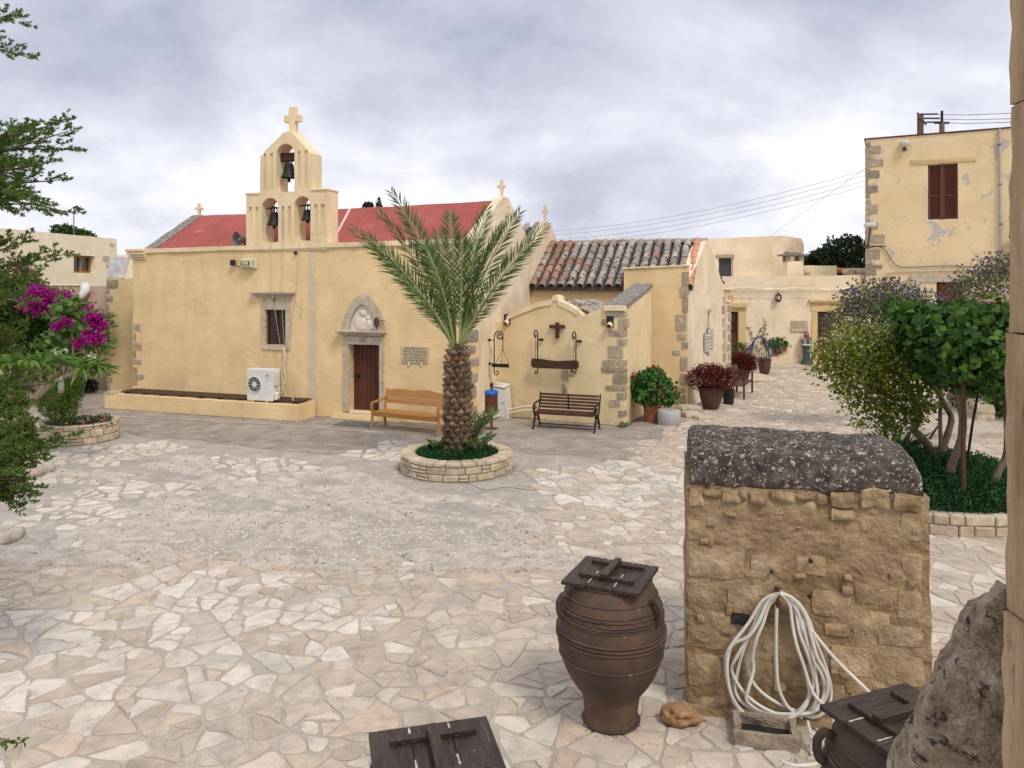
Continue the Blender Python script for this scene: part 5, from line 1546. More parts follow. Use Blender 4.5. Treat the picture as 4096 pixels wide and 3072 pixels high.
for x in (-.1, .25, .6): b.tube([(x, -.65, .1), (x + .17, -.66, RH * .5), (x, -.65, RH - .1)], .014, 5); b.tube([(x + .35, -.65, .1), (x + .18, -.66, RH * .5), (x + .35, -.65, RH - .1)], .014, 5)
b.build('railing', M_['iron'], bal)

# ================================================================== poles and wires beyond
def pole(lab, u0, v0, Y, wd):
    p = D(u0, v0, Y)
    t = thing('power_pole', lab, 'power pole', (p.x, p.y, 0))
    MB().tube([(0, 0, -.1), (0, 0, p.z)], [wd * 1.2, wd], 10).build('mast', M_['bark'], t)
    return t, p.z
t, z = pole('left of two wooden power poles, with cross arm, behind the tower house', 825 + 791 * .12053, 100 + 115 * .12053, 60, .19 * 7.4 / 6)
MB().cbox(-.9, .9, -.1, .1, z - .5, z - .3, .02, T(rz=R(60))).build('cross_arm', M_['bark'], t)
MB().tube([(-.25, 0, z + .1), (.35, -.2, z - .9)], .07, 6).build('strut', M_['iron'], t)
t2, z2 = pole('right of two wooden power poles, the shorter one, behind the tower house', 825 + 970 * .12053, 100 + 182 * .12053, 62, .2)
MB().cbox(-.6, .6, -.08, .08, z2 - .15, z2, .02).build('cross_arm', M_['iron'], t2)
MB().tube([(0, 0, z2), (0, 0, z2 + .9)], .1, 6).build('insulator', M_['iron'], t2)
M_['wire'] = mat('grey_wire', (.20, .20, .21), (.28, .28, .29), scale=2, bump=0)
wi = 0
for (pa, pb, sag, lab) in (((790, 118, 60), (1600, 108, 50), .1, 'top wire from the poles to the frame edge'), ((810, 152, 60), (1600, 154, 50), .1, 'middle wire from the poles to the frame edge'), ((830, 184, 60), (1600, 183, 50), .1, 'lowest wire from the poles to the frame edge')):
    a = D(825 + pa[0] * .12053, 100 + pa[1] * .12053, pa[2]); c = D(825 + pb[0] * .12053, 100 + pb[1] * .12053, pb[2])
    w = thing('power_wire', lab, 'wire', a, 0)
    MB().tube([Vector((0, 0, 0)), (c - a) * .5 - Vector((0, 0, sag)), c - a], .02, 5).build('strand', M_['black'], w)
    b = MB(); b.tube([(c - a) * .02, (c - a) * .2], .07, 6); b.build('insulator', M_['iron'], w)
for i, (ya, yb_, lab) in enumerate(((562, 230, 'topmost of the four sagging wires left of the tower house'), (612, 241, 'second of the four sagging wires left of the tower house'), (660, 250, 'third of the four sagging wires left of the tower house'), (708, 262, 'lowest of the four sagging wires left of the tower house'))):
    a = D(867, 100 + (578 + i * 44) * .12053, 40); c = D(500, (232, 235.5, 240.5, 245)[i], 62)
    w = thing('power_wire', lab, 'wire', a, 0)
    m_ = []
    for q in range(13):
        s_ = q / 12; m_.append((c - a) * s_ - Vector((0, 0, .9 * 4 * s_ * (1 - s_))))
    MB().tube(m_, .010, 5).build('strand', M_['wire'], w)
a = D(867, 167, 40); c = D(770, 236, 60)
w = thing('stay_wire', 'steep wire crossing the four sagging ones by the tower house', 'wire', a, 0); MB().tube([(0, 0, 0), (c - a) * .5, c - a], .009, 5).build('strand', M_['wire'], w)

# ================================================================== LEFT: cream house, pink wall, quoined wall end
LB = Frame((-17.55, 24.0), R(85))
lb = frame_thing('cream_house', 'plain cream house with a small brown window, left of the church', 'building', LB)
def l1(x, y, d=0.0): return LB.at(x * .11574, 100 + y * .11574, d)
vx0, vz1 = l1(637, 1340); vx1, vz0 = l1(820, 1497)
za, zb = l1(100, 1115)[1], l1(1010, 1200)[1]; xe = l1(1010, 1250)[0]
me = wall([(0, 0), (xe, 0), (xe, zb), (xe * .55, (za + zb) / 2), (0, za)], [[(vx0, vz0), (vx1, vz0), (vx1, vz1), (vx0, vz1)]], .5, cell=.4, amp=.02, edge=.014, seed=61)
link('front_wall', me, M_['cream'], lb)
b = MB(); b.box(.1, xe - .06, .5, 6, 2, zb - .15); b.build('house_body', M_['cream'], lb)
w_ = MB().box(vx0, vx1, .24, .26, vz0, vz1).build('window', M_['glass'], lb)
H = vz1 - vz0; W = vx1 - vx0
for nm, (a_, b__, c_, d_) in {'a': (vx0, vx1, vz0, vz0 + .07), 'b': (vx0, vx1, vz1 - .07, vz1), 'c': (vx0, vx0 + .1, vz0 + .072, vz1 - .072), 'd': (vx1 - .1, vx1, vz0 + .072, vz1 - .072), 'e': (vx0 + W * .47, vx0 + W * .56, vz0 + .072, vz1 - .072)}.items():
    MB().box(a_, b__, .18, .238, c_, d_).build('window_frame', M_['window_wood'], w_)
for (x, z, wq, hq) in ((xe - .75, l1(955, 1375)[1], .45, .24), (xe - .6, l1(945, 1425)[1], .3, .2), (xe - .35, l1(990, 1255)[1], .35, .16), (xe - .3, l1(990, 1305)[1], .3, .12)):
    link('wall_stone', rough_block(x - wq / 2, x + wq / 2, -.015, .1, z - hq / 2, z + hq / 2, 3, .02, 4, seed=x + z, rnd=.2), M_['grey_stone'], lb)
# pale wall further back
p = D(124, 255, 37)
fb = thing('far_wall', 'short cream wall between the cream house and the church', 'wall', (p.x - 1.2, 37, 0), 0)
link('body', wall([(0, 0), (4, 0), (4, p.z - .35), (2.6, p.z - .15), (1.2, p.z), (0, p.z)], [], .4, cell=.5, seed=3), M_['cream'], fb)
# antenna
p = D(638 * .11574, 100 + 920 * .11574, 33)
an = thing('antenna', 'thin upright antenna mast on the cream house roof', 'antenna', (p.x, p.y, 4.6))
MB().tube([(0, 0, 0), (0, 0, p.z - 4.6)], .022, 6).build('mast', M_['grey_plastic'], an); MB().tube([(0, 0, .0), (0, 0, 1.0)], .035, 6).build('sleeve', M_['grey_plastic'], an)
# quoined wall between church and pink wall
QE = Vector((-13.35, 25.35, 0)); QS = CH.w(-.02, 1.1)
qa = math.atan2(QS.y - QE.y, QS.x - QE.x); QL = (QS - QE).length
QW = Frame(QE[:2], qa)
qw_ = frame_thing('quoined_wall', 'tall yellow wall end with exposed grey corner stones, left of the church', 'wall', QW)
def q3(x, y, d=0.0): return QW.at(x * .11574, 250 + y * .11574, d)
zq = q3(900, 243)[1]
link('body', wall([(0, -.05), (QL, -.05), (QL, zq), (-.02, zq)], [], .7, cell=.25, amp=.03, edge=.02, seed=71), M_['yellow'], qw_)
for (xa, xb, ya, yb) in ((815, 1025, 255, 325), (820, 950, 325, 375), (868, 982, 390, 452), (860, 950, 468, 522), (890, 990, 540, 578), (866, 952, 586, 645), (868, 945, 650, 695), (865, 945, 702, 752), (880, 945, 770, 800), (885, 1000, 880, 915), (880, 940, 985, 1030), (885, 940, 1040, 1085), (895, 975, 1098, 1142), (818, 960, 1158, 1240)):
    x0, z1 = q3(xa, ya); x1, z0 = q3(xb, yb)
    link('quoin_stone', rough_block(-.03, max(x1, .1), -.03, .5, z0, z1, 3, .03, 3, seed=ya, rnd=.12), M_['quoin'], qw_)
PK = Frame((-21.0, 26.6), R(-1))
pk_ = frame_thing('pink_wall', 'pink plastered courtyard wall with white coping behind the bougainvillea', 'wall', PK)
xk1 = PK.at(108, 300)[0]; zk = PK.at(60, 286)[1]
link('body', wall([(0, -.05), (xk1, -.05), (xk1, zk), (0, zk)], [], .4, cell=.4, amp=.03, edge=.015, seed=73), M_['pink'], pk_)
xg0 = PK.at(45, 286)[0]; xg1 = PK.at(91, 286)[0]
MB().cbox(xg0, xg1 - .3, -.03, .43, zk + .01, zk + .06, .015, jit=.006).build('coping', M_['cream'], pk_)
b = MB(); b.tube([(xg1 - .2, -.05, zk + .06), (xg1 - .12, -.12, zk - .15), (xg1 - .2, -.25, zk - .38), (xg1 - .4, -.28, zk - .46)], [.14, .16, .12, .05], 10); b.build('white_gutter', M_['white'], pk_, smooth=True)
# marble slab leaning on the wall top
x0, z0 = q3(990, 240, .3); 
ms = thing('marble_slab', 'grey marble slab leaning at the top of the quoined wall', 'marble slab', QW.w(x0, .35, zq), QW.a)
link('slab', rough_block(-.4, .4, -.05, .02, 0, .72, 3, .015, 4), M_['lichen'], ms); ms.rotation_euler = (R(-16), 0, QW.a)
M_['marble'] = mat('marble', (.42, .41, .40), (.62, .61, .60), scale=6, spots=(.28, .27, .26), spot_th=.6, bump=.1); ms.children[0].data.materials[0] = M_['marble']
# ================================================================== THINGS ON AND AROUND THE CHURCH
def bell(lab, xc, ytop, ybot, wpx, yax, big=False):
    d = .24
    x, zb = c2(xc, ybot, d); _, zt = c2(xc, ytop, d); _, za = c2(xc, yax, d)
    r = (c2(xc + wpx / 2, ybot, d)[0] - c2(xc - wpx / 2, ybot, d)[0]) / 2
    h = zt - zb
    t = thing('bell', lab, 'bell', CH.w(x, d, zb), CH.a, 'church bells')
    b = MB(); b.lathe([(r, 0), (r * .98, h * .05), (r * .8, h * .2), (r * .66, h * .45), (r * .6, h * .75), (r * .55, h * .9), (r * .35, h), (.02, h)], 20, cap=False)
    b.lathe([(r * .93, .005), (r * .6, h * .3), (r * .5, h * .85), (.02, h * .9)], 16, cap=False); b.build('bell_body', M_['bronze'], t, smooth=True, auto=60)
    b = MB(); b.tube([(0, 0, h * .6), (0, 0, -h * .12)], .02, 6); b.lathe([(.01, -h * .3), (.05, -h * .22), (.045, -h * .1), (.015, -h * .02)], 10); b.build('clapper', M_['iron'], t)
    zz = za - zb
    b = MB()
    for k in range(4):
        a = k * PI / 2 + .4; b.tube([(.07 * math.cos(a), .05 * math.sin(a), h * .98), (.09 * math.cos(a), .06 * math.sin(a), h + (zz - h) * .5), (.05 * math.cos(a), .04 * math.sin(a), zz + .05)], .018, 6)
    b.build('hangers', M_['iron'], t)
    if big:
        MB().cbox(-.24, .24, -.09, .09, zz - .12, zz + .12, .02).build('yoke', M_['dark_wood'], t)
        b = MB(); b.tube([(-.2, -.02, zz), (-.34, -.06, zz - .12), (-.42, -.07, zz - .08), (-.54, -.08, zz - .06)], .02, 6); b.tube([(-.58 + .04 * math.cos(a), -.08, zz - .06 + .04 * math.sin(a)) for a in np.linspace(0, 6.28, 10)], .014, 5); b.build('swing_lever', M_['iron'], t)
    b = MB(); b.tube([(-.3, 0, zz), (.3, 0, zz)], .022, 6); b.build('axle', M_['rust'], t)
    return t
bell('large dark bronze bell in the top arch of the belfry', 708, 752, 918, 152, 690, True)
bell('small dark bell in the lower left arch of the belfry', 545, 1300, 1440, 140, 1250)
bell('small dark bell in the lower right arch of the belfry', 915, 1270, 1386, 132, 1222)

# bell ropes hanging down the facade
M_['rope'] = mat('old_rope', (.50, .40, .25), (.58, .48, .33), scale=9, bump=.1)
def rope(lab, pts, m='rope', r=.007):
    P = [(*c4(x, y, d)[:1], d, c4(x, y, d)[1]) for x, y, d in pts]
    t = thing('bell_rope', lab, 'rope', CH.o, CH.a)
    MB().tube(spline(P, 5), r, 5).build('cord', M_[m], t)
rope('leftmost thin bell rope, from belfry to barred window', ((391, -60, .0), (393, 10, -.07), (402, 200, -.04), (405, 395, -.19), (408, 440, -.19), (430, 560, -.06), (480, 890, -.05)))
rope('middle bell rope, falling straight past the barred window', ((500, -230, .0), (497, 60, -.07), (492, 300, -.05), (491, 400, -.19), (495, 440, -.19), (495, 600, -.06), (513, 870, -.05), (517, 1000, -.05)))
rope('rightmost bell rope, slanting down beside the window hood', ((648, -55, .0), (640, 20, -.07), (622, 320, -.04), (600, 480, -.04), (570, 700, -.04), (530, 880, -.04), (512, 1000, -.04)))
ac_c = thing('pipe_bundle', 'bundle of pale pipes dropping from the window to the air conditioner', 'pipes', CH.o, CH.a)
b = MB()
for k, off in enumerate((0, 14, -10)):
    P = [(c4(x, y, -.06)[0], -.06 - .02 * k, c4(x, y, -.06)[1]) for x, y in ((515 + off * .3, 880), (517 + off * .4, 980), (505 + off * .5, 1050), (512 + off, 1140), (512 + off, 1200), (495, 1255))]
    MB().tube(spline(P, 6), .022, 6).build('pipe', M_['beige_pipe'], ac_c)
P = [(c4(x, y, -.06)[0], dd, c4(x, y, -.06)[1]) for x, y, dd in ((520, 1150, -.06), (518, 1240, -.08), (530, 1285, -.12), (555, 1300, -.2), (620, 1303, -.3), (690, 1318, -.6), (722, 1350, -.7), (735, 1400, -.6), (725, 1460, -.4), (700, 1490, -.3))]
MB().tube(spline(P, 6), .014, 6).build('drain_pipe', M_['beige_pipe'], ac_c)

# siren box
x0, z1 = c4(155, 112); x1, z0 = c4(283, 205)
sb = thing('siren_box', 'pale green alarm siren box high on the facade below the belfry', 'alarm box', CH.w((x0 + x1) / 2, -.012, z0), CH.a)
w, h = (x1 - x0) / 2, z1 - z0; dpt = .17
b = MB(); b.add([(-w, 0, 0), (w, 0, 0), (w, 0, h), (-w, 0, h), (-w * .78, -dpt, h * .2), (w * .48, -dpt, h * .2), (w * .48, -dpt, h * .78), (-w * .78, -dpt, h * .78)], [(4, 5, 6, 7), (0, 1, 5, 4), (1, 2, 6, 5), (2, 3, 7, 6), (3, 0, 4, 7), (0, 3, 2, 1)]); b.build('housing', M_['alarm'], sb)
MB().box(-w * .72, w * .42, -dpt - .006, -dpt - .001, h * .3, h * .68).build('label_plate', M_['grille'], sb)
MB().box(-w * .55, w * .25, -dpt - .010, -dpt - .007, h * .38, h * .64).build('label', M_['white'], sb)
def fit_text(txt, wid, hgt, ext=.002):
    me = text_mesh(txt, 1.0, ext=0.0)
    co = np.array([v.co for v in me.vertices]); 
    if len(co) == 0: return me
    lo, hi = co.min(0), co.max(0)
    sx_ = wid / max(1e-6, hi[0] - lo[0]); sz_ = hgt / max(1e-6, hi[2] - lo[2])
    me.transform(Matrix.Diagonal((sx_, 1, sz_, 1)) @ Matrix.Translation((-(lo[0] + hi[0]) / 2, 0, -(lo[2] + hi[2]) / 2)))
    return me
me = fit_text('SYNERGY', w * .66, h * .15); me.transform(Matrix.Translation((-w * .15, -dpt - .012, h * .51))); link('lettering', me, M_['hose_blue'], sb)
b = MB()
for i in range(5):
    b.box(-.001, .08, -.004, .0, h * .32 + i * h * .09, h * .32 + i * h * .09 + .008, T(w * .60, -dpt * .74, 0, rz=math.atan2(dpt, w * .52)))
tag(b.build('sound_slots', M_['grille'], sb), kind='stuff')
x, z = c4(88, 158)
cm = thing('security_sensor', 'tiny dark sensor on a bracket left of the siren box', 'sensor', CH.w(x, -.02, z), CH.a)
MB().cbox(-.07, .06, -.14, -.02, -.07, .1, .02).build('head', M_['black'], cm); MB().tube([(.05, -.06, -.06), (.17, -.0, -.1)], .012, 5).build('arm', M_['grille'], cm)
x, z = c4(617, 70)
fm = thing('wall_fitting', 'small dark round fitting on the facade, below the belfry', 'fitting', CH.w(x, -.02, z), CH.a)
b = MB(); b.lathe([(.0, 0), (.045, .005), (.05, .04), (.03, .06), (.0, .06)], 12, T(rx=PI / 2), cap=False); b.build('cap', M_['iron'], fm)
# horn loudspeaker on the roof left of the belfry
x, z = c2(178, 1595, .22)
sp_t = thing('loudspeaker', 'dark horn loudspeaker on the roof, left of the belfry', 'loudspeaker', CH.w(x, .22, z), CH.a)
Mh = T(0, 0, 0, rz=R(-22)) @ Matrix.Rotation(PI / 2, 4, 'X')
b = MB(); b.lathe([(.215, .16), (.20, .13), (.13, .02), (.07, -.08), (.05, -.12), (.05, -.3)], 24, Mh, cap=False); b.lathe([(.21, .158), (.19, .125), (.12, .015), (.06, -.08)], 24, Mh, cap=False); b.build('horn', M_['grey_plastic'], sp_t, smooth=True)
b = MB(); b.lathe([(.001, .09), (.03, .07), (.04, 0), (.03, -.1)], 10, Mh); b.build('driver', M_['white_dirty'], sp_t, smooth=True)
MB().tube([(0, .12, -.02), (.06, .15, -.28)], .02, 6).build('stand', M_['iron'], sp_t)

# dedicatory plaque
x0, z1 = c4(1533, 872); x1, z0 = c4(1760, 1022)
pl_ = thing('inscribed_plaque', 'square stone plaque with Greek capitals beside the church door', 'plaque', CH.w((x0 + x1) / 2, -.045, (z0 + z1) / 2), CH.a)
w, h = x1 - x0, z1 - z0
MB().cbox(-w / 2, w / 2, 0, .04, -h / 2, h / 2, .008).build('slab', M_['plaque'], pl_)
for i, (tx, ww) in enumerate((('ΘΕΟΤΟΚΕ Η ΕΛΠΙΣ', .80), ('ΠΑΝΤΩΝ ΤΩΝ ΧΡΙΣΤΙΑΝΩΝ', .88), ('ΣΚΕΠΕ ΦΡΟΥΡΕΙ ΦΥΛΑΤΤΕ', .90), ('ΤΟΥΣ ΕΛΠΙΖΟΝΤΑΣ ΕΙΣ ΣΕ', .86), ('ΙΕΡΑ ΜΟΝΗ ΟΔΗΓΗΤΡΙΑΣ', .86))):
    me = fit_text(tx, w * ww, h * .125); me.transform(Matrix.Translation((.01, -.004, h * .37 - i * h * .18))); link('lettering', me, M_['letter'], pl_)
for (xx, zz_) in ((.05, h / 2 + .03), (-.17, -h / 2 - .03), (.2, -h / 2 - .03)):
    MB().cbox(xx - .025, xx + .025, -.008, .03, zz_ - .05, zz_ + .04, .004).build('clip', M_['white_dirty'], pl_)
# lamp in the tympanum
x, z = c4(1340, 720)
tl = thing('arch_lamp', 'small dark lantern at the right foot of the door arch', 'lamp', CH.w(x, -.2, z), CH.a)
b = MB(); b.lathe([(.02, 0), (.025, .05), (.065, .09), (.08, .2), (.05, .29), (.02, .31)], 8); b.build('lamp_body', M_['clay_dark'], tl); MB().tube([(.05, 0, .2), (.2, .1, .22)], .012, 5).build('arm', M_['iron'], tl)

# air conditioner standing on the ledge
axl_, ayl = 4.70, .22
ac = thing('air_conditioner', 'white outdoor air conditioner with round fan grille, standing on the ledge', 'air conditioner', LG.w(4.90, .14, .47), R(-19))
W, H, Dp = .84, .86, .34
MB().cbox(0, W, 0, Dp, 0, H, .015).build('casing', M_['white'], ac)
fcx, fcz, fr_ = .265, .44, .215
Mf = T(fcx, 0, fcz, rx=PI / 2)
b = MB(); b.lathe([(.0, .004), (fr_, .004)], 32, Mf, cap=False); b.build('fan_opening', M_['grille'], ac)
b = MB(); b.tube([(fcx + fr_ * math.cos(a), -.012, fcz + fr_ * math.sin(a)) for a in np.linspace(0, 2 * PI, 37)], .014, 6, cap=False); b.build('fan_ring', M_['white'], ac)
b = MB()
for k in range(12):
    a = 2 * PI * k / 12 + .05; b.tube([(fcx + .05 * math.cos(a), -.016, fcz + .05 * math.sin(a)), (fcx + fr_ * math.cos(a), -.014, fcz + fr_ * math.sin(a))], .006, 5)
tag(b.build('fan_spokes', M_['white'], ac), kind='stuff')
b = MB()
for rr_ in np.linspace(.09, .195, 6): b.tube([(fcx + rr_ * math.cos(a), -.012, fcz + rr_ * math.sin(a)) for a in np.linspace(0, 2 * PI, 29)], .0035, 4, cap=False)
tag(b.build('fan_wires', M_['grey_plastic'], ac), kind='stuff')
b = MB(); b.lathe([(.068, .0), (.068, .022), (.0, .026)], 20, Mf, cap=False); b.build('fan_hub', M_['white'], ac)
b = MB()
for a in (90, 210, 330):
    c_, s_ = math.cos(R(a)), math.sin(R(a)); L_ = .052; Wd = .028
    cx_, cz_2 = .67 + c_ * L_ * .5, .715 + s_ * L_ * .5
    b.add([(.67, -.004, .715), (cx_ - s_ * Wd * .5, -.004, cz_2 + c_ * Wd * .5), (.67 + c_ * L_, -.004, .715 + s_ * L_), (cx_ + s_ * Wd * .5, -.004, cz_2 - c_ * Wd * .5)], [(0, 1, 2, 3)])
tag(b.build('logo', M_['red_paint'], ac), 'red three-diamond logo'); ac.children[-1]['kind'] = 'stuff'
me = fit_text('MITSUBISHI', .10, .016); me.transform(Matrix.Translation((.67, -.004, .672))); link('lettering', me, M_['letter'], ac)
me = fit_text('ELECTRIC', .08, .014); me.transform(Matrix.Translation((.67, -.004, .652))); link('lettering', me, M_['letter'], ac)
me = fit_text('INVERTER', .07, .018); me.transform(Matrix.Translation((.685, -.004, .565))); link('lettering', me, M_['letter'], ac)
MB().cbox(W + .002, W + .05, .06, .24, .42, .80, .012).build('service_cover', M_['white_dirty'], ac)
MB().cbox(W + .002, W + .10, .04, .2, .02, .24, .03).build('valve_cover', M_['white'], ac)
for x in (.16, .62): MB().cbox(x, x + .06, -.02, Dp, -.035, -.002, .005).build('foot', M_['beige_pipe'], ac)
b = MB(); b.tube(spline([(W + .03, .14, .42), (W + .06, .18, .3), (W + .12, .24, .2), (W + .14, .3, .35), (W + .12, .32, .6)], 5), .012, 5); b.build('cable', M_['beige_pipe'], ac)

# varnished bench with scalloped back
wb = thing('wooden_bench', 'varnished orange wooden bench with a scalloped backrest, beside the church door', 'bench', (-3.55, 19.42, 0), R(-27))
BL = 2.05
ym = .50
b = MB()
sc = [(0.02, .92)] + [(x, .90 + .045 * abs(math.sin(x / BL * PI * 2.5)) + .03 * math.sin(x / BL * PI)) for x in np.linspace(.05, BL - .05, 30)] + [(BL - .02, .92)]
M_bk = T(0, ym, 0, rx=R(-12))
def tilt(mb): 
    mb.v = [(x, y + (z - .45) * .21, z) for x, y, z in mb.v]; return mb
tilt(MB().prism([(.02, .76)] + sc + [(BL - .02, .76)], ym, ym + .03)).build('back_top_rail', M_['varnish'], wb)
tilt(MB().cbox(.02, BL - .02, ym, ym + .03, .60, .70, .006)).build('back_rail', M_['varnish'], wb)
tilt(MB().cbox(.02, BL - .02, ym - .006, ym + .028, .715, .745, .004)).build('back_bead', M_['varnish'], wb)
for i in range(17):
    x = .04 + (BL - .08) * i / 17; MB().cbox(x, x + (BL - .08) / 17 - .012, .02, .50, .425, .45, .006).build('seat_slat', M_['varnish'], wb)
MB().cbox(.02, BL - .02, -.012, .018, .33, .445, .006).build('apron_board', M_['varnish'], wb)
for x in (0, BL - .07):
    b = MB(); b.tube(spline([(x + .035, -.08, 0), (x + .035, -.03, .2), (x + .035, -.01, .42), (x + .035, -.05, .60), (x + .035, -.01, .67)], 4), [.035] * 17, 8); b.build('front_leg', M_['varnish'], wb)
    b = MB(); b.tube(spline([(x + .035, .56, 0), (x + .035, .50, .25), (x + .035, .52, .48), (x + .035, .62, .95)], 4), [.036] * 13, 8); b.build('rear_leg', M_['varnish'], wb)
    b = MB(); b.tube(spline([(x + .035, -.06, .665), (x + .035, .2, .68), (x + .035, .45, .72), (x + .035, .56, .73)], 4), [.034] * 13, 8); b.build('armrest', M_['varnish'], wb)
dm = thing('doormat', 'thin dark doormat lying before the church door', 'doormat', CH.w(c4(1155, 1540, -.6)[0], -.75, .008), CH.a)
MB().cbox(-.5, .5, -.3, .3, 0, .02, .008).build('mat', M_['grey_plastic'], dm)

# ---------------- iron hangers on the gable and porch
pb = D(450 + 382 * .11574, 300 + 640 * .11574, 20.7)
q_ = 20.7 / FPX * .11574
hb = thing('hanging_iron_bar', 'curved iron bar hung by chains from a black scroll bracket on the gable', 'gong', pb)
def h6(x, y, d=0.0): return ((x - 382) * q_, d, (640 - y) * q_)
b = MB(); pts_ = [h6(382, 620), h6(382, 500), h6(382, 360), h6(384, 310), h6(400, 278), h6(428, 272), h6(450, 290), h6(455, 318), h6(438, 335), h6(415, 328), h6(408, 308), h6(420, 292), h6(434, 300), h6(428, 312)]
b.tube(spline(pts_, 6), .018, 6); b.tube(spline([h6(382, 620), h6(390, 642), h6(408, 645), h6(418, 628), h6(408, 612), h6(396, 620)], 6), .016, 6); b.build('scroll_bracket', M_['iron'], hb)
for yy in (348, 552):
    b = MB(); b.tube([h6(382, yy, 0), h6(335, yy, .1)], .014, 6); b.lathe([(.03, -.03), (.04, .0), (.03, .04)], 8, T(*h6(340, yy, .1), ry=PI / 2)); b.build('wall_stay', M_['iron'], hb)
b = MB()
for xx in (392, 445, 508): b.tube([h6(457, 425), h6(xx, 550, -.05)], .006, 5)
b.tube([h6(457, 320), h6(457, 425)], .012, 5); b.tube([h6(445, 338), h6(470, 338)], .01, 5); tag(b.build('chains', M_['iron'], hb), kind='stuff')
b = MB(); b.prism([(h6(360, 0)[0], h6(0, 575)[2]), (h6(510, 0)[0], h6(0, 582)[2]), (h6(510, 0)[0], h6(0, 552)[2]), (h6(360, 0)[0], h6(0, 548)[2])], -.09, .0); b.build('iron_bar', M_['iron'], hb)

sm = thing('wooden_semantron', 'long dark wooden sounding board hung from two iron brackets on the porch', 'sounding board', PO.o, PO.a)
def s6(x, y, d=-.22): 
    p = p6(x, y, d); return (p[0], d, p[1])
prof = [(705, 520), (715, 505), (780, 508), (850, 520), (930, 528), (1010, 524), (1090, 522), (1108, 535), (1110, 580), (1095, 598), (1000, 597), (900, 592), (800, 588), (720, 584), (706, 570)]
MB().prism([(s6(*q)[0], s6(*q)[2]) for q in prof], -.255, -.185).build('board', M_['dark_wood'], sm)
for xx, y0 in ((757, 262), (1088, 276)):
    b = MB()
    b.tube(spline([s6(xx, 630, -.17), s6(xx, 450, -.17), s6(xx, y0 + 50, -.17), s6(xx - 6, y0 + 8, -.17), s6(xx - 20, y0, -.17), s6(xx - 30, y0 + 30, -.17), s6(xx - 24, y0 + 58, -.17), s6(xx - 14, y0 + 50, -.17), s6(xx - 18, y0 + 35, -.17)], 6), .016, 6)
    b.tube(spline([s6(xx, 600, -.17), s6(xx - 4, 632, -.17), s6(xx - 16, 640, -.17), s6(xx - 22, 622, -.17), s6(xx - 12, 612, -.17)], 5), .014, 6); b.build('bracket', M_['iron'], sm)
    b = MB(); b.tube([s6(xx, y0 + 80, -.17), (s6(xx + 45, y0 + 80, -.01)[0], -.01, s6(xx + 45, y0 + 80, -.01)[2])], .014, 6); b.lathe([(.03, -.06), (.035, .06)], 8, T(s6(xx + 30, y0 + 80, -.05)[0], -.06, s6(xx + 30, y0 + 80, -.05)[2], ry=PI / 2)); b.build('wall_stay', M_['iron'], sm)
    b = MB(); b.tube([s6(xx - 18, y0 + 55), s6(xx - 18, 505)], .007, 5); b.build('chain', M_['iron'], sm)
b = MB(); b.tube([s6(1072, 515, -.28), s6(1058, 575, -.29)], .014, 6); b.tube([s6(1058, 575, -.29), s6(1050, 628, -.29)], [.028, .034], 8); b.build('mallet', M_['bench_slat'], sm)

# ---------------- cast-iron park bench
pbn = thing('park_bench', 'dark slatted park bench with black cast-iron ends, before the porch', 'bench', (.56, 19.46, 0), R(-19.5))
BL = 1.58
for i, (y, z) in enumerate(((0.02, .43), (.10, .44), (.18, .44), (.26, .435), (.34, .43))):
    MB().cbox(.03, BL - .03, y, y + .065, z - .012, z + .014, .006).build('seat_slat', M_['bench_slat'], pbn)
MB().cbox(.03, BL - .03, -.012, .012, .375, .435, .006).build('front_slat', M_['bench_slat'], pbn)
for i in range(5):
    z = .50 + i * .078; y = .42 + (z - .45) * .28
    MB().cbox(.03, BL - .03, -.012, .012, -.030, .030, .006, T(0, y, z, rx=R(-15))).build('back_slat', M_['bench_slat'], pbn)
for x in (0.0, BL):
    b = MB()
    b.tube(spline([(x, -.10, .02), (x, -.04, .06), (x, -.02, .2), (x, .06, .3), (x, .0, .42), (x, .1, .41), (x, .36, .40), (x, .44, .5), (x, .52, .70), (x, .57, .86)], 5), .022, 7)
    b.tube(spline([(x, .52, .02), (x, .46, .06), (x, .42, .2), (x, .34, .3), (x, .38, .42)], 5), .022, 7)
    b.tube([(x, -.14, .012), (x, -.03, .012)], .022, 6); b.tube([(x, .45, .012), (x, .57, .012)], .022, 6)
    b.tube(spline([(x, .0, .42), (x, -.06, .5), (x, -.04, .6), (x, .04, .64), (x, .2, .64), (x, .46, .66)], 5), .024, 7)
    for (cy_, cz_3, r_) in ((.02, .53, .06), (.13, .52, .045), (.07, .22, .06), (.30, .22, .05), (.2, .34, .05)):
        b.tube([(x, cy_ + r_ * math.cos(a), cz_3 + r_ * math.sin(a)) for a in np.linspace(0, 6.28, 13)], .012, 5)
    b.build('cast_end', M_['iron'], pbn)
b = MB(); b.tube([(0, .02, .06), (BL, .02, .06)], .012, 6); b.build('stretcher', M_['iron'], pbn)
b = MB(); b.tube([(0, .46, .06), (BL, .46, .06)], .012, 6); b.build('stretcher', M_['iron'], pbn)
MB().cbox(BL / 2 - .015, BL / 2 + .015, .42, .445, .46, .86, .004, T(0, -.04, 0)).build('centre_strap', M_['iron'], pbn)

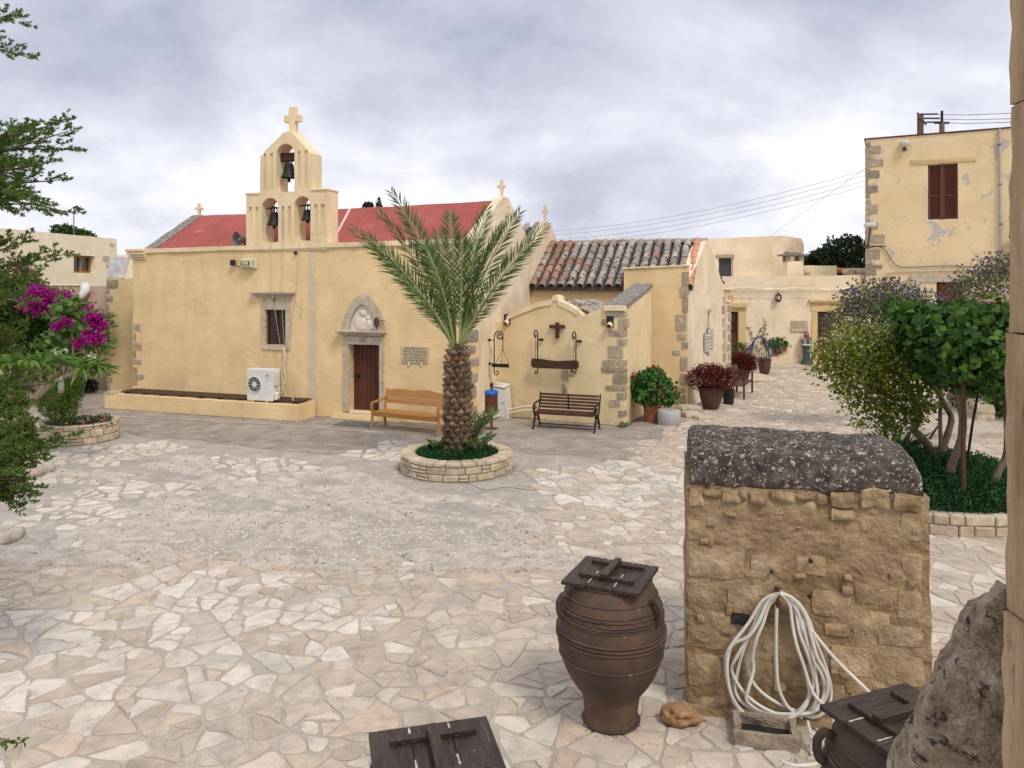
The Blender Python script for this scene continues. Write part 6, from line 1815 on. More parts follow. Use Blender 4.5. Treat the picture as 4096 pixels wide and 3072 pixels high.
# ---------------- litter bin
bn = thing('litter_bin', 'brown litter bin with a blue bag on a post, beside the palm', 'litter bin', G(491.5, 429))
b = MB(); b.lathe([(.17, 0), (.17, .02), (.12, .035), (.04, .05), (.035, .08)], 20); b.build('base', M_['bin'], bn, smooth=True, auto=40)
b = MB(); b.tube([(0, .02, .05), (0, .02, 1.02)], .03, 8); b.lathe([(.02, 1.02), (.045, 1.04), (.03, 1.07), (.05, 1.1), (.045, 1.15), (.01, 1.17)], 12, T(0, .02, 0)); b.build('post', M_['bin'], bn, smooth=True, auto=40)
b = MB(); b.lathe([(.05, .42), (.145, .45), (.16, .5), (.162, .95), (.155, .955), (.15, .95), (.14, .5)], 22, T(-.0, -.16, 0), cap=False); b.build('bucket', M_['bin'], bn, smooth=True, auto=40)
b = MB(); pr = []
n = 30; vs = []
for k, (r, z) in enumerate(((.166, .90), (.176, .93), (.172, .985), (.15, .985), (.14, .8))):
    for i in range(n):
        a = 2 * PI * i / n; rr_ = r + .008 * math.sin(a * 7 + k) + random.uniform(-.004, .004)
        vs.append((rr_ * math.cos(a), -.16 + rr_ * math.sin(a), z + .012 * math.sin(a * 5 + k * 1.3)))
fs = [(k * n + i, k * n + (i + 1) % n, (k + 1) * n + (i + 1) % n, (k + 1) * n + i) for k in range(4) for i in range(n)]
b.add(vs, fs); b.build('bin_bag', M_['blue'], bn, smooth=True)
b = MB()
for zz_ in (.52, .88):
    for i in range(20):
        a = 2 * PI * i / 20; b.box(-.012, .012, -.003, .003, -.006, .006, T(.163 * math.cos(a), -.16 + .163 * math.sin(a), zz_, rz=a + PI / 2))
tag(b.build('perforations', M_['black'], bn), kind='stuff')
# ---------------- white cabinet and pipes
wc_ = thing('metal_cabinet', 'white sloping-top metal cabinet standing behind the litter bin', 'cabinet', (-.42, 20.85, 0), R(-25))
b = MB(); b.add([(-.18, 0, 0), (.32, 0, 0), (.32, .35, 0), (-.18, .35, 0), (-.14, 0, .86), (.24, .0, .82), (.24, .33, .88), (-.14, .33, .92)], [(0, 1, 5, 4), (1, 2, 6, 5), (2, 3, 7, 6), (3, 0, 4, 7), (4, 5, 6, 7), (3, 2, 1, 0)]); b.build('body', M_['white_dirty'], wc_)
MB().cbox(-.16, .26, -.02, .36, .0, .02, .004, T(0, 0, .872, ry=R(5), rx=R(9))).build('lid', M_['white'], wc_)
MB().cbox(-.115, .235, -.008, -.002, .06, .78, .003).build('door', M_['white'], wc_)
MB().cbox(.19, .205, -.025, -.009, .4, .48, .003).build('handle', M_['grille'], wc_)
pp = thing('floor_pipes', 'pair of beige pipes running along the wall foot behind the litter bin', 'pipes', (0, 0, 0))
b1 = [(-1.0, 19.72, .16), (-.62, 20.55, .16), (-.25, 20.95, .2), (.35, 20.75, .35), (.62, 20.65, .36)]
for k in (0, 1): MB().tube([(x, y - .05 * k, z - .09 * k) for x, y, z in b1], .032, 8).build('pipe', M_['beige_pipe'], pp)

# ---------------- round granite mortar, rubble by the wall foot
mo = thing('stone_mortar', 'squat grey granite mortar with a hollow top, beside the geranium pot', 'mortar', G(669, 424.5))
b = MB(); b.lathe([(.27, 0), (.292, .03), (.298, .2), (.295, .36), (.275, .385), (.12, .385), (.10, .37), (.08, .2), (.0, .2)], 32, cap=False); b.build('stone', M_['granite'], mo, smooth=True, auto=40)
for i, (u, v, w, h, lab) in enumerate(((692, 417, .5, .14, 'flat grey rubble stone nearest the granite mortar'), (703, 419, .42, .1, 'low rubble stone at the corner of the paving, right of the mortar'), (690, 410.5, .6, .16, 'rubble stone against the foot of the chapel corner'))):
    t = thing('rubble_stone', lab, 'stone', G(u, v), R(random.uniform(-20, 20)))
    link('stone', rough_block(-w / 2, w / 2, -.2, .2, -.02, h, 4, .04, 4, seed=i * 5., rnd=.35), M_['grey_stone'], t)

# ---------------- things along the chapel's end wall
sgw = [EW.at(675 + x * .12056, 225 + y * .12056, -.03) for x, y in ((235, 976), (268, 976), (290, 960), (318, 960))]
ns = thing('lettered_cross', 'cross of three small lettered panels on the chapel end wall', 'notice', EW.w(EW.at(675 + 279 * .12056, 225 + 966 * .12056, -.02)[0], -.03, 1.35), EW.a)
zc_n = EW.at(675 + 279 * .12056, 225 + 966 * .12056, -.02)[1] - 1.35
for (x0, x1, h0, h1) in ((-.62, -.2, -.33, .28), (-.19, .19, -.42, .42), (.2, .62, -.26, .34)):
    p_ = MB().box(x0, x1, -.0, .02, zc_n + h0, zc_n + h1).build('panel', M_['rust'], ns)
    MB().box(x0 + .015, x1 - .015, -.006, -.001, zc_n + h0 + .02, zc_n + h1 - .02).build('sheet', M_['white_dirty'], p_)
    b = MB()
    for i in range(7): b.box(x0 + .06, x1 - .07, -.010, -.007, zc_n + h0 + .07 + i * (h1 - h0 - .12) / 7, zc_n + h0 + .09 + i * (h1 - h0 - .12) / 7)
    tag(b.build('text_lines', M_['letter'], p_), kind='stuff')
db = thing('alley_bench', 'dark wooden bench standing along the chapel end wall', 'bench', (7.32, 24.15, 0), R(64))
BL = 1.7
for i in range(4): MB().cbox(0, BL, .02 + i * .12, .02 + i * .12 + .1, .42, .45, .006).build('seat_slat', M_['bench_slat'], db)
MB().prism([(.0, .75), (.0, .9)] + [(x, .93 + .06 * math.sin(x / BL * PI)) for x in np.linspace(.05, BL - .05, 12)] + [(BL, .9), (BL, .75)], .50, .53).build('back_rail', M_['bench_slat'], db)
MB().cbox(0, BL, .5, .53, .56, .66, .006).build('back_rail', M_['bench_slat'], db)
for x in (.0, BL - .06):
    for (y, h) in ((.0, .68), (.5, .9)): MB().cbox(x, x + .06, y, y + .06, 0, h, .006).build('leg', M_['bench_slat'], db)
    MB().cbox(x - .01, x + .07, -.03, .52, .684, .72, .006).build('armrest', M_['bench_slat'], db)

# ---------------- blue shrine by the far door, hose, stone
shp = G(806.5, 364.5, .13)
sh = thing('roadside_shrine', 'miniature domed church shrine on a flared dark pedestal beside the right door', 'shrine', shp, R(-4))
M_['shrine'] = mat('dark_blue_paint', (.03, .045, .065), (.06, .085, .115), scale=6, rough=.45, bump=.05)
M_['shrine_grey'] = mat('grey_paint', (.16, .17, .19), (.22, .23, .26), scale=6, rough=.5, bump=.05)
b = MB()
def sq(prof, M=None): b.lathe([(r * 1.41, z) for r, z in prof], 4, T(rz=PI / 4))
sq([(.19, 0), (.19, .07), (.16, .09), (.125, .25), (.11, .45), (.115, .65), (.15, .8), (.17, .84)]); b.build('pedestal', M_['shrine'], sh)
b = MB(); sq([(.20, .842), (.21, .87), (.21, .90)]); b.build('ledge', M_['white'], sh)
b = MB(); sq([(.18, .902), (.18, 1.14)]); b.build('shrine_body', M_['shrine_grey'], sh)
b = MB(); b.prism([(-.075, .92), (.075, .92)] + arch_pts(-.075, .075, 1.05, 1.13, 8), -.187, -.181); b.build('niche', M_['glass'], sh)
b = MB(); b.tube([(x, -.188, z) for x, z in [(-.095, .91)] + arch_pts(-.095, .095, 1.05, 1.16, 10)[::-1] + [(.095, .91)]], .014, 5); b.build('niche_arch', M_['white'], sh)
b = MB(); b.prism([(-.2, 1.145), (.2, 1.145), (.12, 1.2), (-.12, 1.2)], -.2, .2); b.build('lower_roof', M_['red_paint'], sh)
for x in (-.19, .17): MB().box(x, x + .02, -.205, .2, 1.1, 1.2).build('gable_edge', M_['white'], sh)
b = MB(); b.lathe([(.11, 1.2), (.11, 1.32)], 8); b.build('drum', M_['shrine_grey'], sh)
b = MB()
for i in range(8):
    a = PI / 4 * i + PI / 8; b.box(-.02, .02, -.006, .0, 1.22, 1.30, T(.104 * math.cos(a), .104 * math.sin(a), 0, rz=a + PI / 2))
tag(b.build('drum_windows', M_['glass'], sh), kind='stuff')
b = MB(); b.lathe([(.125, 1.322), (.125, 1.34)], 16); b.build('drum_cornice', M_['white'], sh)
b = MB(); b.lathe([(.115, 1.342), (.105, 1.38), (.07, 1.42), (.02, 1.44)], 16); b.build('dome', M_['red_paint'], sh, smooth=True)
b = MB(); b.box(-.006, .006, -.006, .006, 1.44, 1.56); b.box(-.035, .035, -.006, .006, 1.51, 1.522); b.build('cross', M_['iron'], sh)
MB().box(-.185, -.17, -.186, -.18, .1, .82).build('pedestal_edge', M_['shrine_grey'], sh) if False else None

hc = D(675 + 695 * .12056, 225 + 930 * .12056, 33.45)
bh = thing('blue_hose', 'coils of blue hose hung on the cream range wall', 'hose', (hc.x, hc.y, hc.z))
random.seed(5)
for k in range(6):
    lx = -.35 - .06 * k - random.uniform(0, .25); rx_ = .2 + .08 * k + random.uniform(0, .2); bz = -.85 - random.uniform(0, .25)
    P = spline([(-.02, -.03 * k, .05), (-.16, -.03 * k, -.08), (lx * .7, -.03 * k, bz * .55), (lx, -.03 * k, bz * .85), (lx * .5, -.03 * k - .02, bz), (.1, -.03 * k - .03, bz * .97), (rx_, -.03 * k, bz * .8), (rx_ * .75, -.03 * k, bz * .4), (.17, -.03 * k, -.05), (.03, -.03 * k, .05)], 5)
    MB().tube(P, .02, 6).build('coil', M_['hose_blue'], bh)
ts = thing('white_stone_block', 'rough white stone block under the blue hose', 'stone', G(755, 361.5, .13))
link('block', rough_block(-.55, .5, -.2, .2, 0, .36, 4, .05, 3, seed=4, rnd=.2), M_['relief'], ts)
# low plastered kerb with pots at the alley corner
kb = thing('alley_kerb', 'low pale stone kerb at the alley corner, under the pots', 'kerb', (9.15, 28.6, 0), R(10))
link('kerb', rough_block(-.7, .75, -.2, 2.2, -.03, .15, 5, .04, 2, rnd=.1), M_['limestone'], kb)

# ================================================================== FOREGROUND: cistern block, jars, hose
CI = Frame((1.51, 6.64), R(-11.7))
M_['cist'] = mat('cistern_plaster', (.20, .13, .066), (.47, .35, .21), (.335, .23, .125), scale=2.2, detail=10, spots=(.09, .06, .04), spot_th=.625, spot_scale=4, bump=.9, bscale=15, bdist=.04, fine=.16)
M_['cist_stone'] = mat('cistern_stone', (.24, .158, .084), (.53, .40, .25), (.375, .265, .148), scale=4, detail=10, spots=(.11, .08, .055), spot_th=.635, spot_scale=6, bump=1.0, bscale=17, bdist=.035, vary=.13, fine=.1)
M_['cap'] = mat('lichened_cap', (.032, .026, .022), (.17, .135, .107), (.075, .06, .049), scale=9, detail=10, spots=(.50, .44, .37), spot_th=.56, spot_scale=26, bump=1.0, bscale=32, bdist=.03, fine=.25)
t = M_['cap'].node_tree                                            # small yellow and white lichen dots
bs = t.nodes[M_['cap']['bsdf']]; src = bs.inputs['Base Color'].links[0].from_socket
tcn = t.nodes.new('ShaderNodeTexCoord'); vo = t.nodes.new('ShaderNodeTexVoronoi'); vo.inputs['Scale'].default_value = 34; t.links.new(tcn.outputs['Object'], vo.inputs['Vector'])
rr = t.nodes.new('ShaderNodeValToRGB'); rr.color_ramp.elements[0].position = .13; rr.color_ramp.elements[0].color = (1, 1, 1, 1); rr.color_ramp.elements[1].position = .2; rr.color_ramp.elements[1].color = (0, 0, 0, 1)
t.links.new(vo.outputs['Distance'], rr.inputs[0])
rc = t.nodes.new('ShaderNodeValToRGB'); rc.color_ramp.interpolation = 'CONSTANT'
for pos, col in ((.35, (.58, .44, .22)), (.6, (.62, .58, .52)), (.8, (.12, .1, .085))):
    e = rc.color_ramp.elements.new(pos); e.color = (*col, 1)
rc.color_ramp.elements[0].color = (.10, .083, .07, 1); rc.color_ramp.elements[-1].color = (.1, .083, .07, 1)
sepc = t.nodes.new('ShaderNodeSeparateColor'); t.links.new(vo.outputs['Color'], sepc.inputs[0]); t.links.new(sepc.outputs[0], rc.inputs[0])
mxn = t.nodes.new('ShaderNodeMix'); mxn.data_type = 'RGBA'; t.links.new(rr.outputs[0], mxn.inputs['Factor']); t.links.new(src, mxn.inputs[6]); t.links.new(rc.outputs[0], mxn.inputs[7]); t.links.new(mxn.outputs[2], bs.inputs['Base Color'])
cist = frame_thing('cistern_house', 'squat rubble cistern block with a dark lichened barrel top', 'cistern', CI)
CW, CD, CZ = 1.94, 1.35, 1.95
me = wall([(0, -.03), (CW + .02, -.03), (CW - .02, CZ), (.0, CZ)], [], CD, cell=.03, amp=.018, edge=.014, seed=81, nscale=3.4)
for v in me.vertices:                                            # stones just below the render, joints sunk between them
    if v.co.y < .3:
        q = Vector((v.co.x * 3.4, 2.0, v.co.z * 5.0)); q += Vector((noise.noise(q * 1.3), 0, noise.noise(q * 1.3 + Vector((5, 0, 0))))) * .35
        c_ = noise.voronoi(q)[0]; e_ = c_[1] - c_[0]
        if noise.noise(Vector((v.co.x * 1.7, 7, v.co.z * 1.7))) > -.15: v.co.y -= .016 * min(.4, e_) / .4 - .007
        v.co.y -= .010 * noise.noise(Vector((v.co.x * 22, 1, v.co.z * 22)))
link('body', me, M_['cist'], cist)
def z2(x, y, d=-.01): return CI.at(650 + x * .1356, 412.5 + y * .1356, d)
blocks = [q_ for q_ in [(275, 480, 800, 958), (275, 705, 975, 1240), (275, 560, 1262, 1500), (570, 870, 1265, 1500), (740, 1000, 1050, 1240), (1075, 1300, 1050, 1210), (1190, 1490, 1310, 1520), (1510, 1790, 1290, 1430), (1850, 2010, 730, 950), (1860, 2012, 1040, 1290), (1830, 2010, 1305, 1530), (1500, 1780, 1460, 1680), (1290, 1480, 1550, 1660), (275, 600, 1520, 1760), (275, 520, 1780, 2040), (540, 860, 1800, 2020), (1330, 1620, 1720, 1960), (1680, 2010, 1560, 1740), (1640, 2030, 1780, 2030), (900, 1280, 1800, 2040), (1690, 2060, 2040, 2260), (275, 620, 2060, 2260), (1300, 1480, 2000, 2200), (1050, 1230, 560 + 90, 700 + 60)]]
random.seed(11)
for i, (xa, xb, ya, yb) in enumerate(blocks):
    x0, z1 = z2(xa, ya); x1, z0 = z2(xb, yb)
    me = rough_block(max(x0, -.012), min(x1, CW + .02), -.010 - random.uniform(0, .008), .2, max(z0, .02), z1, 9, .016, 8, seed=i * 2.7, rnd=.26)
    link('stone', me, M_['cist_stone'], cist)
for i, (xa, xb, ya, yb) in enumerate(((285, 395, 545, 700), (400, 520, 555, 640), (525, 660, 562, 650), (665, 722, 565, 640), (728, 865, 560, 645), (890, 1070, 570, 665), (1092, 1210, 590, 670), (1222, 1310, 590, 660), (1330, 1515, 588, 690), (1340, 1500, 695, 780), (1550, 1780, 560, 720), (1800, 2018, 590, 722), (880, 1000, 680, 790), (560, 640, 720, 790), (1060, 1130, 820, 880))):
    x0, z1 = z2(xa, ya); x1, z0 = z2(xb, yb)
    me = rough_block(max(x0, -.02), min(x1, CW + .02), -.026 - random.uniform(0, .014), .25, z0 - random.uniform(-.03, .03), min(z1, CZ + .05) - random.uniform(0, .03), 6, .034, 7, seed=i * 1.3 + 40, rnd=.34)
    link('top_course_stone', me, M_['cist_stone'], cist)
# small stones bedded in the plaster, holes
random.seed(12)
for i in range(16):
    x = random.uniform(.1, CW - .1); z = random.uniform(.25, 1.75); w = random.uniform(.02, .06); h = random.uniform(.015, .035)
    link('small_stone', rough_block(x - w, x + w, -.032, .05, z - h, z + h, 2, .014, 14, seed=i * 3.3, rnd=.45), M_['cist_stone'], cist)
for (xx, yy, r) in ((1178, 1083, .018), (892, 1162, .014), (1170, 1345, .016)):
    x, z = z2(xx, yy); b = MB(); b.lathe([(.0, .0), (r, .0), (r, .03), (.0, .03)], 10, T(x, -.035, z, rx=PI / 2), cap=False); b.build('drill_hole', M_['black'], cist)
x0, z1 = z2(595, 1485); x1, z0 = z2(735, 1590)
link('cavity', rough_block(x0, x1, -.036, .1, z0 + .03, z1, 4, .018, 10, seed=3.3, rnd=.3), M_['black'], cist)
link('foot_course', rough_block(-.03, CW + .06, -.07, .2, -.02, .07, 6, .02, 4, seed=9), M_['cist_stone'], cist)
# barrel top
pr = [(.02, CZ - .04), (-.0, CZ + .03), (.015, CZ + .12), (.05, CZ + .22), (.12, CZ + .285), (.24, CZ + .335), (.42, CZ + .365), (.65, CZ + .375), (.9, CZ + .36), (1.1, CZ + .31), (1.25, CZ + .21), (1.33, CZ + .08), (1.34, CZ - .04)]
prs = spline([(0, y, z) for y, z in pr], 6)
nx = 84; b = MB(); vs = []; fs = []; m_ = len(prs)
for i in range(nx + 1):
    x = .03 + (CW - .09) * i / nx
    for k, p in enumerate(prs):
        ed = min(i, nx - i) / nx
        q = Vector((x * 5, p.y * 5, p.z * 5)); d = .022 * noise.noise(q) + .014 * noise.noise(q * 2.7) + .009 * noise.noise(q * 6)
        n_ = Vector((0, p.y - .66, (p.z - CZ) * 1.6 + .1)).normalized()
        sl_ = -.03 * x                                             # the crest sinks a little to the right
        vs.append((x + (.02 * noise.noise(Vector((p.y * 6, p.z * 6, i))) if i in (0, nx) else 0), p.y + n_.y * d + .06 * max(0, p.z - CZ) * 0, p.z + n_.z * d + sl_ * max(0, (p.z - CZ)) / .45 - (.05 * max(0, 1 - ed * 22) ** 2 if k > 8 else 0)))
for i in range(nx):
    for k in range(m_ - 1):
        a = i * m_ + k; fs.append((a, a + m_, a + m_ + 1, a + 1))
fs.append(tuple(range(m_))); fs.append(tuple(range(nx * m_ + m_ - 1, nx * m_ - 1, -1)))
b.add(vs, fs).build('barrel_top', M_['cap'], cist, smooth=True, auto=50)

# ---------------- pithos jars
M_['pithos'] = mat('brown_clay_jar', (.055, .037, .029), (.15, .082, .052), (.09, .056, .04), scale=2.6, detail=8, stretch=(1, 1, .8), spots=(.26, .20, .155), spot_th=.66, spot_scale=7, rough=.75, bump=.35, bscale=24, bdist=.01, fine=.12)
def pithos(lab, loc, rz, handles=(190, -38, 75)):
    t = thing('storage_jar', lab, 'jar', loc, rz, 'clay storage jars')
    pr = spline([(r, 0, z) for r, z in ((.222, 0), (.232, .025), (.224, .08), (.230, .16), (.252, .26), (.325, .36), (.385, .47), (.43, .60), (.452, .72), (.445, .87), (.415, 1.02), (.378, 1.12), (.352, 1.175), (.335, 1.195), (.345, 1.215))], 4)
    b = MB(); b.lathe([(p.x * (1 + .006 * noise.noise(Vector((p.z * 7, 0, 0)))), p.z) for p in pr] + [(.30, 1.215), (.29, 1.1)], 56, cap=False); b.build('body', M_['pithos'], t, smooth=True)
    def rad_at(z):
        for p, q in zip(pr[:-1], pr[1:]):
            if p.z <= z <= q.z: return p.x + (q.x - p.x) * (z - p.z) / max(1e-6, q.z - p.z)
        return .4
    for z, r, rope_ in ((.035, .012, 0), (.60, .008, 0), (.755, .010, 0), (.785, .010, 0), (.815, .010, 0), (.925, .007, 0), (.945, .011, 1), (.965, .007, 0), (1.005, .011, 1), (1.03, .007, 0), (1.10, .006, 0)):
        b = MB(); R_ = rad_at(z) + r * .3; n = 88 if rope_ else 56
        b.tube([(R_ * math.cos(a), R_ * math.sin(a), z + (.004 * math.sin(a * 40) if rope_ else 0)) for a in np.linspace(0, 2 * PI, n + 1)], [r * (1 + .25 * math.sin(k * 1.9)) if rope_ else r for k in range(n + 1)], 6, cap=False)
        b.build('relief_band', M_['pithos'], t, smooth=True)
    for a in handles:
        c_, s_ = math.cos(R(a) - rz), math.sin(R(a) - rz)
        P = spline([(rr_ * c_, rr_ * s_, z) for rr_, z in ((rad_at(1.09) - .01, 1.095), (.435, 1.125), (.475, 1.08), (.48, 1.02), (.462, .965), (rad_at(.95) - .01, .95))], 5)
        b = MB(); b.tube(P, .026, 8); b.build('handle', M_['pithos'], t, smooth=True)
    return t
M_['lid'] = mat('weathered_lid_board', (.026, .017, .013), (.075, .05, .037), (.046, .031, .024), scale=7, stretch=(5, .6, 5), spots=(.17, .10, .058), spot_th=.62, spot_scale=8, rough=.5, bump=.25, bscale=24)
M_['filler'] = mat('putty', (.38, .34, .28), (.55, .5, .43), scale=9, bump=.2)
def lid(lab, loc, rz, wx=.66, wy=.64, bx=.19):
    t = thing('jar_lid', lab, 'lid', loc, rz, 'square wooden jar lids')
    cuts_ = (-wx / 2, -wx * .17, wx * .16, wx / 2)
    for a, c in zip(cuts_[:-1], cuts_[1:]): MB().cbox(a + .0015, c - .0015, -wy / 2 + random.uniform(-.004, .004), wy / 2, 0, .032, .004).build('plank', M_['lid'], t)
    for c in cuts_[1:3]:
        for (ya, yb) in ((-wy * .44, -wy * .27), (-wy * .13, wy * .02), (wy * .30, wy * .47)):
            b = MB(); vs = []; n = 7
            for i in range(n):
                y = ya + (yb - ya) * i / (n - 1); w = random.uniform(.003, .008) * (.3 if i in (0, n - 1) else 1)
                vs += [(c - w, y, .0335), (c + w, y, .0335)]
            b.add(vs, [(2 * i, 2 * i + 1, 2 * i + 3, 2 * i + 2) for i in range(n - 1)]); b.build('filler', M_['filler'], t)
    for y in (-bx * .8, bx * .95): MB().cbox(-wx * .34, wx * .36, y - .024, y + .024, .033, .062, .003).build('batten', M_['lid'], t)
    MB().cbox(-.03, .03, -bx * .8 - .05, bx * .95 + .035, .063, .094, .003).build('grip', M_['lid'], t)
    b = MB()
    for y in (-bx * .8, bx * .95):
        for x in (-.2, -.09, .1, .2): b.lathe([(.005, .062), (.005, .064), (.0, .064)], 6, T(x, y, 0), cap=False)
    tag(b.build('nails', M_['rust'], t), kind='stuff')
    return t
random.seed(31)
pithos('big brown ribbed storage jar standing left of the cistern', (.835, 6.48, 0), 0.0, (200, -42))
lid('square dark lid on the whole jar left of the cistern', (.834, 6.47, 1.218), R(-24.4))
pithos('storage jar at the bottom edge of the picture, under its lid', (-.385, 3.93, 0), .5, (60, 180, 300))
lid('dark lid with a pale split, at the bottom edge of the picture', (-.385, 3.955, 1.218), R(14.2))
pithos('storage jar half hidden behind the rocks at lower right', (2.24, 4.36, -.03), .0, (168, 285, 40))
lid('dark lid half hidden behind the rocks at lower right', (2.23, 4.36, 1.19), R(21.6 + 90), .60, .68)

# ---------------- tap, hose, trough, holed stone
def z4(x, y, d=-.09):
    p = CI.at(700 + x * .14647, 575 + y * .14647, d); return (p[0], d, p[1])
tp = thing('garden_tap', 'small rusty tap on the cistern front, holding the white hose', 'tap', CI.o, CI.a)
x, _, z = z4(528, 130)
b = MB(); b.tube([(x, .0, z + .02), (x, -.16, z + .02)], .014, 7); b.tube([(x, -.13, z + .06), (x, -.13, z - .09)], [.012, .02, ][:1] * 2, 7); b.tube([(x - .03, -.13, z + .07), (x + .03, -.13, z + .07)], .007, 5); b.lathe([(.022, -.03), (.022, .0)], 8, T(x, -.13, z - .06)); b.build('tap_body', M_['rust'], tp)
ho = thing('white_hose', 'white garden hose hung in loops on the cistern tap', 'hose', CI.o, CI.a)
loops = [([(545, 118), (430, 175), (330, 330), (200, 500), (172, 620), (200, 780), (250, 900), (330, 965), (450, 1010), (600, 985), (700, 900), (760, 800), (775, 700), (740, 560), (680, 400), (650, 250), (600, 150), (545, 118)], -.12),
         ([(540, 125), (460, 190), (400, 320), (330, 420), (230, 470), (195, 540), (185, 660), (215, 820), (290, 930), (420, 990), (560, 995), (690, 930), (745, 820), (720, 660), (660, 480), (630, 330), (610, 200), (545, 122)], -.15),
         ([(540, 120), (445, 190), (370, 330), (300, 500), (265, 620), (240, 780), (290, 870), (400, 930), (560, 955), (690, 950), (800, 900), (850, 800), (830, 680), (760, 560), (720, 420), (680, 250), (610, 150), (550, 118)], -.10),
         ([(540, 128), (470, 210), (430, 330), (380, 450), (360, 560), (365, 650), (330, 780), (320, 860), (400, 920), (520, 945), (650, 950), (780, 930), (860, 830), (870, 700), (800, 560), (760, 420), (720, 280), (640, 165), (545, 122)], -.135),
         ([(535, 130), (450, 230), (400, 380), (375, 480), (330, 590), (345, 700), (420, 800), (540, 880), (660, 930), (760, 970), (830, 950), (885, 880), (892, 760), (850, 600), (790, 450), (740, 300), (660, 180), (545, 126)], -.085),
         ([(535, 124), (420, 220), (350, 380), (250, 560), (215, 640), (255, 740), (350, 850), (480, 930), (620, 965), (740, 930), (800, 830), (790, 700), (770, 560), (700, 380), (655, 230), (548, 124)], -.11)]
for P, d in loops:
    MB().tube(spline([z4(x, y, d + .02 * math.sin(i * 1.7)) for i, (x, y) in enumerate(P)], 6), .0145, 8).build('coil', M_['hose'], ho, smooth=True)
MB().tube(spline([z4(525, 205, -.13), z4(522, 300, -.13), z4(520, 420, -.12), z4(522, 600, -.12), z4(535, 760, -.12), z4(580, 870, -.12), z4(640, 940, -.12), z4(700, 975, -.13)], 6), .0145, 8).build('feed', M_['hose'], ho, smooth=True)
MB().tube(spline([z4(610, 170, -.1), z4(700, 300, -.1), z4(780, 400, -.1), z4(930, 580, -.13), z4(1140, 785, -.2), z4(1200, 850, -.3), z4(1230, 950, -.4)], 6), .0145, 8).build('free_end', M_['hose'], ho, smooth=True)
fl_ = [Vector(z4(700, 300, -.1)), Vector(z4(720, 700, -.12)), Vector(z4(800, 860, -.2))]
gnd = [G(u, v, .03) for u, v in ((833, 735), (836, 752), (815, 763), (790, 763.5), (783, 761.5))]
inv = Matrix.Translation(CI.o) @ Matrix.Rotation(CI.a, 4, 'Z'); inv = inv.inverted()
P = [Vector(z4(700, 600, -.12)), Vector(z4(770, 800, -.16)), Vector(z4(860, 905, -.25)), Vector(z4(915, 1000, -.45))] + [inv @ p for p in (G(836, 748, .08), G(830, 757, .03), G(815, 764, .02), G(795, 765.5, .02), G(781, 761.5, .02))]
MB().tube(spline(P, 7), .0145, 8).build('tail', M_['hose'], ho, smooth=True)
P = [Vector(z4(735, 1000, -.22))] + [inv @ p for p in (G(812, 742, .1), G(811, 752, .03), G(820, 757, .02), G(827, 754, .03), G(822, 744, .05), G(812, 733, .2))]
MB().tube(spline(P, 7), .0145, 8).build('ground_loop', M_['hose'], ho, smooth=True)
M_['trough'] = mat('trough_stone', (.24, .185, .13), (.42, .34, .25), (.33, .26, .19), scale=9, spots=(.15, .11, .08), spot_th=.62, bump=.9, bscale=25, bdist=.03)
tr_c = CI.w(.615, -.30)
tr = thing('stone_trough', 'small rough stone trough below the hanging hose', 'trough', tr_c, R(-13))
tw, td_, th2 = .25, .165, .125
for nm, (a, c, d_, e) in {'f': (-tw, tw, -td_, -td_ + .05), 'b': (-tw, tw, td_ - .05, td_), 'l': (-tw, -tw + .055, -td_ + .051, td_ - .051), 'r': (tw - .055, tw, -td_ + .051, td_ - .051)}.items():
    link('trough_side', rough_block(a, c, d_, e, -.01, th2, 5, .022, 9, seed=a * 9 + d_ * 5), M_['trough'], tr)
MB().box(-tw + .04, tw - .04, -td_ + .04, td_ - .04, 0, .04).build('soil', M_['black'], tr)
sk = thing('holed_stone', 'orange eroded stone with hollows, on the paving between jar and cistern', 'stone', G(678, 725.5), R(-12))
bm = bmesh.new(); bmesh.ops.create_icosphere(bm, subdivisions=4, radius=1)
for v in bm.verts:
    n_ = v.co.normalized(); p = Vector((n_.x * .145, n_.y * .10, n_.z * .09))
    d = .02 * noise.noise(n_ * 2.5) + .01 * noise.noise(n_ * 6)
    for (cx_, cy_, cz_4, rr_, dp) in ((-.6, -.6, .55, .35, .05), (-.05, -.95, .15, .22, .035), (.45, -.85, .1, .38, .05), (.1, -.5, .85, .2, .02)):
        q = (n_ - Vector((cx_, cy_, cz_4)).normalized()).length
        if q < rr_: d -= dp * (1 - (q / rr_) ** 2)
    if n_.x > .6: p.x += .05 * (n_.x - .6) / .4; p.z *= 1 - .3 * (n_.x - .6)
    v.co = p + n_ * d + Vector((0, 0, .085)); v.co.z = max(v.co.z, 0)
me = bpy.data.meshes.new('holed'); bm.to_mesh(me); bm.free(); me.polygons.foreach_set('use_smooth', [True] * len(me.polygons))
link('stone', me, mat('orange_stone', (.25, .13, .062), (.45, .28, .155), (.35, .20, .105), scale=9, spots=(.24, .14, .08), spot_th=.63, bump=.5, bscale=40), sk)

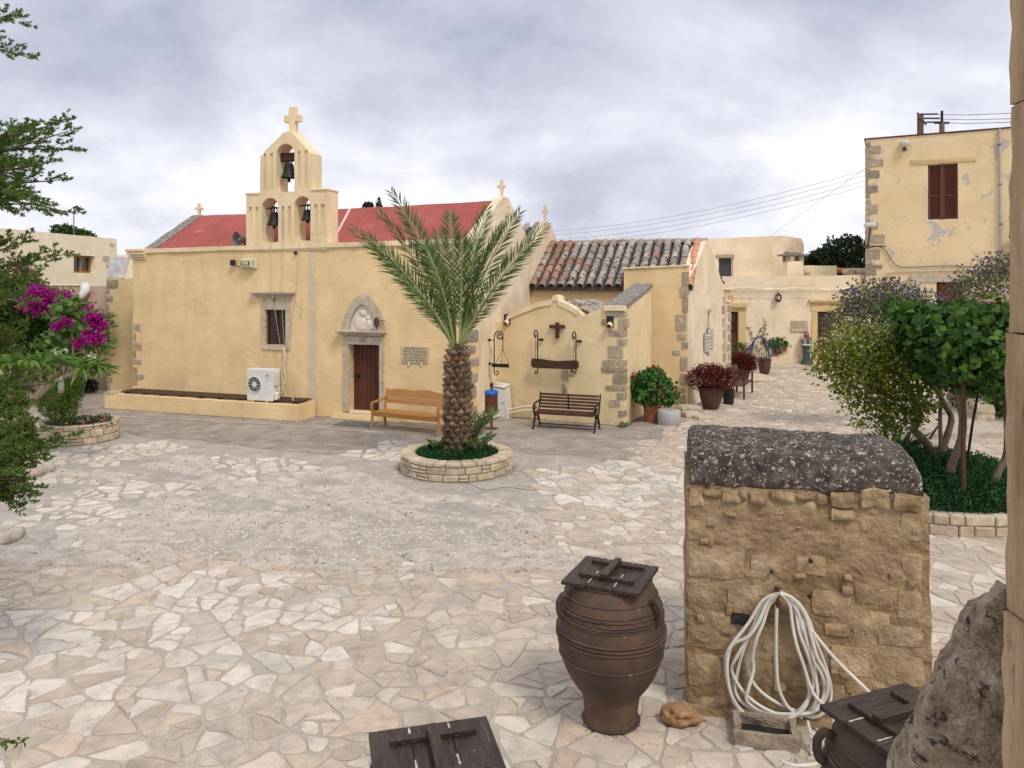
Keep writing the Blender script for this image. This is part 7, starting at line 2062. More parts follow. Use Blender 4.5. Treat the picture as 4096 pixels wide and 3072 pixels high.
# ---------------- stone door jamb at the right edge and the rubble below it
M_['jamb'] = mat('sandstone_jamb', (.30, .195, .105), (.54, .395, .25), (.43, .30, .178), scale=5, detail=9, stretch=(2.2, 2.2, .35), spots=(.13, .095, .07), spot_th=.64, spot_scale=4, bump=.8, bscale=16, bdist=.02, vary=.08, fine=.1)
jb = thing('door_jamb', 'weathered sandstone pillar at the right edge of the picture', 'pillar', (1.550, 2.4, 0), 0.0)
for i, (z0, z1, off) in enumerate(((1.9, 2.675, -.014), (2.68, 3.54, -.006), (3.545, 4.25, .004), (4.255, 5.1, .006))):
    me = rough_block(off, .6, -.55, .0, z0, z1, 13, .010, 9, seed=i * 7.7); link('jamb_block', me, M_['jamb'], jb)
M_['rubble'] = mat('rough_rubble', (.30, .22, .15), (.70, .57, .43), (.51, .395, .28), scale=9, detail=11, spots=(.055, .042, .034), spot_th=.565, spot_scale=12, bump=1.0, bscale=26, bdist=.08, fine=.2)
rw = thing('rubble_wall', 'rough eroded rubble masonry sloping down at the lower right corner', 'rubble wall', (1.5, 2.5, 0))
sil = spline([D(1012, 590, 2.44), D(990, 612, 2.5), D(968, 652, 2.56), D(948, 690, 2.6), D(926, 728, 2.66), D(908, 768, 2.72), D(888, 850, 2.8), D(866, 960, 2.9)], 26)
b = MB(); vs = []; fs = []; ns_ = 100
for i, p in enumerate(sil):
    for k in range(ns_ + 1):
        t_ = k / ns_
        if t_ < .18:                                                # rounded shoulder that falls away behind
            q = (.18 - t_) / .18; w = p + Vector((.10 * q, .40 * q, -.35 * q * q))
        else:
            q = (t_ - .18) / .82; w = p + Vector((.62 * q, -.55 * q, .10 * math.sin(q * 2.2) - .18 * q))
        s_ = w * 7
        d = .05 * noise.noise(w * 3.1) + .034 * noise.noise(s_) + .022 * noise.noise(s_ * 2.3) + .014 * noise.noise(s_ * 5) + .009 * noise.noise(s_ * 11)
        c_ = noise.voronoi(w * 8 + Vector((.3, .1, 0)) * noise.noise(w * 4))[0]; d += .045 * min(.5, c_[1] - c_[0])
        w = w + Vector((-.55, -.45, .6)).normalized() * d
        vs.append(w - Vector((1.5, 2.5, 0)))
for i in range(len(sil) - 1):
    for k in range(ns_):
        a = i * (ns_ + 1) + k; fs.append((a, a + ns_ + 1, a + ns_ + 2, a + 1))
b.add(vs, fs).build('rubble_face', M_['rubble'], rw)
# ================================================================== PLANTS
def np_mesh(name, V, F, mat_, parent=None, smooth=False, loc=None):
    V = np.asarray(V, dtype=np.float32).reshape(-1, 3); F = np.asarray(F, dtype=np.int32)
    me = bpy.data.meshes.new(name)
    k = F.shape[1]
    me.vertices.add(len(V)); me.vertices.foreach_set('co', V.ravel())
    me.loops.add(F.size); me.loops.foreach_set('vertex_index', F.ravel())
    me.polygons.add(len(F)); me.polygons.foreach_set('loop_start', np.arange(0, F.size, k, dtype=np.int32))
    if smooth: me.polygons.foreach_set('use_smooth', np.ones(len(F), dtype=bool))
    me.update(calc_edges=True)
    return link(name, me, mat_, parent, loc)
def norm(a): return a / np.maximum(1e-9, np.linalg.norm(a, axis=-1, keepdims=True))
def leaves(P, Dr, L, W, up=None, fold=.25, droop=.15):
    """folded diamond leaves: base points P, directions Dr, lengths L, widths W"""
    n = len(P); Dr = norm(Dr)
    if up is None: up = norm(rng.normal(size=(n, 3)) + np.array([0, 0, .8]))
    S = norm(np.cross(Dr, up)); U = np.cross(S, Dr)
    L = np.broadcast_to(np.asarray(L, float), (n,))[:, None]; W = np.broadcast_to(np.asarray(W, float), (n,))[:, None]
    a = P; b_ = P + Dr * L * .48 + S * W * .5 + U * W * fold; c = P + Dr * L - U * L * droop; d = P + Dr * L * .48 - S * W * .5 + U * W * fold
    V = np.stack([a, b_, c, d], 1).reshape(-1, 3)
    i = np.arange(n)[:, None] * 4
    F = np.concatenate([i + np.array([[0, 1, 2]]), i + np.array([[0, 2, 3]])], 1).reshape(-1, 3)
    return V, F
LOBED = np.array([(0, 0), (.30, -.12), (.52, .12), (.40, .30), (.56, .55), (.30, .58), (.22, .80), (0, 1.0), (-.22, .80), (-.30, .58), (-.56, .55), (-.40, .30), (-.52, .12), (-.30, -.12)], float)
def lobed_leaves(P, Dr, L, up):
    n = len(P); Dr = norm(Dr); S = norm(np.cross(Dr, up)); U = np.cross(S, Dr)
    L = np.broadcast_to(np.asarray(L, float), (n,))[:, None, None]
    pts = np.concatenate([[(0, .38)], LOBED]); m = len(pts)
    z = -.18 * np.abs(pts[:, 0]) ** 1.3 - .12 * (pts[:, 1] - .3) ** 2 * (pts[:, 1] > .3)
    V = P[:, None, :] + (Dr[:, None, :] * pts[None, :, 1:2] + S[:, None, :] * pts[None, :, 0:1] + U[:, None, :] * z[None, :, None]) * L
    i = np.arange(n)[:, None] * m
    F = np.concatenate([i + np.array([[0, k, k % (m - 1) + 1]]) for k in range(1, m)], 1).reshape(-1, 3)
    return V.reshape(-1, 3), F
def blob_pts(blobs, n, shell=.55, lump=.18, freq=2.2, seed=0, gap=-.28):
    """points in a union of ellipsoids, denser towards the skin, broken into clumps"""
    vol = np.array([b[3] * b[4] * b[5] for b in blobs]); vol = vol ** .75 / (vol ** .75).sum()
    out_p, out_n = [], []
    k = rng.choice(len(blobs), n * 2, p=vol)
    d = norm(rng.normal(size=(n * 2, 3)))
    for i in range(n * 2):
        b = blobs[k[i]]
        q = Vector(d[i]) * freq + Vector((seed + k[i] * 3.1, seed, 0))
        c = noise.noise(q)
        if c < gap and random.random() < .88: continue
        r = (1 - shell * random.random() ** 1.6) * (1 + lump * c * 1.6)
        p = (b[0] + d[i][0] * b[3] * r, b[1] + d[i][1] * b[4] * r, b[2] + d[i][2] * b[5] * r)
        out_p.append(p); out_n.append(d[i])
        if len(out_p) >= n: break
    return np.array(out_p), np.array(out_n)
def bush(name, parent, blobs, n, L, W, m, out=1.0, upb=.35, rnd=.8, shell=.55, lump=.18, lob=False, droop=.15, seed=0, freq=2.2, gap=-.28):
    P, N_ = blob_pts(blobs, n, shell, lump, freq, seed, gap)
    Dr = N_ * out + rng.normal(size=P.shape) * rnd + np.array([0, 0, upb])
    Ls = L * rng.uniform(.6, 1.25, len(P))
    if lob:
        up = norm(N_ * .8 + rng.normal(size=P.shape) * .85 + np.array([0, -.1, .55])); Dr = np.cross(up, rng.normal(size=P.shape)) + np.array([0, 0, -.4]); V, F = lobed_leaves(P, Dr, Ls, up)
    else: V, F = leaves(P, Dr, Ls, W * rng.uniform(.7, 1.2, len(P)), droop=droop)
    return np_mesh(name, V, F, m, parent)
def flower_heads(name, parent, pts, r, m, petals=14):
    P = []; Dr = []
    for p in pts:
        d = norm(rng.normal(size=(petals, 3)) + np.array([0, -.3, .4])); P.append(np.array(p)[None] + d * r * .35); Dr.append(d)
    P = np.concatenate(P); Dr = np.concatenate(Dr)
    V, F = leaves(P, Dr, r * .8, r * .75, fold=.1, droop=.1)
    return np_mesh(name, V, F, m, parent)
LM = {
 'geranium': leaf_mat('geranium_leaf', [(.03, .085, .02), (.05, .14, .028), (.075, .19, .035), (.04, .11, .022)]),
 'myrtle': leaf_mat('myrtle_leaf', [(.07, .12, .02), (.14, .205, .03), (.26, .31, .04), (.09, .15, .024), (.44, .42, .05), (.11, .165, .026)], trans=.35),
 'vine': leaf_mat('vine_leaf', [(.018, .06, .016), (.038, .11, .02), (.085, .19, .024), (.025, .078, .02), (.14, .26, .028), (.03, .09, .02)], trans=.38),
 'solanum': leaf_mat('solanum_leaf', [(.11, .15, .055), (.17, .215, .075), (.28, .29, .085), (.13, .175, .055)]),
 'purple': leaf_mat('purple_flower', [(.11, .08, .165), (.17, .125, .24), (.085, .06, .12)]),
 'magenta': leaf_mat('magenta_bract', [(.34, .01, .19), (.46, .016, .28), (.25, .012, .13)]),
 'dark': leaf_mat('dark_shrub_leaf', [(.022, .055, .014), (.04, .09, .018), (.085, .16, .025), (.028, .065, .015)]),
 'mulberry': leaf_mat('broad_leaf', [(.06, .13, .025), (.10, .19, .04), (.15, .25, .055)], trans=.35),
 'frangipani': leaf_mat('frangipani_leaf', [(.09, .19, .035), (.14, .26, .05), (.20, .32, .07), (.11, .21, .04)], trans=.35),
 'ball': leaf_mat('clipped_leaf', [(.08, .16, .02), (.12, .21, .028), (.17, .26, .036)], trans=.3),
 'conifer': leaf_mat('conifer_spray', [(.07, .14, .04), (.13, .235, .055), (.27, .36, .065), (.09, .17, .045)], trans=.38),
 'palm': leaf_mat('palm_leaflet', [(.075, .15, .045), (.115, .205, .06), (.19, .275, .10), (.09, .175, .05)], rough=.45, trans=.25),
 'palm_old': leaf_mat('palm_stub', [(.16, .10, .055), (.24, .155, .09), (.32, .22, .14)], trans=0),
 'grass': leaf_mat('ground_cover', [(.02, .075, .022), (.03, .11, .03), (.05, .15, .035)]),
 'red': leaf_mat('red_plant_leaf', [(.09, .014, .016), (.15, .024, .022), (.22, .045, .026), (.05, .012, .014)]),
 'yellowish': leaf_mat('olive_leaf', [(.10, .11, .03), (.16, .16, .045), (.21, .17, .05)]),
 'scarlet': leaf_mat('scarlet_petal', [(.55, .03, .012), (.65, .05, .02)], trans=.2),
 'white_fl': leaf_mat('white_petal', [(.75, .73, .66), (.68, .66, .55)], trans=.2),
 'pink_fl': leaf_mat('pink_petal', [(.6, .16, .24), (.68, .25, .32)], trans=.2),
 'hill': leaf_mat('hill_tree_leaf', [(.014, .026, .012), (.022, .04, .016), (.03, .05, .02)]),
 'orange': leaf_mat('orange_bract', [(.6, .2, .03), (.7, .26, .05)], trans=.2),
}

# ---------------- stone-ringed planters
def ring_planter(name, lab, c, r, courses, fill_h, sl=.30, thick=.26, cap=False, seed=1, a0=0, a1=2 * PI):
    random.seed(seed)
    t = thing(name, lab, 'planter', c)
    z = 0.0
    b = MB(); b.lathe([(r - .03, -.02), (r - .03, sum(courses) - .015), (r - thick + .03, sum(courses) - .015), (r - thick + .03, -.02)], 64, cap=False); b.build('mortar_core', M_['mortar'], t)
    for ci, h in enumerate(courses):
        a = random.uniform(0, .4) + a0
        end = a + (a1 - a0)
        while a < end - .02:
            w = sl * random.uniform(.55, 1.45) / r; w = min(w, end - a)
            if end - a - w < .1: w = end - a
            split = (not cap or ci < len(courses) - 1) and random.random() < .25 and h > .1
            for (z0, z1) in (((z, z + h * .45), (z + h * .45, z + h)) if split else ((z, z + h),)):
                am = a + w / 2; half = w * r / 2 - .007
                dp = thick + .015 if (cap and ci == len(courses) - 1) else .12
                mb = MB(); mb.cbox(-half, half, -dp, random.uniform(-.004, .018), z0 + .006, z1 - .005, .018, jit=.007)
                mb.v = [((r + y) * math.sin(am + x / r) if True else 0, (r + y) * math.cos(am + x / r), zz_) for x, y, zz_ in mb.v]
                mb.build('cap_stone' if (cap and ci == len(courses) - 1) else 'planter_stone', M_['limestone'], t)
            a += w
        z += h
    b = MB(); n = 40; vs = [(0, 0, fill_h + .04)]; fs = []
    for i in range(n): vs.append(((r - .2) * math.cos(2 * PI * i / n), (r - .2) * math.sin(2 * PI * i / n), fill_h))
    fs = [(0, 1 + i, 1 + (i + 1) % n) for i in range(n)]; b.add(vs, fs).build('soil', M_['soil'], t)
    return t
PC = Vector((-1.10, 15.28, 0))
ring_planter('palm_planter', 'round limestone planter ring around the palm trunk', PC, 1.1, (.13, .14, .09), .27, cap=True, seed=3)
def cover(name, lab, c, r, z, n, L, W, m, hump=.12, rin=.0, squash=1.0):
    a = rng.uniform(0, 2 * PI, n); q = np.sqrt(rng.uniform(rin ** 2, 1, n)) * r
    P = np.stack([q * np.cos(a), q * np.sin(a) * squash, z + hump * rng.uniform(.1, 1, n) * (1 - (q / r) ** 4)], 1)
    Dr = np.stack([np.cos(a) * .5, np.sin(a) * .5, np.full(n, .55)], 1) + rng.normal(size=(n, 3)) * .6
    V, F = leaves(P, Dr, L * rng.uniform(.6, 1.3, n), W, droop=.3)
    o = np_mesh(name, V, F, m, None, loc=c); tag(o, lab, 'ground cover', kind='stuff')
    return o
cover('ground_cover', 'short green ground cover around the palm foot', PC, .84, .26, 5200, .10, .022, LM['grass'], .17)

# ---------------- palm
palm = thing('palm_tree', 'young date palm with a scaly trunk in the middle of the yard', 'palm', (PC.x + .02, PC.y, .25))
random.seed(5)
TH = 2.22
def tr(z): 
    s = z / TH; return .245 - .03 * s - (.06 * max(0, s - .78) / .22) + .015 * math.sin(s * PI)
b = MB(); b.lathe([(tr(z) - .045, z) for z in np.linspace(-.1, TH, 24)], 28); b.build('trunk', mat('palm_fibre', (.03, .021, .015), (.075, .052, .037), scale=14, bump=.8, bscale=30), palm, smooth=True)
M_['stub'] = mat('leaf_base', (.12, .073, .045), (.31, .215, .145), (.20, .132, .084), scale=7, bump=.6, bscale=22, vary=.38, spots=(.055, .037, .027), spot_th=.57)
def stub_mesh(k):
    b = MB(); w = .068; h = .098
    o = [(-w, 0), (-w * .9, h * .45), (-w * .45, h * .95), (0, h * 1.12), (w * .45, h * .95), (w * .9, h * .45), (w, 0), (w * .5, -h * .35), (0, -h * .5), (-w * .5, -h * .35)]
    n = len(o)
    vs = [(x, .0, z) for x, z in o] + [(x * .82, -.03, z * .82 + .008) for x, z in o] + [(x * .45, -.085 - .02 * k, z * .35 + .05) for x, z in o]
    fs = [(q * n + i, q * n + (i + 1) % n, (q + 1) * n + (i + 1) % n, (q + 1) * n + i) for q in (0, 1) for i in range(n)] + [tuple(range(2 * n, 3 * n))]
    b.add(vs, fs); me = b.mesh('leaf_base'); me.materials.append(M_['stub']); return me
ST = [stub_mesh(k) for k in (0, .5, 1)]
k = 0; rows = 18
for j in range(rows):
    z = .04 + (TH - .22) * j / (rows - 1); n = 9
    for i in range(n):
        a = 2 * PI * (i + .5 * (j % 2)) / n + random.uniform(-.05, .05)
        o = bpy.data.objects.new('leaf_base', random.choice(ST)); COL.objects.link(o); o.parent = palm
        r_ = tr(z) - .05
        o.location = (r_ * math.sin(a), -r_ * math.cos(a), z + random.uniform(-.015, .015)); o.rotation_euler = (R(random.uniform(-14, 6)), R(random.uniform(-12, 12)), a)
        s_ = random.uniform(.9, 1.2) * (1.0 if j < rows - 3 else .8); o.scale = (s_, random.uniform(.9, 1.4), s_)
# ragged fibres between the leaf bases
n = 2600; a = rng.uniform(0, 2 * PI, n); zz_ = rng.uniform(0, TH + .05, n); rr_ = np.array([tr(z) for z in zz_]) + rng.uniform(-.03, .02, n)
P = np.stack([rr_ * np.cos(a), rr_ * np.sin(a), zz_], 1); Dr = np.stack([np.cos(a) * .6, np.sin(a) * .6, rng.uniform(-.6, 1, n)], 1) + rng.normal(size=(n, 3)) * .5
V, F = leaves(P, Dr, rng.uniform(.04, .12, n), .009); tag(np_mesh('trunk_fibres', V, F, LM['palm_old'], palm), kind='stuff')
def frond(az, lift, L, bend, twist, parent, base, nl=66, leaf=.46, tip=None, ctrl=None):
    """one feather leaf: azimuth (screen-right = 0), how upright it leaves the crown, length, bend"""
    P = []; d = Vector((math.cos(az) * math.cos(lift), math.sin(az) * math.cos(lift), math.sin(lift))); p = Vector(base)
    hz = Vector((math.cos(az), math.sin(az), 0)); steps = 26; cur = lift
    for i in range(steps + 1):
        P.append(p.copy()); s_ = i / steps
        cur2 = lift - bend * s_ ** 1.7
        d = hz * math.cos(cur2) + Vector((0, 0, math.sin(cur2))); p = p + d * (L / steps)
    if tip is not None:
        A, C_, B_ = Vector(base), Vector(ctrl), Vector(tip); P = [A * (1 - t_) ** 2 + C_ * 2 * t_ * (1 - t_) + B_ * t_ * t_ for t_ in [i / steps for i in range(steps + 1)]]
        hz = Vector((B_.x - A.x, B_.y - A.y, 0)).normalized()
    mb = MB(); mb.tube(P, [.028 * (1 - .88 * i / steps) + .002 for i in range(steps + 1)], 6)
    fo = mb.build('frond', mat_rachis, parent, smooth=True)
    Vs = []; Ds = []; Ls = []; Us = []
    side = hz.cross(Vector((0, 0, 1))); rot0 = R(random.choice((-1, 1)) * random.uniform(45, 75)) if tip is not None and abs(hz.x) > .6 else R(random.uniform(-25, 25))
    for i in range(nl):
        s_ = .15 + .85 * (i + random.random() * .5) / nl
        k_ = min(steps - 1, int(s_ * steps)); t_ = s_ * steps - k_; rot = Matrix.Rotation(rot0 + random.gauss(0, .28), 3, (P[k_ + 1] - P[k_]).normalized())
        q = P[k_].lerp(P[k_ + 1], t_); tg = (P[k_ + 1] - P[k_]).normalized(); nrm = side.cross(tg)
        ln = leaf * (math.sin(PI * min(1, (s_ - .1) * .98 + .06)) ** .55) * random.uniform(.85, 1.1)
        if s_ < .26: ln *= .45 + (s_ - .15) * 4
        for sg in (-1, 1):
            sd_ = rot @ side; nr_ = rot @ nrm
            dr = tg * (.50 + .6 * s_) + sd_ * sg * (.85 - .25 * s_) + nr_ * (.22 + twist + random.uniform(-.16, .16)) + Vector((random.gauss(0, .05), random.gauss(0, .05), random.gauss(0, .05)))
            Vs.append(q); Ds.append(dr); Ls.append(max(.06, ln)); Us.append(nr_ + sd_ * sg * -.5)
    V, F = leaves(np.array([list(v) for v in Vs]), np.array([list(v) for v in Ds]), np.array(Ls), .023, up=np.array([list(v) for v in Us]), fold=.3, droop=.10)
    np_mesh('leaflets', V, F, LM['palm'], fo)
mat_rachis = mat('palm_rachis', (.20, .26, .09), (.29, .35, .13), scale=4, rough=.5, bump=.05)
random.seed(9)
PB = Vector((PC.x + .02, PC.y, .25))
for (u, v, dy_, cu) in ((352, 229, -.35, .75), (377, 212, .35, .9), (391, 192, -.15, 1.0), (405, 214, .9, 1.0), (487, 209, .3, 1.0), (520, 212, -.2, .95), (547, 225, .25, .8), (535, 240, -.6, .85), (503, 226, -.5, 1.0), (437, 232, 1.2, 1.1), (462, 236, -.75, 1.1), (425, 246, -.7, 1.0), (478, 240, 1.1, 1.1), (450, 215, .5, 1.2), (372, 246, .8, .8), (366, 236, -.9, .85)):
    tp3 = D(u, v, PC.y + dy_) - PB; bs3 = Vector((.05 * (1 if u > 456 else -1), .06 * (1 if dy_ > 0 else -1), TH - .12))
    ct3 = bs3 + Vector((tp3.x * .28, tp3.y * .25, (tp3.z - bs3.z) * .62 * cu))
    frond(0, 0, 0, 0, random.uniform(-.05, .1), palm, bs3, 54, .44, tip=tp3, ctrl=ct3)
# a few orange dates stalk near the crown
b = MB(); b.prism([(-.02, 0), (.02, 0), (.035, .1), (.0, .24), (-.03, .1)], -.01, .01, T(-.14, -.29, TH - .30, ry=R(-25)) @ Matrix.Scale(.6, 4)); b.build('old_spathe', mat('orange_spathe', (.55, .18, .03), (.62, .24, .05), scale=4, bump=.1), palm)
# young suckers at the palm foot
for i, (dx_, dy_, s_, lab) in enumerate(((.42, -.15, .55, 'small palm sucker right of the palm trunk'), (-.38, -.05, .42, 'small palm sucker left of the palm trunk'), (.28, .35, 1.05, 'taller palm sucker behind the palm trunk'))):
    sk_ = thing('palm_sucker', lab, 'palm sucker', (PC.x + dx_, PC.y + dy_, .27))
    for k in range(7): frond(R(k * 51 + i * 20), R(random.uniform(50, 80)), s_ * random.uniform(.7, 1.1), R(40), 0, sk_, (0, 0, 0), 22, s_ * .32)

# ---------------- left planter with clipped bush, sapling, flowers
LP = Vector((-10.28, 18.15, 0))
ring_planter('left_planter', 'round limestone planter at left with a clipped bush', LP, .90, (.16, .17, .12), .36, sl=.27, seed=8)
random.seed(15)
ball = thing('clipped_bush', 'green heart-shaped clipped bush in the left planter', 'bush', (LP.x - .32, LP.y - .1, .36))
bush('foliage', ball, [(0, 0, .72, .44, .4, .40), (-.12, -.05, .52, .34, .34, .34), (.1, -.1, .36, .30, .28, .28), (.18, 0, .86, .30, .3, .22)], 7000, .055, .026, LM['ball'], rnd=.5, shell=.25, lump=.10, freq=4)
b = MB(); b.tube([(0, 0, -.1), (.02, 0, .25), (0, 0, .6)], [.05, .04, .03], 7); b.build('stem', M_['bark'], ball)
sap = thing('sapling', 'thin sapling with light leaves and magenta bracts rising from the left planter', 'sapling', (LP.x + .03, LP.y - .25, .36))
q = Vector((LP.x + .03, LP.y - .25, .36))
def relp(u, v, Y, o): return D(u, v, Y) - o
b = MB(); b.tube(spline([relp(69.5, 424, 17.9, q), relp(69.3, 410, 17.9, q), relp(68.7, 395, 17.9, q), relp(68.7, 372, 17.9, q), relp(69, 352, 17.9, q)], 5), .013, 6); b.build('stake', M_['iron'], sap)
b = MB(); b.tube(spline([relp(72, 423, 17.95, q), relp(72.3, 405, 17.95, q), relp(70.6, 390, 17.95, q), relp(69.5, 375, 17.95, q), relp(73, 352, 17.95, q), relp(72, 325, 17.95, q)], 5), [.024] * 26, 6); b.build('stem', M_['bark_grey'], sap)
top_ = relp(78, 318, 17.95, q)
bush('foliage', sap, [(*(D(u, v, 18) - q), r, r, r * z_) for u, v, r, z_ in ((66, 301, .28, .6), (58, 312, .3, .6), (76, 306, .22, .6), (70, 318, .36, .7), (84, 312, .2, .5), (62, 330, .34, .7), (78, 330, .34, .6), (92, 312, .14, .4), (70, 344, .3, .6), (88, 346, .25, .5), (100, 345, .22, .4), (50, 340, .28, .5), (106, 350, .12, .3))], 430, .14, .1, LM['mulberry'], lob=True, shell=.95, lump=.5, freq=3)
fb_ = thing('flower_bed', 'low pink-flowered plants at the right of the left planter', 'flowers', (LP.x + .3, LP.y - .2, .37))
bush('foliage', fb_, [(.05, 0, .02, .5, .42, .16), (-.35, -.2, .02, .3, .3, .12), (.4, .1, .05, .16, .16, .2)], 1500, .07, .04, LM['dark'], shell=.9)
flower_heads('blooms', fb_, [(.12, -.3, .13), (.42, -.12, .12), (.2, -.2, .16), (-.2, -.38, .08), (.46, .0, .14), (.0, -.25, .12)], .05, LM['pink_fl'])
flower_heads('white_blooms', fb_, [(-.35, .1, .15), (.1, .2, .2), (.3, .25, .2), (-.1, .2, .16)], .035, LM['white_fl'])

# ---------------- bougainvillea, dark shrub, frangipani
random.seed(17)
bg_o = Vector((-13.9, 24.6, 0))
bgv = thing('bougainvillea', 'magenta bougainvillea spilling over the pink wall at left', 'bougainvillea', bg_o)
def w2(u, v, Y): p = D(u, v, Y) - bg_o; return (p.x, p.y, p.z)
bl = [(*w2(u, v, Y), r, r * .8, r * .75) for u, v, Y, r in ((42, 303, 24.8, .75), (56, 308, 24.6, .75), (70, 318, 24.4, .8), (85, 330, 24.4, .7), (96, 322, 24.6, .55), (30, 318, 24.7, .8), (60, 340, 24.4, .8), (80, 350, 24.4, .6), (96, 345, 24.5, .5), (22, 285, 25, .6), (26, 270, 25.4, .45), (40, 304, 22.2, .6), (56, 308, 22.2, .6), (66, 312, 22.0, .5), (48, 316, 23.2, .6), (80, 316, 20.8, .45))]
bush('foliage', bgv, bl, 5200, .13, .085, LM['mulberry'], shell=.5, lump=.25, seed=3)
bm_ = [(*w2(u, v, Y), r, r * .7, r * .6) for u, v, Y, r in ((34, 296, 21.5, .42), (44, 297, 21.4, .46), (55, 300, 21.4, .46), (65, 304, 21.4, .42), (40, 307, 21.4, .4), (52, 310, 21.4, .36), (72, 309, 21.4, .34), (62, 314, 21.3, .26), (30, 306, 21.4, .3), (94, 319, 17.4, .18), (99, 326, 17.4, .17), (95, 339, 17.3, .2), (88, 334, 17.4, .12), (80, 343, 17.4, .16), (66, 322, 17.4, .13), (57, 327, 17.4, .12), (24, 272, 25.2, .36), (20, 266, 25.2, .22), (34, 290, 22.0, .25), (78, 314, 20, .28), (86, 310, 20, .22))]
bush('bracts', bgv, [b_ for b_ in bm_ if b_[1] > -5.5], 3400, .08, .07, LM['magenta'], shell=.9, lump=.3, freq=3)
bush('bracts', sap, [(b_[0] + bg_o.x - q.x, b_[1] + bg_o.y - q.y, b_[2] + bg_o.z - q.z, *b_[3:]) for b_ in bm_ if b_[1] <= -5.5], 1300, .075, .065, LM['magenta'], shell=.9, lump=.3, freq=3)
b = MB(); b.tube(spline([(0, .2, 0), (.1, .15, .8), (-.1, .1, 1.6), (.1, 0, 2.4)], 5), .06, 7); b.build('stem', M_['bark'], bgv)
ds_o = Vector((-15.0, 22.2, 0))
dsb = thing('dark_shrub', 'big dark glossy shrub behind the frangipani at far left', 'shrub', ds_o)
def w3(u, v, Y): p = D(u, v, Y) - ds_o; return (p.x, p.y, p.z)
bl = [(*w3(u, v, Y), r, r * .8, r * .8) for u, v, Y, r in ((8, 305, 22.4, .75), (22, 300, 22.5, .65), (-8, 300, 22.5, .9), (16, 325, 22.2, .8), (36, 325, 22.4, .6), (0, 345, 22.2, .8), (30, 345, 22.2, .65), (48, 345, 22.4, .5), (12, 290, 22.8, .5), (46, 320, 22.6, .4))]
bush('foliage', dsb, bl, 7000, .16, .06, LM['dark'], shell=.5, lump=.28, seed=9, freq=2.8)
b = MB(); b.tube(spline([(0, 0, 0), (.1, 0, .9), (-.1, 0, 1.8)], 5), .09, 7); b.build('stem', M_['bark'], dsb)
fs_o = G(80, 393.5) + Vector((0, .2, 0))
fsb = thing('foot_shrub', 'small very dark shrub at the foot of the quoined wall', 'shrub', fs_o)
bush('foliage', fsb, [(-.1, 0, .28, .38, .3, .3), (.22, 0, .2, .26, .25, .22), (-.3, 0, .18, .25, .25, .2)], 1600, .08, .045, LM['hill'], shell=.6)
random.seed(19)
FO = Vector((-10.15, 15.7, 0))
fg = thing('frangipani', 'frangipani tree with forked grey branches and white flowers at left', 'tree', FO)
def w4(u, v, Y=15.7): return D(u, v, Y) - FO
trunk_ = [Vector((-.05, 0, 0)), w4(14, 420), w4(21, 414), w4(27, 406), w4(31, 400)]
b = MB(); b.tube(spline(trunk_, 5), [.10 - .035 * i / 20 for i in range(21)], 9); b.build('trunk', M_['bark_grey'], fg, smooth=True)
tips = []
def br(pts, r0, r1):
    sp_ = spline(pts, 6); n = len(sp_)
    b = MB(); b.tube(sp_, [r0 + (r1 - r0) * i / (n - 1) for i in range(n)], 7); b.build('branch', M_['bark_grey'], fg, smooth=True)
br([w4(30, 401), w4(40, 395), w4(50, 385, 15.5), w4(62, 378, 15.4), w4(78, 371, 15.3), w4(86, 365, 15.3)], .055, .03)
br([w4(30, 401), w4(36, 396), w4(42, 388), w4(41, 380), w4(38, 372), w4(41, 362)], .055, .03)
br([w4(31, 400), w4(32, 390, 15.8), w4(31, 381, 15.9), w4(24, 375, 15.9), w4(21, 368, 15.9)], .045, .025)
br([w4(31, 381, 15.9), w4(33, 374, 16.0), w4(35, 366, 16.1)], .03, .025); br([w4(41, 380), w4(46, 373, 15.9), w4(52, 365, 16.0)], .03, .025)
br([w4(62, 378, 15.4), w4(66, 370, 15.6), w4(66, 362, 15.7)], .03, .022); br([w4(24, 375, 15.9), w4(14, 371, 15.6), w4(8, 364, 15.5)], .03, .02); br([w4(50, 385, 15.5), w4(58, 374, 15.9), w4(62, 365, 16.1)], .03, .022)
P = []; Dr = []; Ls = []
for (u, v, Y) in ((86, 364, 15.3), (97, 364, 15.3), (41, 361, 15.7), (21, 366, 15.9), (35, 365, 16.1), (52, 364, 16), (66, 361, 15.7), (8, 363, 15.5), (62, 364, 16.1), (76, 361, 15.6), (90, 366, 15.6), (28, 359, 15.4), (14, 357, 15.8), (48, 357, 16.1), (100, 369, 15.5), (-4, 364, 15.6), (58, 358, 15.3), (82, 368, 15.1), (0, 356, 16.0)):
    c_ = w4(u, v, Y)
    for i in range(15):
        a = 2 * PI * i / 15 + random.uniform(-.2, .2); el = random.uniform(-.75, .95)
        P.append(c_); Dr.append((math.cos(a) * math.cos(el), math.sin(a) * math.cos(el), math.sin(el))); Ls.append(random.uniform(.28, .46))
V, F = leaves(np.array([list(p) for p in P]), np.array(Dr), np.array(Ls), .085, up=np.tile(np.array([[0, 0, 1.]]), (len(P), 1)) + rng.normal(size=(len(P), 3)) * .15, fold=.2, droop=.22)
np_mesh('foliage', V, F, LM['frangipani'], fg)
flower_heads('blossoms', fg, [list(w4(u, v, 15.1)) for u, v in ((54, 351), (57, 353), (66, 351), (88, 356), (91, 354), (95, 356))], .045, LM['white_fl'], 10)
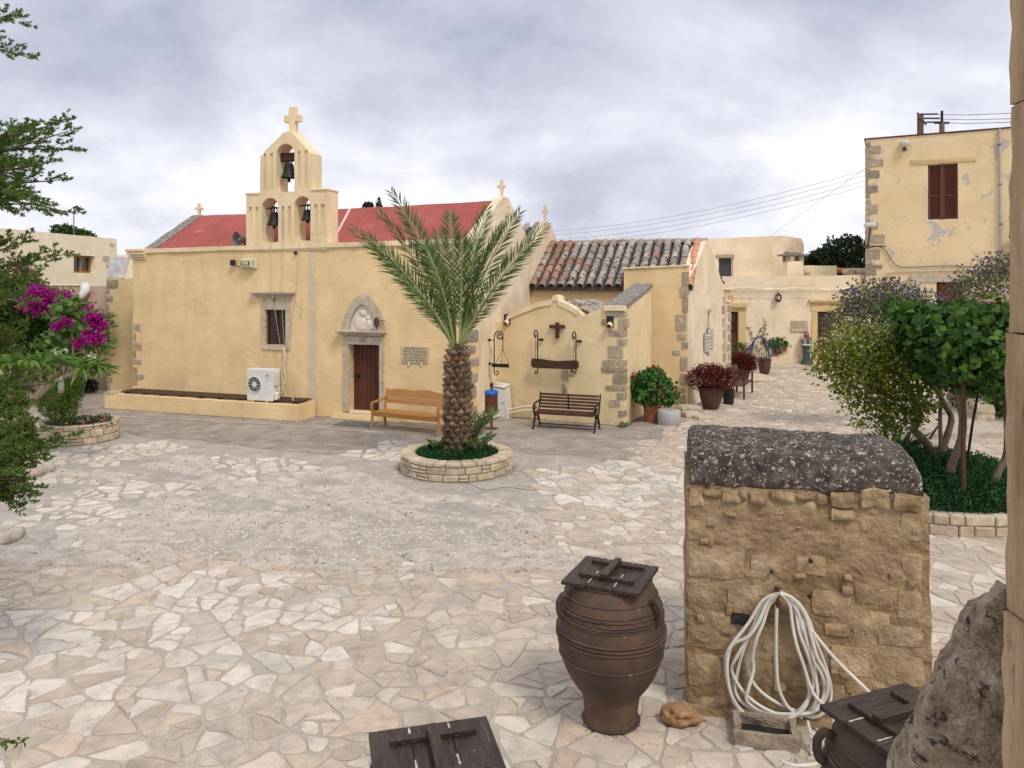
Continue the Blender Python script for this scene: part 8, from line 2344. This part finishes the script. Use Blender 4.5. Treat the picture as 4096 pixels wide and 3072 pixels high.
# bottle hung from a branch
bp = D(61, 393, 15.2)
bt = thing('hanging_bottle', 'clear bottle with red cap and dark liquid, hung in the frangipani', 'bottle', bp)
gm = bpy.data.materials.new('clear_plastic'); t = NT(gm); o_ = t.nodes.new('ShaderNodeOutputMaterial'); p_ = t.nodes.new('ShaderNodeBsdfPrincipled'); p_.inputs['Base Color'].default_value = (.5, .5, .42, 1); p_.inputs['Roughness'].default_value = .15; p_.inputs['Alpha'].default_value = .35; t.links.new(p_.outputs[0], o_.inputs[0])
b = MB(); b.lathe([(.05, 0), (.056, .02), (.056, .18), (.05, .22), (.024, .30), (.016, .33)], 16); b.build('bottle_body', gm, bt, smooth=True)
b = MB(); b.lathe([(.05, .004), (.05, .06)], 16); b.build('liquid', M_['clay_dark'], bt); b = MB(); b.lathe([(.018, .33), (.018, .355)], 10); b.build('cap', M_['red_paint'], bt)
b = MB(); b.tube([(0, 0, .35), (.02, .0, .5)], .004, 5); b.build('string', M_['iron'], bt)
# clay jar behind the conifer, boulder, table and chairs
jr = thing('clay_jug', 'dark purplish clay jug standing behind the conifer branches', 'jug', G(20, 446.5))
b = MB(); b.lathe([(r, z) for r, z in ((.16, 0), (.24, .12), (.29, .3), (.26, .45), (.17, .56), (.12, .62), (.13, .68), (.11, .69))], 24); b.build('body', mat('purple_clay', (.06, .032, .035), (.10, .055, .058), scale=5, rough=.7, bump=.15), jr, smooth=True)
b = MB(); b.tube(spline([(.14, 0, .64), (.27, 0, .62), (.29, 0, .5), (.25, 0, .42)], 5), .022, 7); b.build('handle', jr.children[0].data.materials[0], jr, smooth=True)
bo = thing('pale_boulder', 'pale rounded boulder on the ground beside the conifer', 'boulder', G(29, 474))
link('rock', rough_block(-.36, .40, -.3, .3, -.05, .24, 7, .05, 3, seed=5, rnd=.6), M_['rock'], bo)
bo2 = thing('pale_boulder', 'low pale boulder at the left picture edge', 'boulder', G(3, 540))
link('rock', rough_block(-.3, .2, -.25, .25, -.05, .14, 6, .04, 3, seed=8, rnd=.5), M_['rock'], bo2)
tb = thing('courtyard_table', 'table under a grey patterned cloth by the pink wall at far left', 'table', G(13, 402), R(5))
MB().cbox(-.75, .75, -.4, .4, .70, .74, .01).build('top', M_['bench_slat'], tb)
MB().cbox(-.78, .78, -.43, .43, .745, .76, .006).build('cloth', M_['lichen'], tb)
for sx_ in (-.68, .62):
    for sy_ in (-.34, .3): MB().cbox(sx_, sx_ + .06, sy_, sy_ + .05, 0, .70, .005).build('leg', M_['window_wood'], tb)
MB().cbox(-.78, .78, -.445, -.432, .5, .75, .004).build('cloth_drop', M_['lichen'], tb)
for i, (u, v, rz, lab) in enumerate(((8, 406, .3, 'pale wooden stool in front of the covered table, left'), (20, 407, -.2, 'pale wooden stool in front of the covered table, right'))):
    s_ = thing('wooden_stool', lab, 'stool', G(u, v), rz)
    MB().cbox(-.2, .2, -.2, .2, .43, .47, .01).build('seat', M_['window_wood'], s_)
    for a in (-1, 1):
        for c in (-1, 1): MB().tube([(a * .19, c * .19, 0), (a * .16, c * .16, .43)], .02, 6).build('leg', M_['window_wood'], s_)
    for z in (.15, .28): MB().tube([(-.18, -.18, z), (.18, -.18, z)], .012, 5).build('rung', M_['window_wood'], s_)

# ---------------- near conifer at the left edge
random.seed(23)
CO = Vector((-6.0, 7.4, 0))
con = thing('conifer', 'dark green conifer whose branches reach in from the left edge', 'conifer', CO)
b = MB(); b.tube(spline([(0, 0, -.05), (.02, 0, 1.5), (-.05, 0, 3.5), (0, 0, 6.2)], 6), [.16 - .12 * i / 18 for i in range(19)], 10); b.build('trunk', M_['bark'], con, smooth=True)
CP, CDr, CL = [], [], []
def spray(p0, d0, L, lvl):
    """a twig that carries side twigs and ends in scale-leaf tufts"""
    n = max(3, int(L / .035)); p = p0.copy(); d = d0.normalized(); pts_ = [p.copy()]
    ax = d.cross(Vector((0, 0, 1))); ax = ax.normalized() if ax.length > .1 else Vector((1, 0, 0))
    for i in range(n):
        d = (d + Vector((random.gauss(0, .06), random.gauss(0, .06), .015 + random.gauss(0, .05)))).normalized(); p = p + d * (L / n); pts_.append(p.copy())
        s_ = (i + 1) / n
        if lvl > 0 and i > 0:
            for sg in (-1, 1):
                if random.random() < .82:
                    up = Vector((0, 0, random.uniform(-.25, .55))); sd = (d * .95 + ax * sg * random.uniform(.35, .8) + up + Vector((random.gauss(0, .25), random.gauss(0, .25), random.gauss(0, .2)))).normalized()
                    spray(p, sd, L * random.uniform(.22, .45) * (1.15 - .75 * s_), lvl - 1)
        if lvl == 0 or s_ > .55:
            for _ in range(5 if lvl == 0 else 3):
                dd = d + Vector((random.gauss(0, .42), random.gauss(0, .42), random.gauss(0, .42)))
                CP.append(p - d * random.uniform(0, L / n)); CDr.append(dd); CL.append(random.uniform(.018, .038))
    return pts_
def c_at(u, v, Y): return D(u, v, Y) - CO
limbs = [((-60, 30), (17, 18), 7.0, .30, 2), ((-60, 30), (28, 57), 7.0, .42, 2), ((-40, 150), (64, 122), 6.9, .85, 2), ((-40, 165), (69, 131), 6.8, .8, 2), ((-40, 150), (73, 150), 7.0, .85, 2), ((-50, 175), (48, 163), 6.7, .7, 2), ((-40, 190), (60, 180), 7.0, .7, 2), ((-40, 195), (73, 213), 6.9, .85, 2), ((-40, 150), (30, 128), 6.5, .55, 2), ((-40, 170), (28, 170), 6.4, .6, 2), ((-40, 205), (35, 205), 6.5, .6, 2), ((-40, 180), (20, 195), 6.3, .5, 2),
         ((-40, 270), (62, 255), 6.9, .85, 2), ((-45, 265), (22, 243), 6.7, .5, 2), ((-40, 285), (34, 278), 6.6, .6, 2), ((-40, 300), (20, 300), 6.5, .5, 2), ((-30, 360), (17, 328), 6.8, .5, 2), ((-40, 400), (50, 383), 7.1, .6, 2), ((-30, 395), (24, 375), 6.9, .5, 2), ((-30, 430), (22, 405), 6.8, .5, 2),
         ((-30, 465), (70, 438), 6.9, .75, 2), ((-30, 455), (34, 430), 6.7, .6, 2), ((-40, 450), (24, 455), 6.5, .6, 2), ((-40, 470), (40, 462), 6.7, .6, 2), ((-40, 475), (20, 480), 6.4, .6, 2), ((-40, 460), (30, 492), 6.6, .6, 2), ((-30, 470), (14, 505), 6.5, .5, 2), ((-40, 430), (12, 425), 6.3, .5, 2), ((-40, 440), (10, 445), 6.2, .5, 2), ((-40, 410), (20, 415), 6.5, .5, 2), ((-40, 420), (36, 445), 6.8, .5, 2), ((-40, 450), (46, 450), 6.9, .5, 2), ((-40, 480), (26, 470), 6.6, .5, 2), ((-40, 470), (8, 470), 6.2, .5, 2), ((-40, 490), (22, 498), 6.5, .5, 2), ((-40, 385), (12, 395), 6.6, .5, 2), ((-40, 350), (8, 350), 6.9, .5, 2)]
for (a, c, Y, L, lv) in limbs:
    p0 = c_at(*a, Y + .15); p1 = c_at(*c, Y); d = p1 - p0; ln = d.length
    mid = p0.lerp(p1, .5) + Vector((0, 0, random.uniform(-.03, .03)))
    root = Vector((0, 0, max(.4, (p0.z) - .25)))
    sp_ = spline([root, p0, mid, p1], 8)
    b = MB(); n_ = len(sp_); b.tube(sp_, [.022 * (1 - i / n_) + .003 for i in range(n_)], 5); b.build('branch', M_['bark'], con)
    for k in range(6, n_ - 1):
        q0 = sp_[k]; dd = (sp_[k + 1] - sp_[k]).normalized(); s_ = (k - 6) / (n_ - 7)
        ax = dd.cross(Vector((0, 0, 1))).normalized()
        for sg in (-1, 1):
            if random.random() < .9:
                sd = (dd * .9 + ax * sg * random.uniform(.1, .7) + Vector((0, 0, random.uniform(-.35, .75)))).normalized()
                spray(q0, sd, (.26 - .13 * s_) * random.uniform(.7, 1.2), 1)
    spray(sp_[-2], (sp_[-1] - sp_[-2]), .16, 1)
V, F = leaves(np.array([list(p) for p in CP]), np.array([list(p) for p in CDr]), np.array(CL), .0085, fold=.3, droop=.1)
np_mesh('foliage', V, F, LM['conifer'], con)

# ---------------- right bed: vine, myrtle, solanum
VC = Vector((6.95, 13.45, 0))
random.seed(29)
ring_planter('vine_planter', 'wide limestone planter ring under the vine at right', VC, 2.35, (.16, .16), .27, sl=.34, seed=12)
cover('ground_cover', 'dense dark green ground cover under the vine', VC, 2.15, .25, 15000, .12, .03, LM['grass'], .42)
def vw(x, y, Y): return D(800 + x * .1658, 275 + y * .1658, Y)
vine = thing('grape_vine', 'dense grape vine canopy on crooked trunks at the right edge', 'vine', (7.35, 12.6, .28))
vo_ = Vector((7.35, 12.6, .28))
def stem(pts, r0, r1, parent, o, m='bark', nm='trunk'):
    sp_ = spline([p - o for p in pts], 6); n = len(sp_)
    b = MB(); b.tube(sp_, [(r0 + (r1 - r0) * i / (n - 1)) * (1 + .12 * noise.noise(Vector((i * .7, r0 * 99, 0)))) for i in range(n)], 9); b.build(nm, M_[m], parent, smooth=True)
stem([vw(925, 1330, 12.5), vw(910, 1180, 12.5), vw(940, 1080, 12.5), vw(972, 990, 12.5), vw(980, 850, 12.5), vw(955, 720, 12.5), vw(960, 600, 12.5), vw(1000, 450, 12.5)], .075, .05, vine, vo_)
stem([vw(1150, 1290, 12.3), vw(1200, 1180, 12.3), vw(1245, 1080, 12.3), vw(1250, 900, 12.3), vw(1240, 600, 12.3), vw(1200, 420, 12.4)], .06, .045, vine, vo_)
stem([vw(970, 720, 12.5), vw(1040, 600, 12.3), vw(1130, 540, 12.2), vw(1230, 590, 12.1)], .02, .012, vine, vo_, nm='cane')
bl = [(*(vw(x, y, Y) - vo_), rx_ * .82, .8, rz2 * .85) for x, y, Y, rx_, rz2 in ((690, 195, 13.2, .22, .14), (640, 200, 13.3, .16, .1), (1060, 235, 12.6, .4, .16), (1180, 225, 12.6, .4, .15), (940, 250, 12.6, .35, .15), (700, 330, 13, .2, .2), (680, 440, 12.8, .16, .2), (1020, 660, 12.2, .2, .12), (960, 670, 12.3, .14, .12), (1170, 660, 12.1, .2, .14), (830, 600, 12.5, .15, .12), (800, 300, 12.8, .55, .32), (720, 240, 13.2, .5, .25), (900, 330, 12.5, .6, .42), (1000, 300, 12.5, .7, .38), (1120, 300, 12.4, .7, .40), (1230, 310, 12.4, .6, .42), (880, 460, 12.4, .45, .42), (980, 480, 12.2, .55, .38), (1110, 440, 12.1, .6, .42), (1210, 460, 12.2, .5, .4), (900, 570, 12.4, .3, .22), (1190, 560, 12.2, .35, .25), (1000, 620, 12.3, .22, .16), (760, 400, 12.6, .35, .35), (1290, 380, 12.4, .6, .5), (1060, 560, 12.2, .4, .28), (1140, 600, 12.1, .35, .22), (1250, 600, 12.2, .4, .3), (950, 560, 12.3, .3, .25), (1330, 500, 12.2, .5, .4), (840, 540, 12.4, .25, .2))]
bush('foliage', vine, bl, 8200, .115, .1, LM['vine'], lob=True, shell=.65, lump=.6, seed=5, freq=4.5, gap=.0)
po = thing('steel_post', 'rusty upright post among the vine trunks', 'post', G(800 + 985 * .1658, 275 + 1395 * .1658, .27))
pz = vw(975, 660, po.location.y).z - .27
MB().tube([(0, 0, -.2), (0, 0, pz)], .035, 8).build('shaft', M_['rust'], po); MB().cbox(-.045, .045, -.045, .045, pz, pz + .03, .005).build('cap_plate', M_['rust'], po)
st2 = thing('slanting_stake', 'thin black stake leaning among the vine trunks', 'stake', vw(992, 1170, 12.9))
MB().tube([(0, 0, -.2), vw(1040, 900, 12.9) - Vector(st2.location), vw(1095, 600, 12.9) - Vector(st2.location)], .022, 7).build('shaft', M_['iron'], st2)
myr = thing('myrtle_bush', 'spreading myrtle with small white flowers leaning over the alley', 'bush', (7.3, 13.7, .28))
mo_ = Vector((7.3, 13.7, .28))
stem([vw(820, 1190, 13.9), vw(790, 1060, 13.9), vw(730, 980, 13.8), vw(690, 930, 13.8), vw(720, 850, 13.7), vw(690, 760, 13.7), vw(640, 640, 13.7), vw(560, 560, 13.7)], .085, .04, myr, mo_)
stem([vw(850, 1170, 14), vw(860, 1050, 14), vw(890, 960, 14), vw(912, 860, 14), vw(870, 780, 13.9), vw(820, 690, 13.8), vw(700, 600, 13.8)], .075, .035, myr, mo_)
stem([vw(850, 1160, 14), vw(848, 1000, 14), vw(845, 850, 14), vw(850, 650, 14), vw(820, 560, 14)], .04, .03, myr, mo_)
stem([vw(780, 990, 13.9), vw(820, 930, 13.9), vw(845, 900, 13.9)], .022, .018, myr, mo_, nm='limb'); stem([vw(700, 760, 13.7), vw(560, 740, 13.6), vw(450, 700, 13.5)], .03, .012, myr, mo_, nm='limb')
bl = [(*(vw(x, y, Y) - mo_), r, r * .9, r * rz2) for x, y, Y, r, rz2 in ((360, 470, 13.5, .55, .8), (250, 500, 13.4, .42, .8), (170, 540, 13.4, .30, .7), (300, 590, 13.4, .42, .7), (480, 440, 13.6, .5, .8), (430, 570, 13.4, .45, .8), (560, 560, 13.5, .5, .9), (620, 470, 13.8, .45, .8), (650, 650, 13.5, .42, .8), (360, 680, 13.4, .30, .8), (270, 720, 13.3, .24, .6), (450, 760, 13.4, .36, .8), (380, 850, 13.3, .22, .8), (560, 760, 13.5, .36, .8), (680, 780, 13.6, .34, .8), (600, 870, 13.5, .28, .8), (680, 890, 13.5, .2, .7), (500, 900, 13.3, .2, .6), (530, 920, 13.4, .18, .5), (740, 620, 13.7, .3, .8), (770, 800, 13.8, .22, .7), (345, 880, 13.2, .10, .5), (130, 550, 13.4, .16, .5), (760, 560, 14, .3, .6))]
bush('foliage', myr, bl, 6800, .10, .05, LM['myrtle'], shell=.75, lump=.7, seed=2, freq=5.5, rnd=.8, gap=.06)
P, N_ = blob_pts(bl[:5], 520, .25, .6, 5.5, 2, .05); V, F = leaves(P, N_ + rng.normal(size=P.shape) * .5 + np.array([0, -.3, .4]), .042, .042); np_mesh('white_blossoms', V, F, LM['white_fl'], myr)
P, N_ = blob_pts([(*(vw(x, y, 13.3) - mo_), .17, .15, .16) for x, y in ((480, 560), (545, 500), (265, 670), (520, 590), (450, 640))], 420, .5, .3, 4); V, F = leaves(P, N_ + rng.normal(size=P.shape) * .5 + np.array([0, 0, .5]), .06, .03); tag(np_mesh('young_shoots', V, F, leaf_mat('yellow_shoot', [(.36, .36, .02), (.46, .42, .03)]), myr), kind='stuff')
agave = thing('strap_leaf_plant', 'strap-leaved plant between the vine trunks', 'plant', (7.35, 14.75, .28))
P = np.zeros((60, 3)); a = rng.uniform(0, 6.28, 60); Dr = np.stack([np.cos(a) * .7, np.sin(a) * .7, rng.uniform(.4, 1.2, 60)], 1); V, F = leaves(P, Dr, rng.uniform(.5, .9, 60), .05, droop=.3); np_mesh('leaves', V, F, LM['dark'], agave)
def solanum(lab, o, spots_, n, nf, Y):
    t = thing('solanum_bush', lab, 'bush', o)
    bl = [(*(D(u, v, Y + dy_) - o), r, r, r * .75) for u, v, dy_, r in spots_]
    bush('foliage', t, bl, n, .11, .05, LM['solanum'], shell=.9, lump=.6, freq=4.5, rnd=1.0, seed=4, gap=-.05)
    bush('blossoms', t, [(b_[0], b_[1] - .05, b_[2] + .06, b_[3] * 1.02, b_[4], b_[5] * 1.05) for b_ in bl], nf, .085, .085, LM['purple'], shell=.6, lump=.6, freq=6.5, seed=4, gap=.08)
    for (u, v, dy_, r) in spots_[::3]:
        e_ = D(u, v, Y + dy_) - o; b = MB(); b.tube(spline([(0, 0, 0), (e_.x * .3, e_.y * .3, e_.z * .5), tuple(e_)], 5), [.035 - .025 * i / 10 for i in range(11)], 6); b.build('stem', M_['bark_grey'], t)
so1 = Vector((9.3, 19.0, 0))
solanum('purple-flowered solanum bush left of the vine, before the right door', so1, ((832, 330, 0, .22), (842, 318, 0, .35), (852, 305, 0, .4), (866, 298, 0, .5), (880, 300, 0, .5), (893, 294, 0, .45), (860, 322, 0, .5), (878, 322, 0, .55), (898, 312, 0, .5), (912, 305, 0, .45), (906, 330, 0, .5), (826, 338, 0, .12), (846, 297, 0, .16), (890, 286, 0, .18), (922, 300, 0, .3), (850, 338, 0, .35), (872, 342, 0, .4), (838, 342, 0, .2)), 3600, 1300, 19.0)
so2 = Vector((13.6, 21.5, 0))
solanum('purple-flowered solanum bush right of the vine, against the tower house', so2, ((955, 290, 0, .3), (966, 280, 0, .4), (978, 286, 0, .45), (990, 275, 0, .45), (1000, 264, 0, .4), (1005, 280, 0, .45), (985, 300, 0, .5), (968, 303, 0, .4), (1010, 300, 0, .5), (948, 305, 0, .3), (1000, 312, 0, .45), (1018, 265, 0, .5), (940, 312, 0, .3)), 2600, 900, 21.5)
rf = thing('tiled_canopy', 'edge of a small red-tiled canopy at the far right', 'canopy', D(1006, 303, 16))
MB().cbox(-.32, .9, -.5, .5, -.02, .1, .03, T(ry=R(-12))).build('tile_edge', M_['tile_red'], rf); MB().cbox(.12, .9, -.3, .3, -.36, -.07, .02).build('bracket', M_['dark_wood'], rf)
# raised paving and low wall behind the vine
tp_ = GP([(898, 441), (1060, 437), (1120, 400), (945, 397)])
b = MB(); b.slab([(p[0], p[1]) for p in tp_], -.02, .14); tag(b.build('raised_paving', FM[0, True]), kind='structure')
lw_ = thing('low_stone_wall', 'low rubble wall edging the raised paving at far right', 'wall', G(985, 425))
random.seed(33)
for i in range(22):
    k = i % 11; c = i // 11
    link('wall_stone', rough_block(k * .3 - .14 + random.uniform(-.02, .02), k * .3 + .15, -.2, .2, .12 + c * .21, .12 + c * .21 + .2, 3, .03, 5, seed=i * 2., rnd=.2), M_['limestone'], lw_)
lw_.rotation_euler = (0, 0, R(72))
hs = thing('hedge_plants', 'mixed green plants behind the low wall at far right', 'plants', G(1000, 418, .1))
bush('foliage', hs, [(0, 0, .5, .7, .8, .5), (.6, .6, .8, .8, .8, .6), (-.1, 1.4, .7, .6, .9, .6), (.2, -1.2, .3, .5, .6, .35)], 2600, .2, .05, LM['dark'], shell=.8)

# ---------------- potted plants
def pot(name, lab, cat, loc, prof, m, rim=None):
    t = thing(name, lab, cat, loc)
    b = MB(); b.lathe(prof, 28, cap=False); b.lathe([(.0, .01), (prof[0][0], .0)], 28, cap=False); b.build('pot', M_[m], t, smooth=True, auto=45)
    zt_ = prof[-1][1]; rt = prof[-1][0]
    b = MB(); b.lathe([(0, zt_ - .05), (rt, zt_ - .05)], 24, cap=False); b.build('soil', M_['soil'], t)
    return t
random.seed(41)
g1 = pot('potted_geranium', 'big terracotta pot of red geraniums in the chapel corner', 'potted plant', G(652, 421.5), [(.19, 0), (.20, .03), (.235, .42), (.27, .43), (.285, .47), (.285, .52), (.26, .53), (.24, .5)], 'terracotta')
bush('foliage', g1, [(0, 0, .92, .5, .45, .42), (-.28, -.05, 1.05, .32, .3, .3), (.3, 0, .82, .36, .35, .34), (.05, 0, 1.25, .25, .25, .22), (-.1, -.15, .7, .42, .38, .25), (.42, -.05, .66, .22, .25, .2)], 2600, .10, .1, LM['geranium'], lob=True, shell=.55, lump=.2)
flower_heads('blooms', g1, [(-.50, -.1, 1.28), (-.62, -.1, 1.18), (.0, -.35, 1.03), (.15, -.38, .88), (.52, -.2, .88), (.60, -.2, .78), (.62, -.15, .68), (.02, -.1, 1.46), (.22, -.1, 1.3), (-.6, -.1, .84), (-.64, -.1, .9), (.2, -.4, .72), (-.05, -.42, .72)], .06, LM['scarlet'], 16)
def red_plant(lab, loc, s=1.0, w=1.0, pm='clay_dark'):
    t = pot('red_leaved_plant', lab, 'potted plant', loc, [(.19 * s, 0), (.22 * s, .06 * s), (.31 * s, .32 * s), (.345 * s, .52 * s), (.36 * s, .60 * s), (.375 * s, .63 * s), (.36 * s, .66 * s), (.33 * s, .62 * s)], pm)
    bush('foliage', t, [(0, 0, .95 * s, .56 * w, .5 * w, .32 * s), (-.38 * w, 0, .88 * s, .34 * w, .34, .28 * s), (.4 * w, 0, .85 * s, .34 * w, .34, .28 * s), (-.12, 0, 1.14 * s, .36 * w, .3, .2 * s), (.2, -.1, 1.08 * s, .36 * w, .3, .2 * s), (.1, -.2, .75 * s, .4 * w, .3, .2 * s)], 5200, .052, .046, LM['red'], shell=.5, lump=.3, freq=4.2, rnd=.7)
    return t
red_plant('big dark pot of deep red foliage at the chapel corner', G(711, 409.5), 1.0, 1.0)
red_plant('smaller red-leaved plant behind the alley bench', G(741.5, 384), .85, .72)
yb_ = pot('olive_bush_pot', 'round yellowish bush in a pot against the chapel end', 'potted plant', G(734.5, 378), [(.2, 0), (.26, .3), (.3, .55), (.28, .55)], 'clay_dark')
bush('foliage', yb_, [(0, 0, 1.0, .45, .4, .36), (.15, 0, 1.15, .3, .3, .22)], 2200, .06, .035, LM['yellowish'], shell=.4)
bk_ = pot('black_bucket', 'black plastic bucket beside the big red-leaved pot', 'bucket', G(728.5, 404.5), [(.15, 0), (.19, .44), (.2, .46), (.185, .46)], 'black')
dk = pot('dark_pot', 'dark glazed pot with a thin dry plant, in front of the blue hose', 'potted plant', G(764.5, 374.5), [(.16, 0), (.18, .06), (.235, .3), (.25, .48), (.255, .58), (.275, .6), (.27, .63), (.24, .62)], 'clay_dark')
bush('foliage', dk, [(0, 0, .8, .2, .2, .25)], 70, .1, .012, LM['yellowish'], shell=1)
tg = pot('potted_geranium', 'terracotta pot of geraniums against the cream range wall', 'potted plant', G(774, 363.2, .13), [(.2, 0), (.3, .42), (.32, .44), (.32, .5), (.29, .5)], 'terracotta')
bush('foliage', tg, [(.1, 0, .85, .55, .45, .42), (.42, 0, .75, .36, .3, .32), (-.25, 0, .85, .36, .3, .36)], 1500, .12, .1, LM['geranium'], lob=True, shell=.5)
flower_heads('blooms', tg, [(.35, -.35, .62), (.0, -.4, .5), (-.35, -.3, .95), (.35, -.2, 1.0), (-.1, -.4, .7), (.55, -.2, .8), (.4, -.3, .55)], .075, LM['scarlet'], 14)
def tall(lab, loc, stems_, h0=0):
    t = thing('tall_shoots', lab, 'plant', loc)
    P = []; Dr = []
    for (x, z, dx_) in stems_:
        sp_ = spline([(dx_ * .2, 0, .2), (dx_ * .5 + x * .3, -.05, z * .5), (x, -.08, z)], 10); b = MB(); b.tube(sp_, .01, 5); b.build('stem', M_['bark_grey'], t)
        for p in sp_[4:]:
            for _ in range(9): P.append(list(p + Vector((random.gauss(0, .03), random.gauss(0, .03), random.gauss(0, .03))))); Dr.append((random.gauss(0, 1), random.gauss(0, 1), random.gauss(.3, .7)))
    V, F = leaves(np.array(P), np.array(Dr), .15, .05); np_mesh('leaves', V, F, LM['solanum'], t)
lc = G(757, 363.5, .13)
tall('thin leafy shoots above the blue hose, left of the geranium', lc, ((-.45, 1.6, 0), (.35, 1.95, .2), (.1, 1.5, 0), (-.55, .9, -.1), (.3, 1.3, .1)))
tall('tall leafy shoots rising behind the terracotta pot', Vector(tg.location) + Vector((0, .15, 0)), ((-.35, 1.35, 0), (.1, 1.95, 0), (.65, 1.75, .2), (.75, 1.45, .2)))
# weeds at wall feet
for (u, v, lab) in ((623, 427.5, 'small weed at the foot of the porch corner'), (76, 408, 'tiny weed by the left end of the ledge')):
    wd_ = thing('weed', lab, 'weed', G(u, v)); bush('leaves', wd_, [(0, 0, .05, .16, .1, .07)], 120, .07, .02, LM['grass'], shell=1)
# sprig at the lower left corner
sgp = D(-6, 741, 4.4)
sg_ = thing('leafy_sprig', 'small leafy sprig poking in at the lower left corner', 'sprig', sgp)
b = MB(); b.tube(spline([(-.1, 0, .0), (.04, 0, .015), (.10, 0, -.01), (.155, 0, -.01)], 5), .004, 5); b.build('twig', M_['bark'], sg_)
P = np.array([(x, random.gauss(0, .008), random.gauss(0, .008)) for x in np.linspace(.02, .165, 26)]); V, F = leaves(P, rng.normal(size=P.shape) + np.array([.2, 0, -.4]), .042, .024); np_mesh('leaves', V, F, LM['mulberry'], sg_)

# ---------------- trees and hill beyond
b = MB(); vs = []; fs = []
for i in range(41):
    for j in range(9):
        x = 5 + i * 1.5; y = 55 + j * 5
        vs.append((x, y, -1 + 5.2 * math.exp(-((x - 33) / 30) ** 2) * min(1, j / 3) + .25 * noise.noise(Vector((x * .3, y * .3, 0)))))
for i in range(40):
    for j in range(8):
        a = i * 9 + j; fs.append((a, a + 9, a + 10, a + 1))
tag(b.add(vs, fs).build('hill', mat('dry_grass', (.30, .22, .12), (.42, .33, .2), scale=1.2, bump=.5), smooth=True), kind='structure')
def far_tree(lab, u, v, Y, rx_, rz2, m='hill', n=2600, L=.5):
    p = D(u, v, Y); t = thing('distant_tree', lab, 'tree', (p.x, p.y, 0), 0, 'trees beyond the roofs')
    bush('crown', t, [(0, 0, p.z, rx_, rx_, rz2), (-rx_ * .6, 0, p.z - rz2 * .3, rx_ * .6, rx_ * .6, rz2 * .7), (rx_ * .6, 0, p.z - rz2 * .2, rx_ * .6, rx_ * .6, rz2 * .7), (rx_ * .1, 0, p.z + rz2 * .4, rx_ * .5, rx_ * .5, rz2 * .6)], n, L, L * .6, LM[m], shell=.5, lump=.2, freq=3)
    MB().tube([(0, 0, 0), (0, 0, p.z)], .25, 7).build('trunk', M_['bark'], t)
far_tree('dark round tree on the hill, left of the tower house', 848, 259, 72, 2.6, 1.9)
far_tree('lower dark tree on the hill, left of the round one', 826, 264, 74, 1.9, 1.1)
far_tree('tip of a dark tree above the red roof, nearest the belfry', 368, 207.5, 70, .45, .45, n=600, L=.2)
far_tree('slim tip of a dark tree above the red roof, left of the palm', 379, 206.5, 70, .22, .7, n=400, L=.2)
far_tree('tree behind the cream house, beside the antenna', 64, 235, 45, .7, .5, 'dark', n=900, L=.25)
far_tree('low tree top behind the cream house, right of the antenna', 79, 237, 46, .8, .35, 'dark', n=700, L=.25)
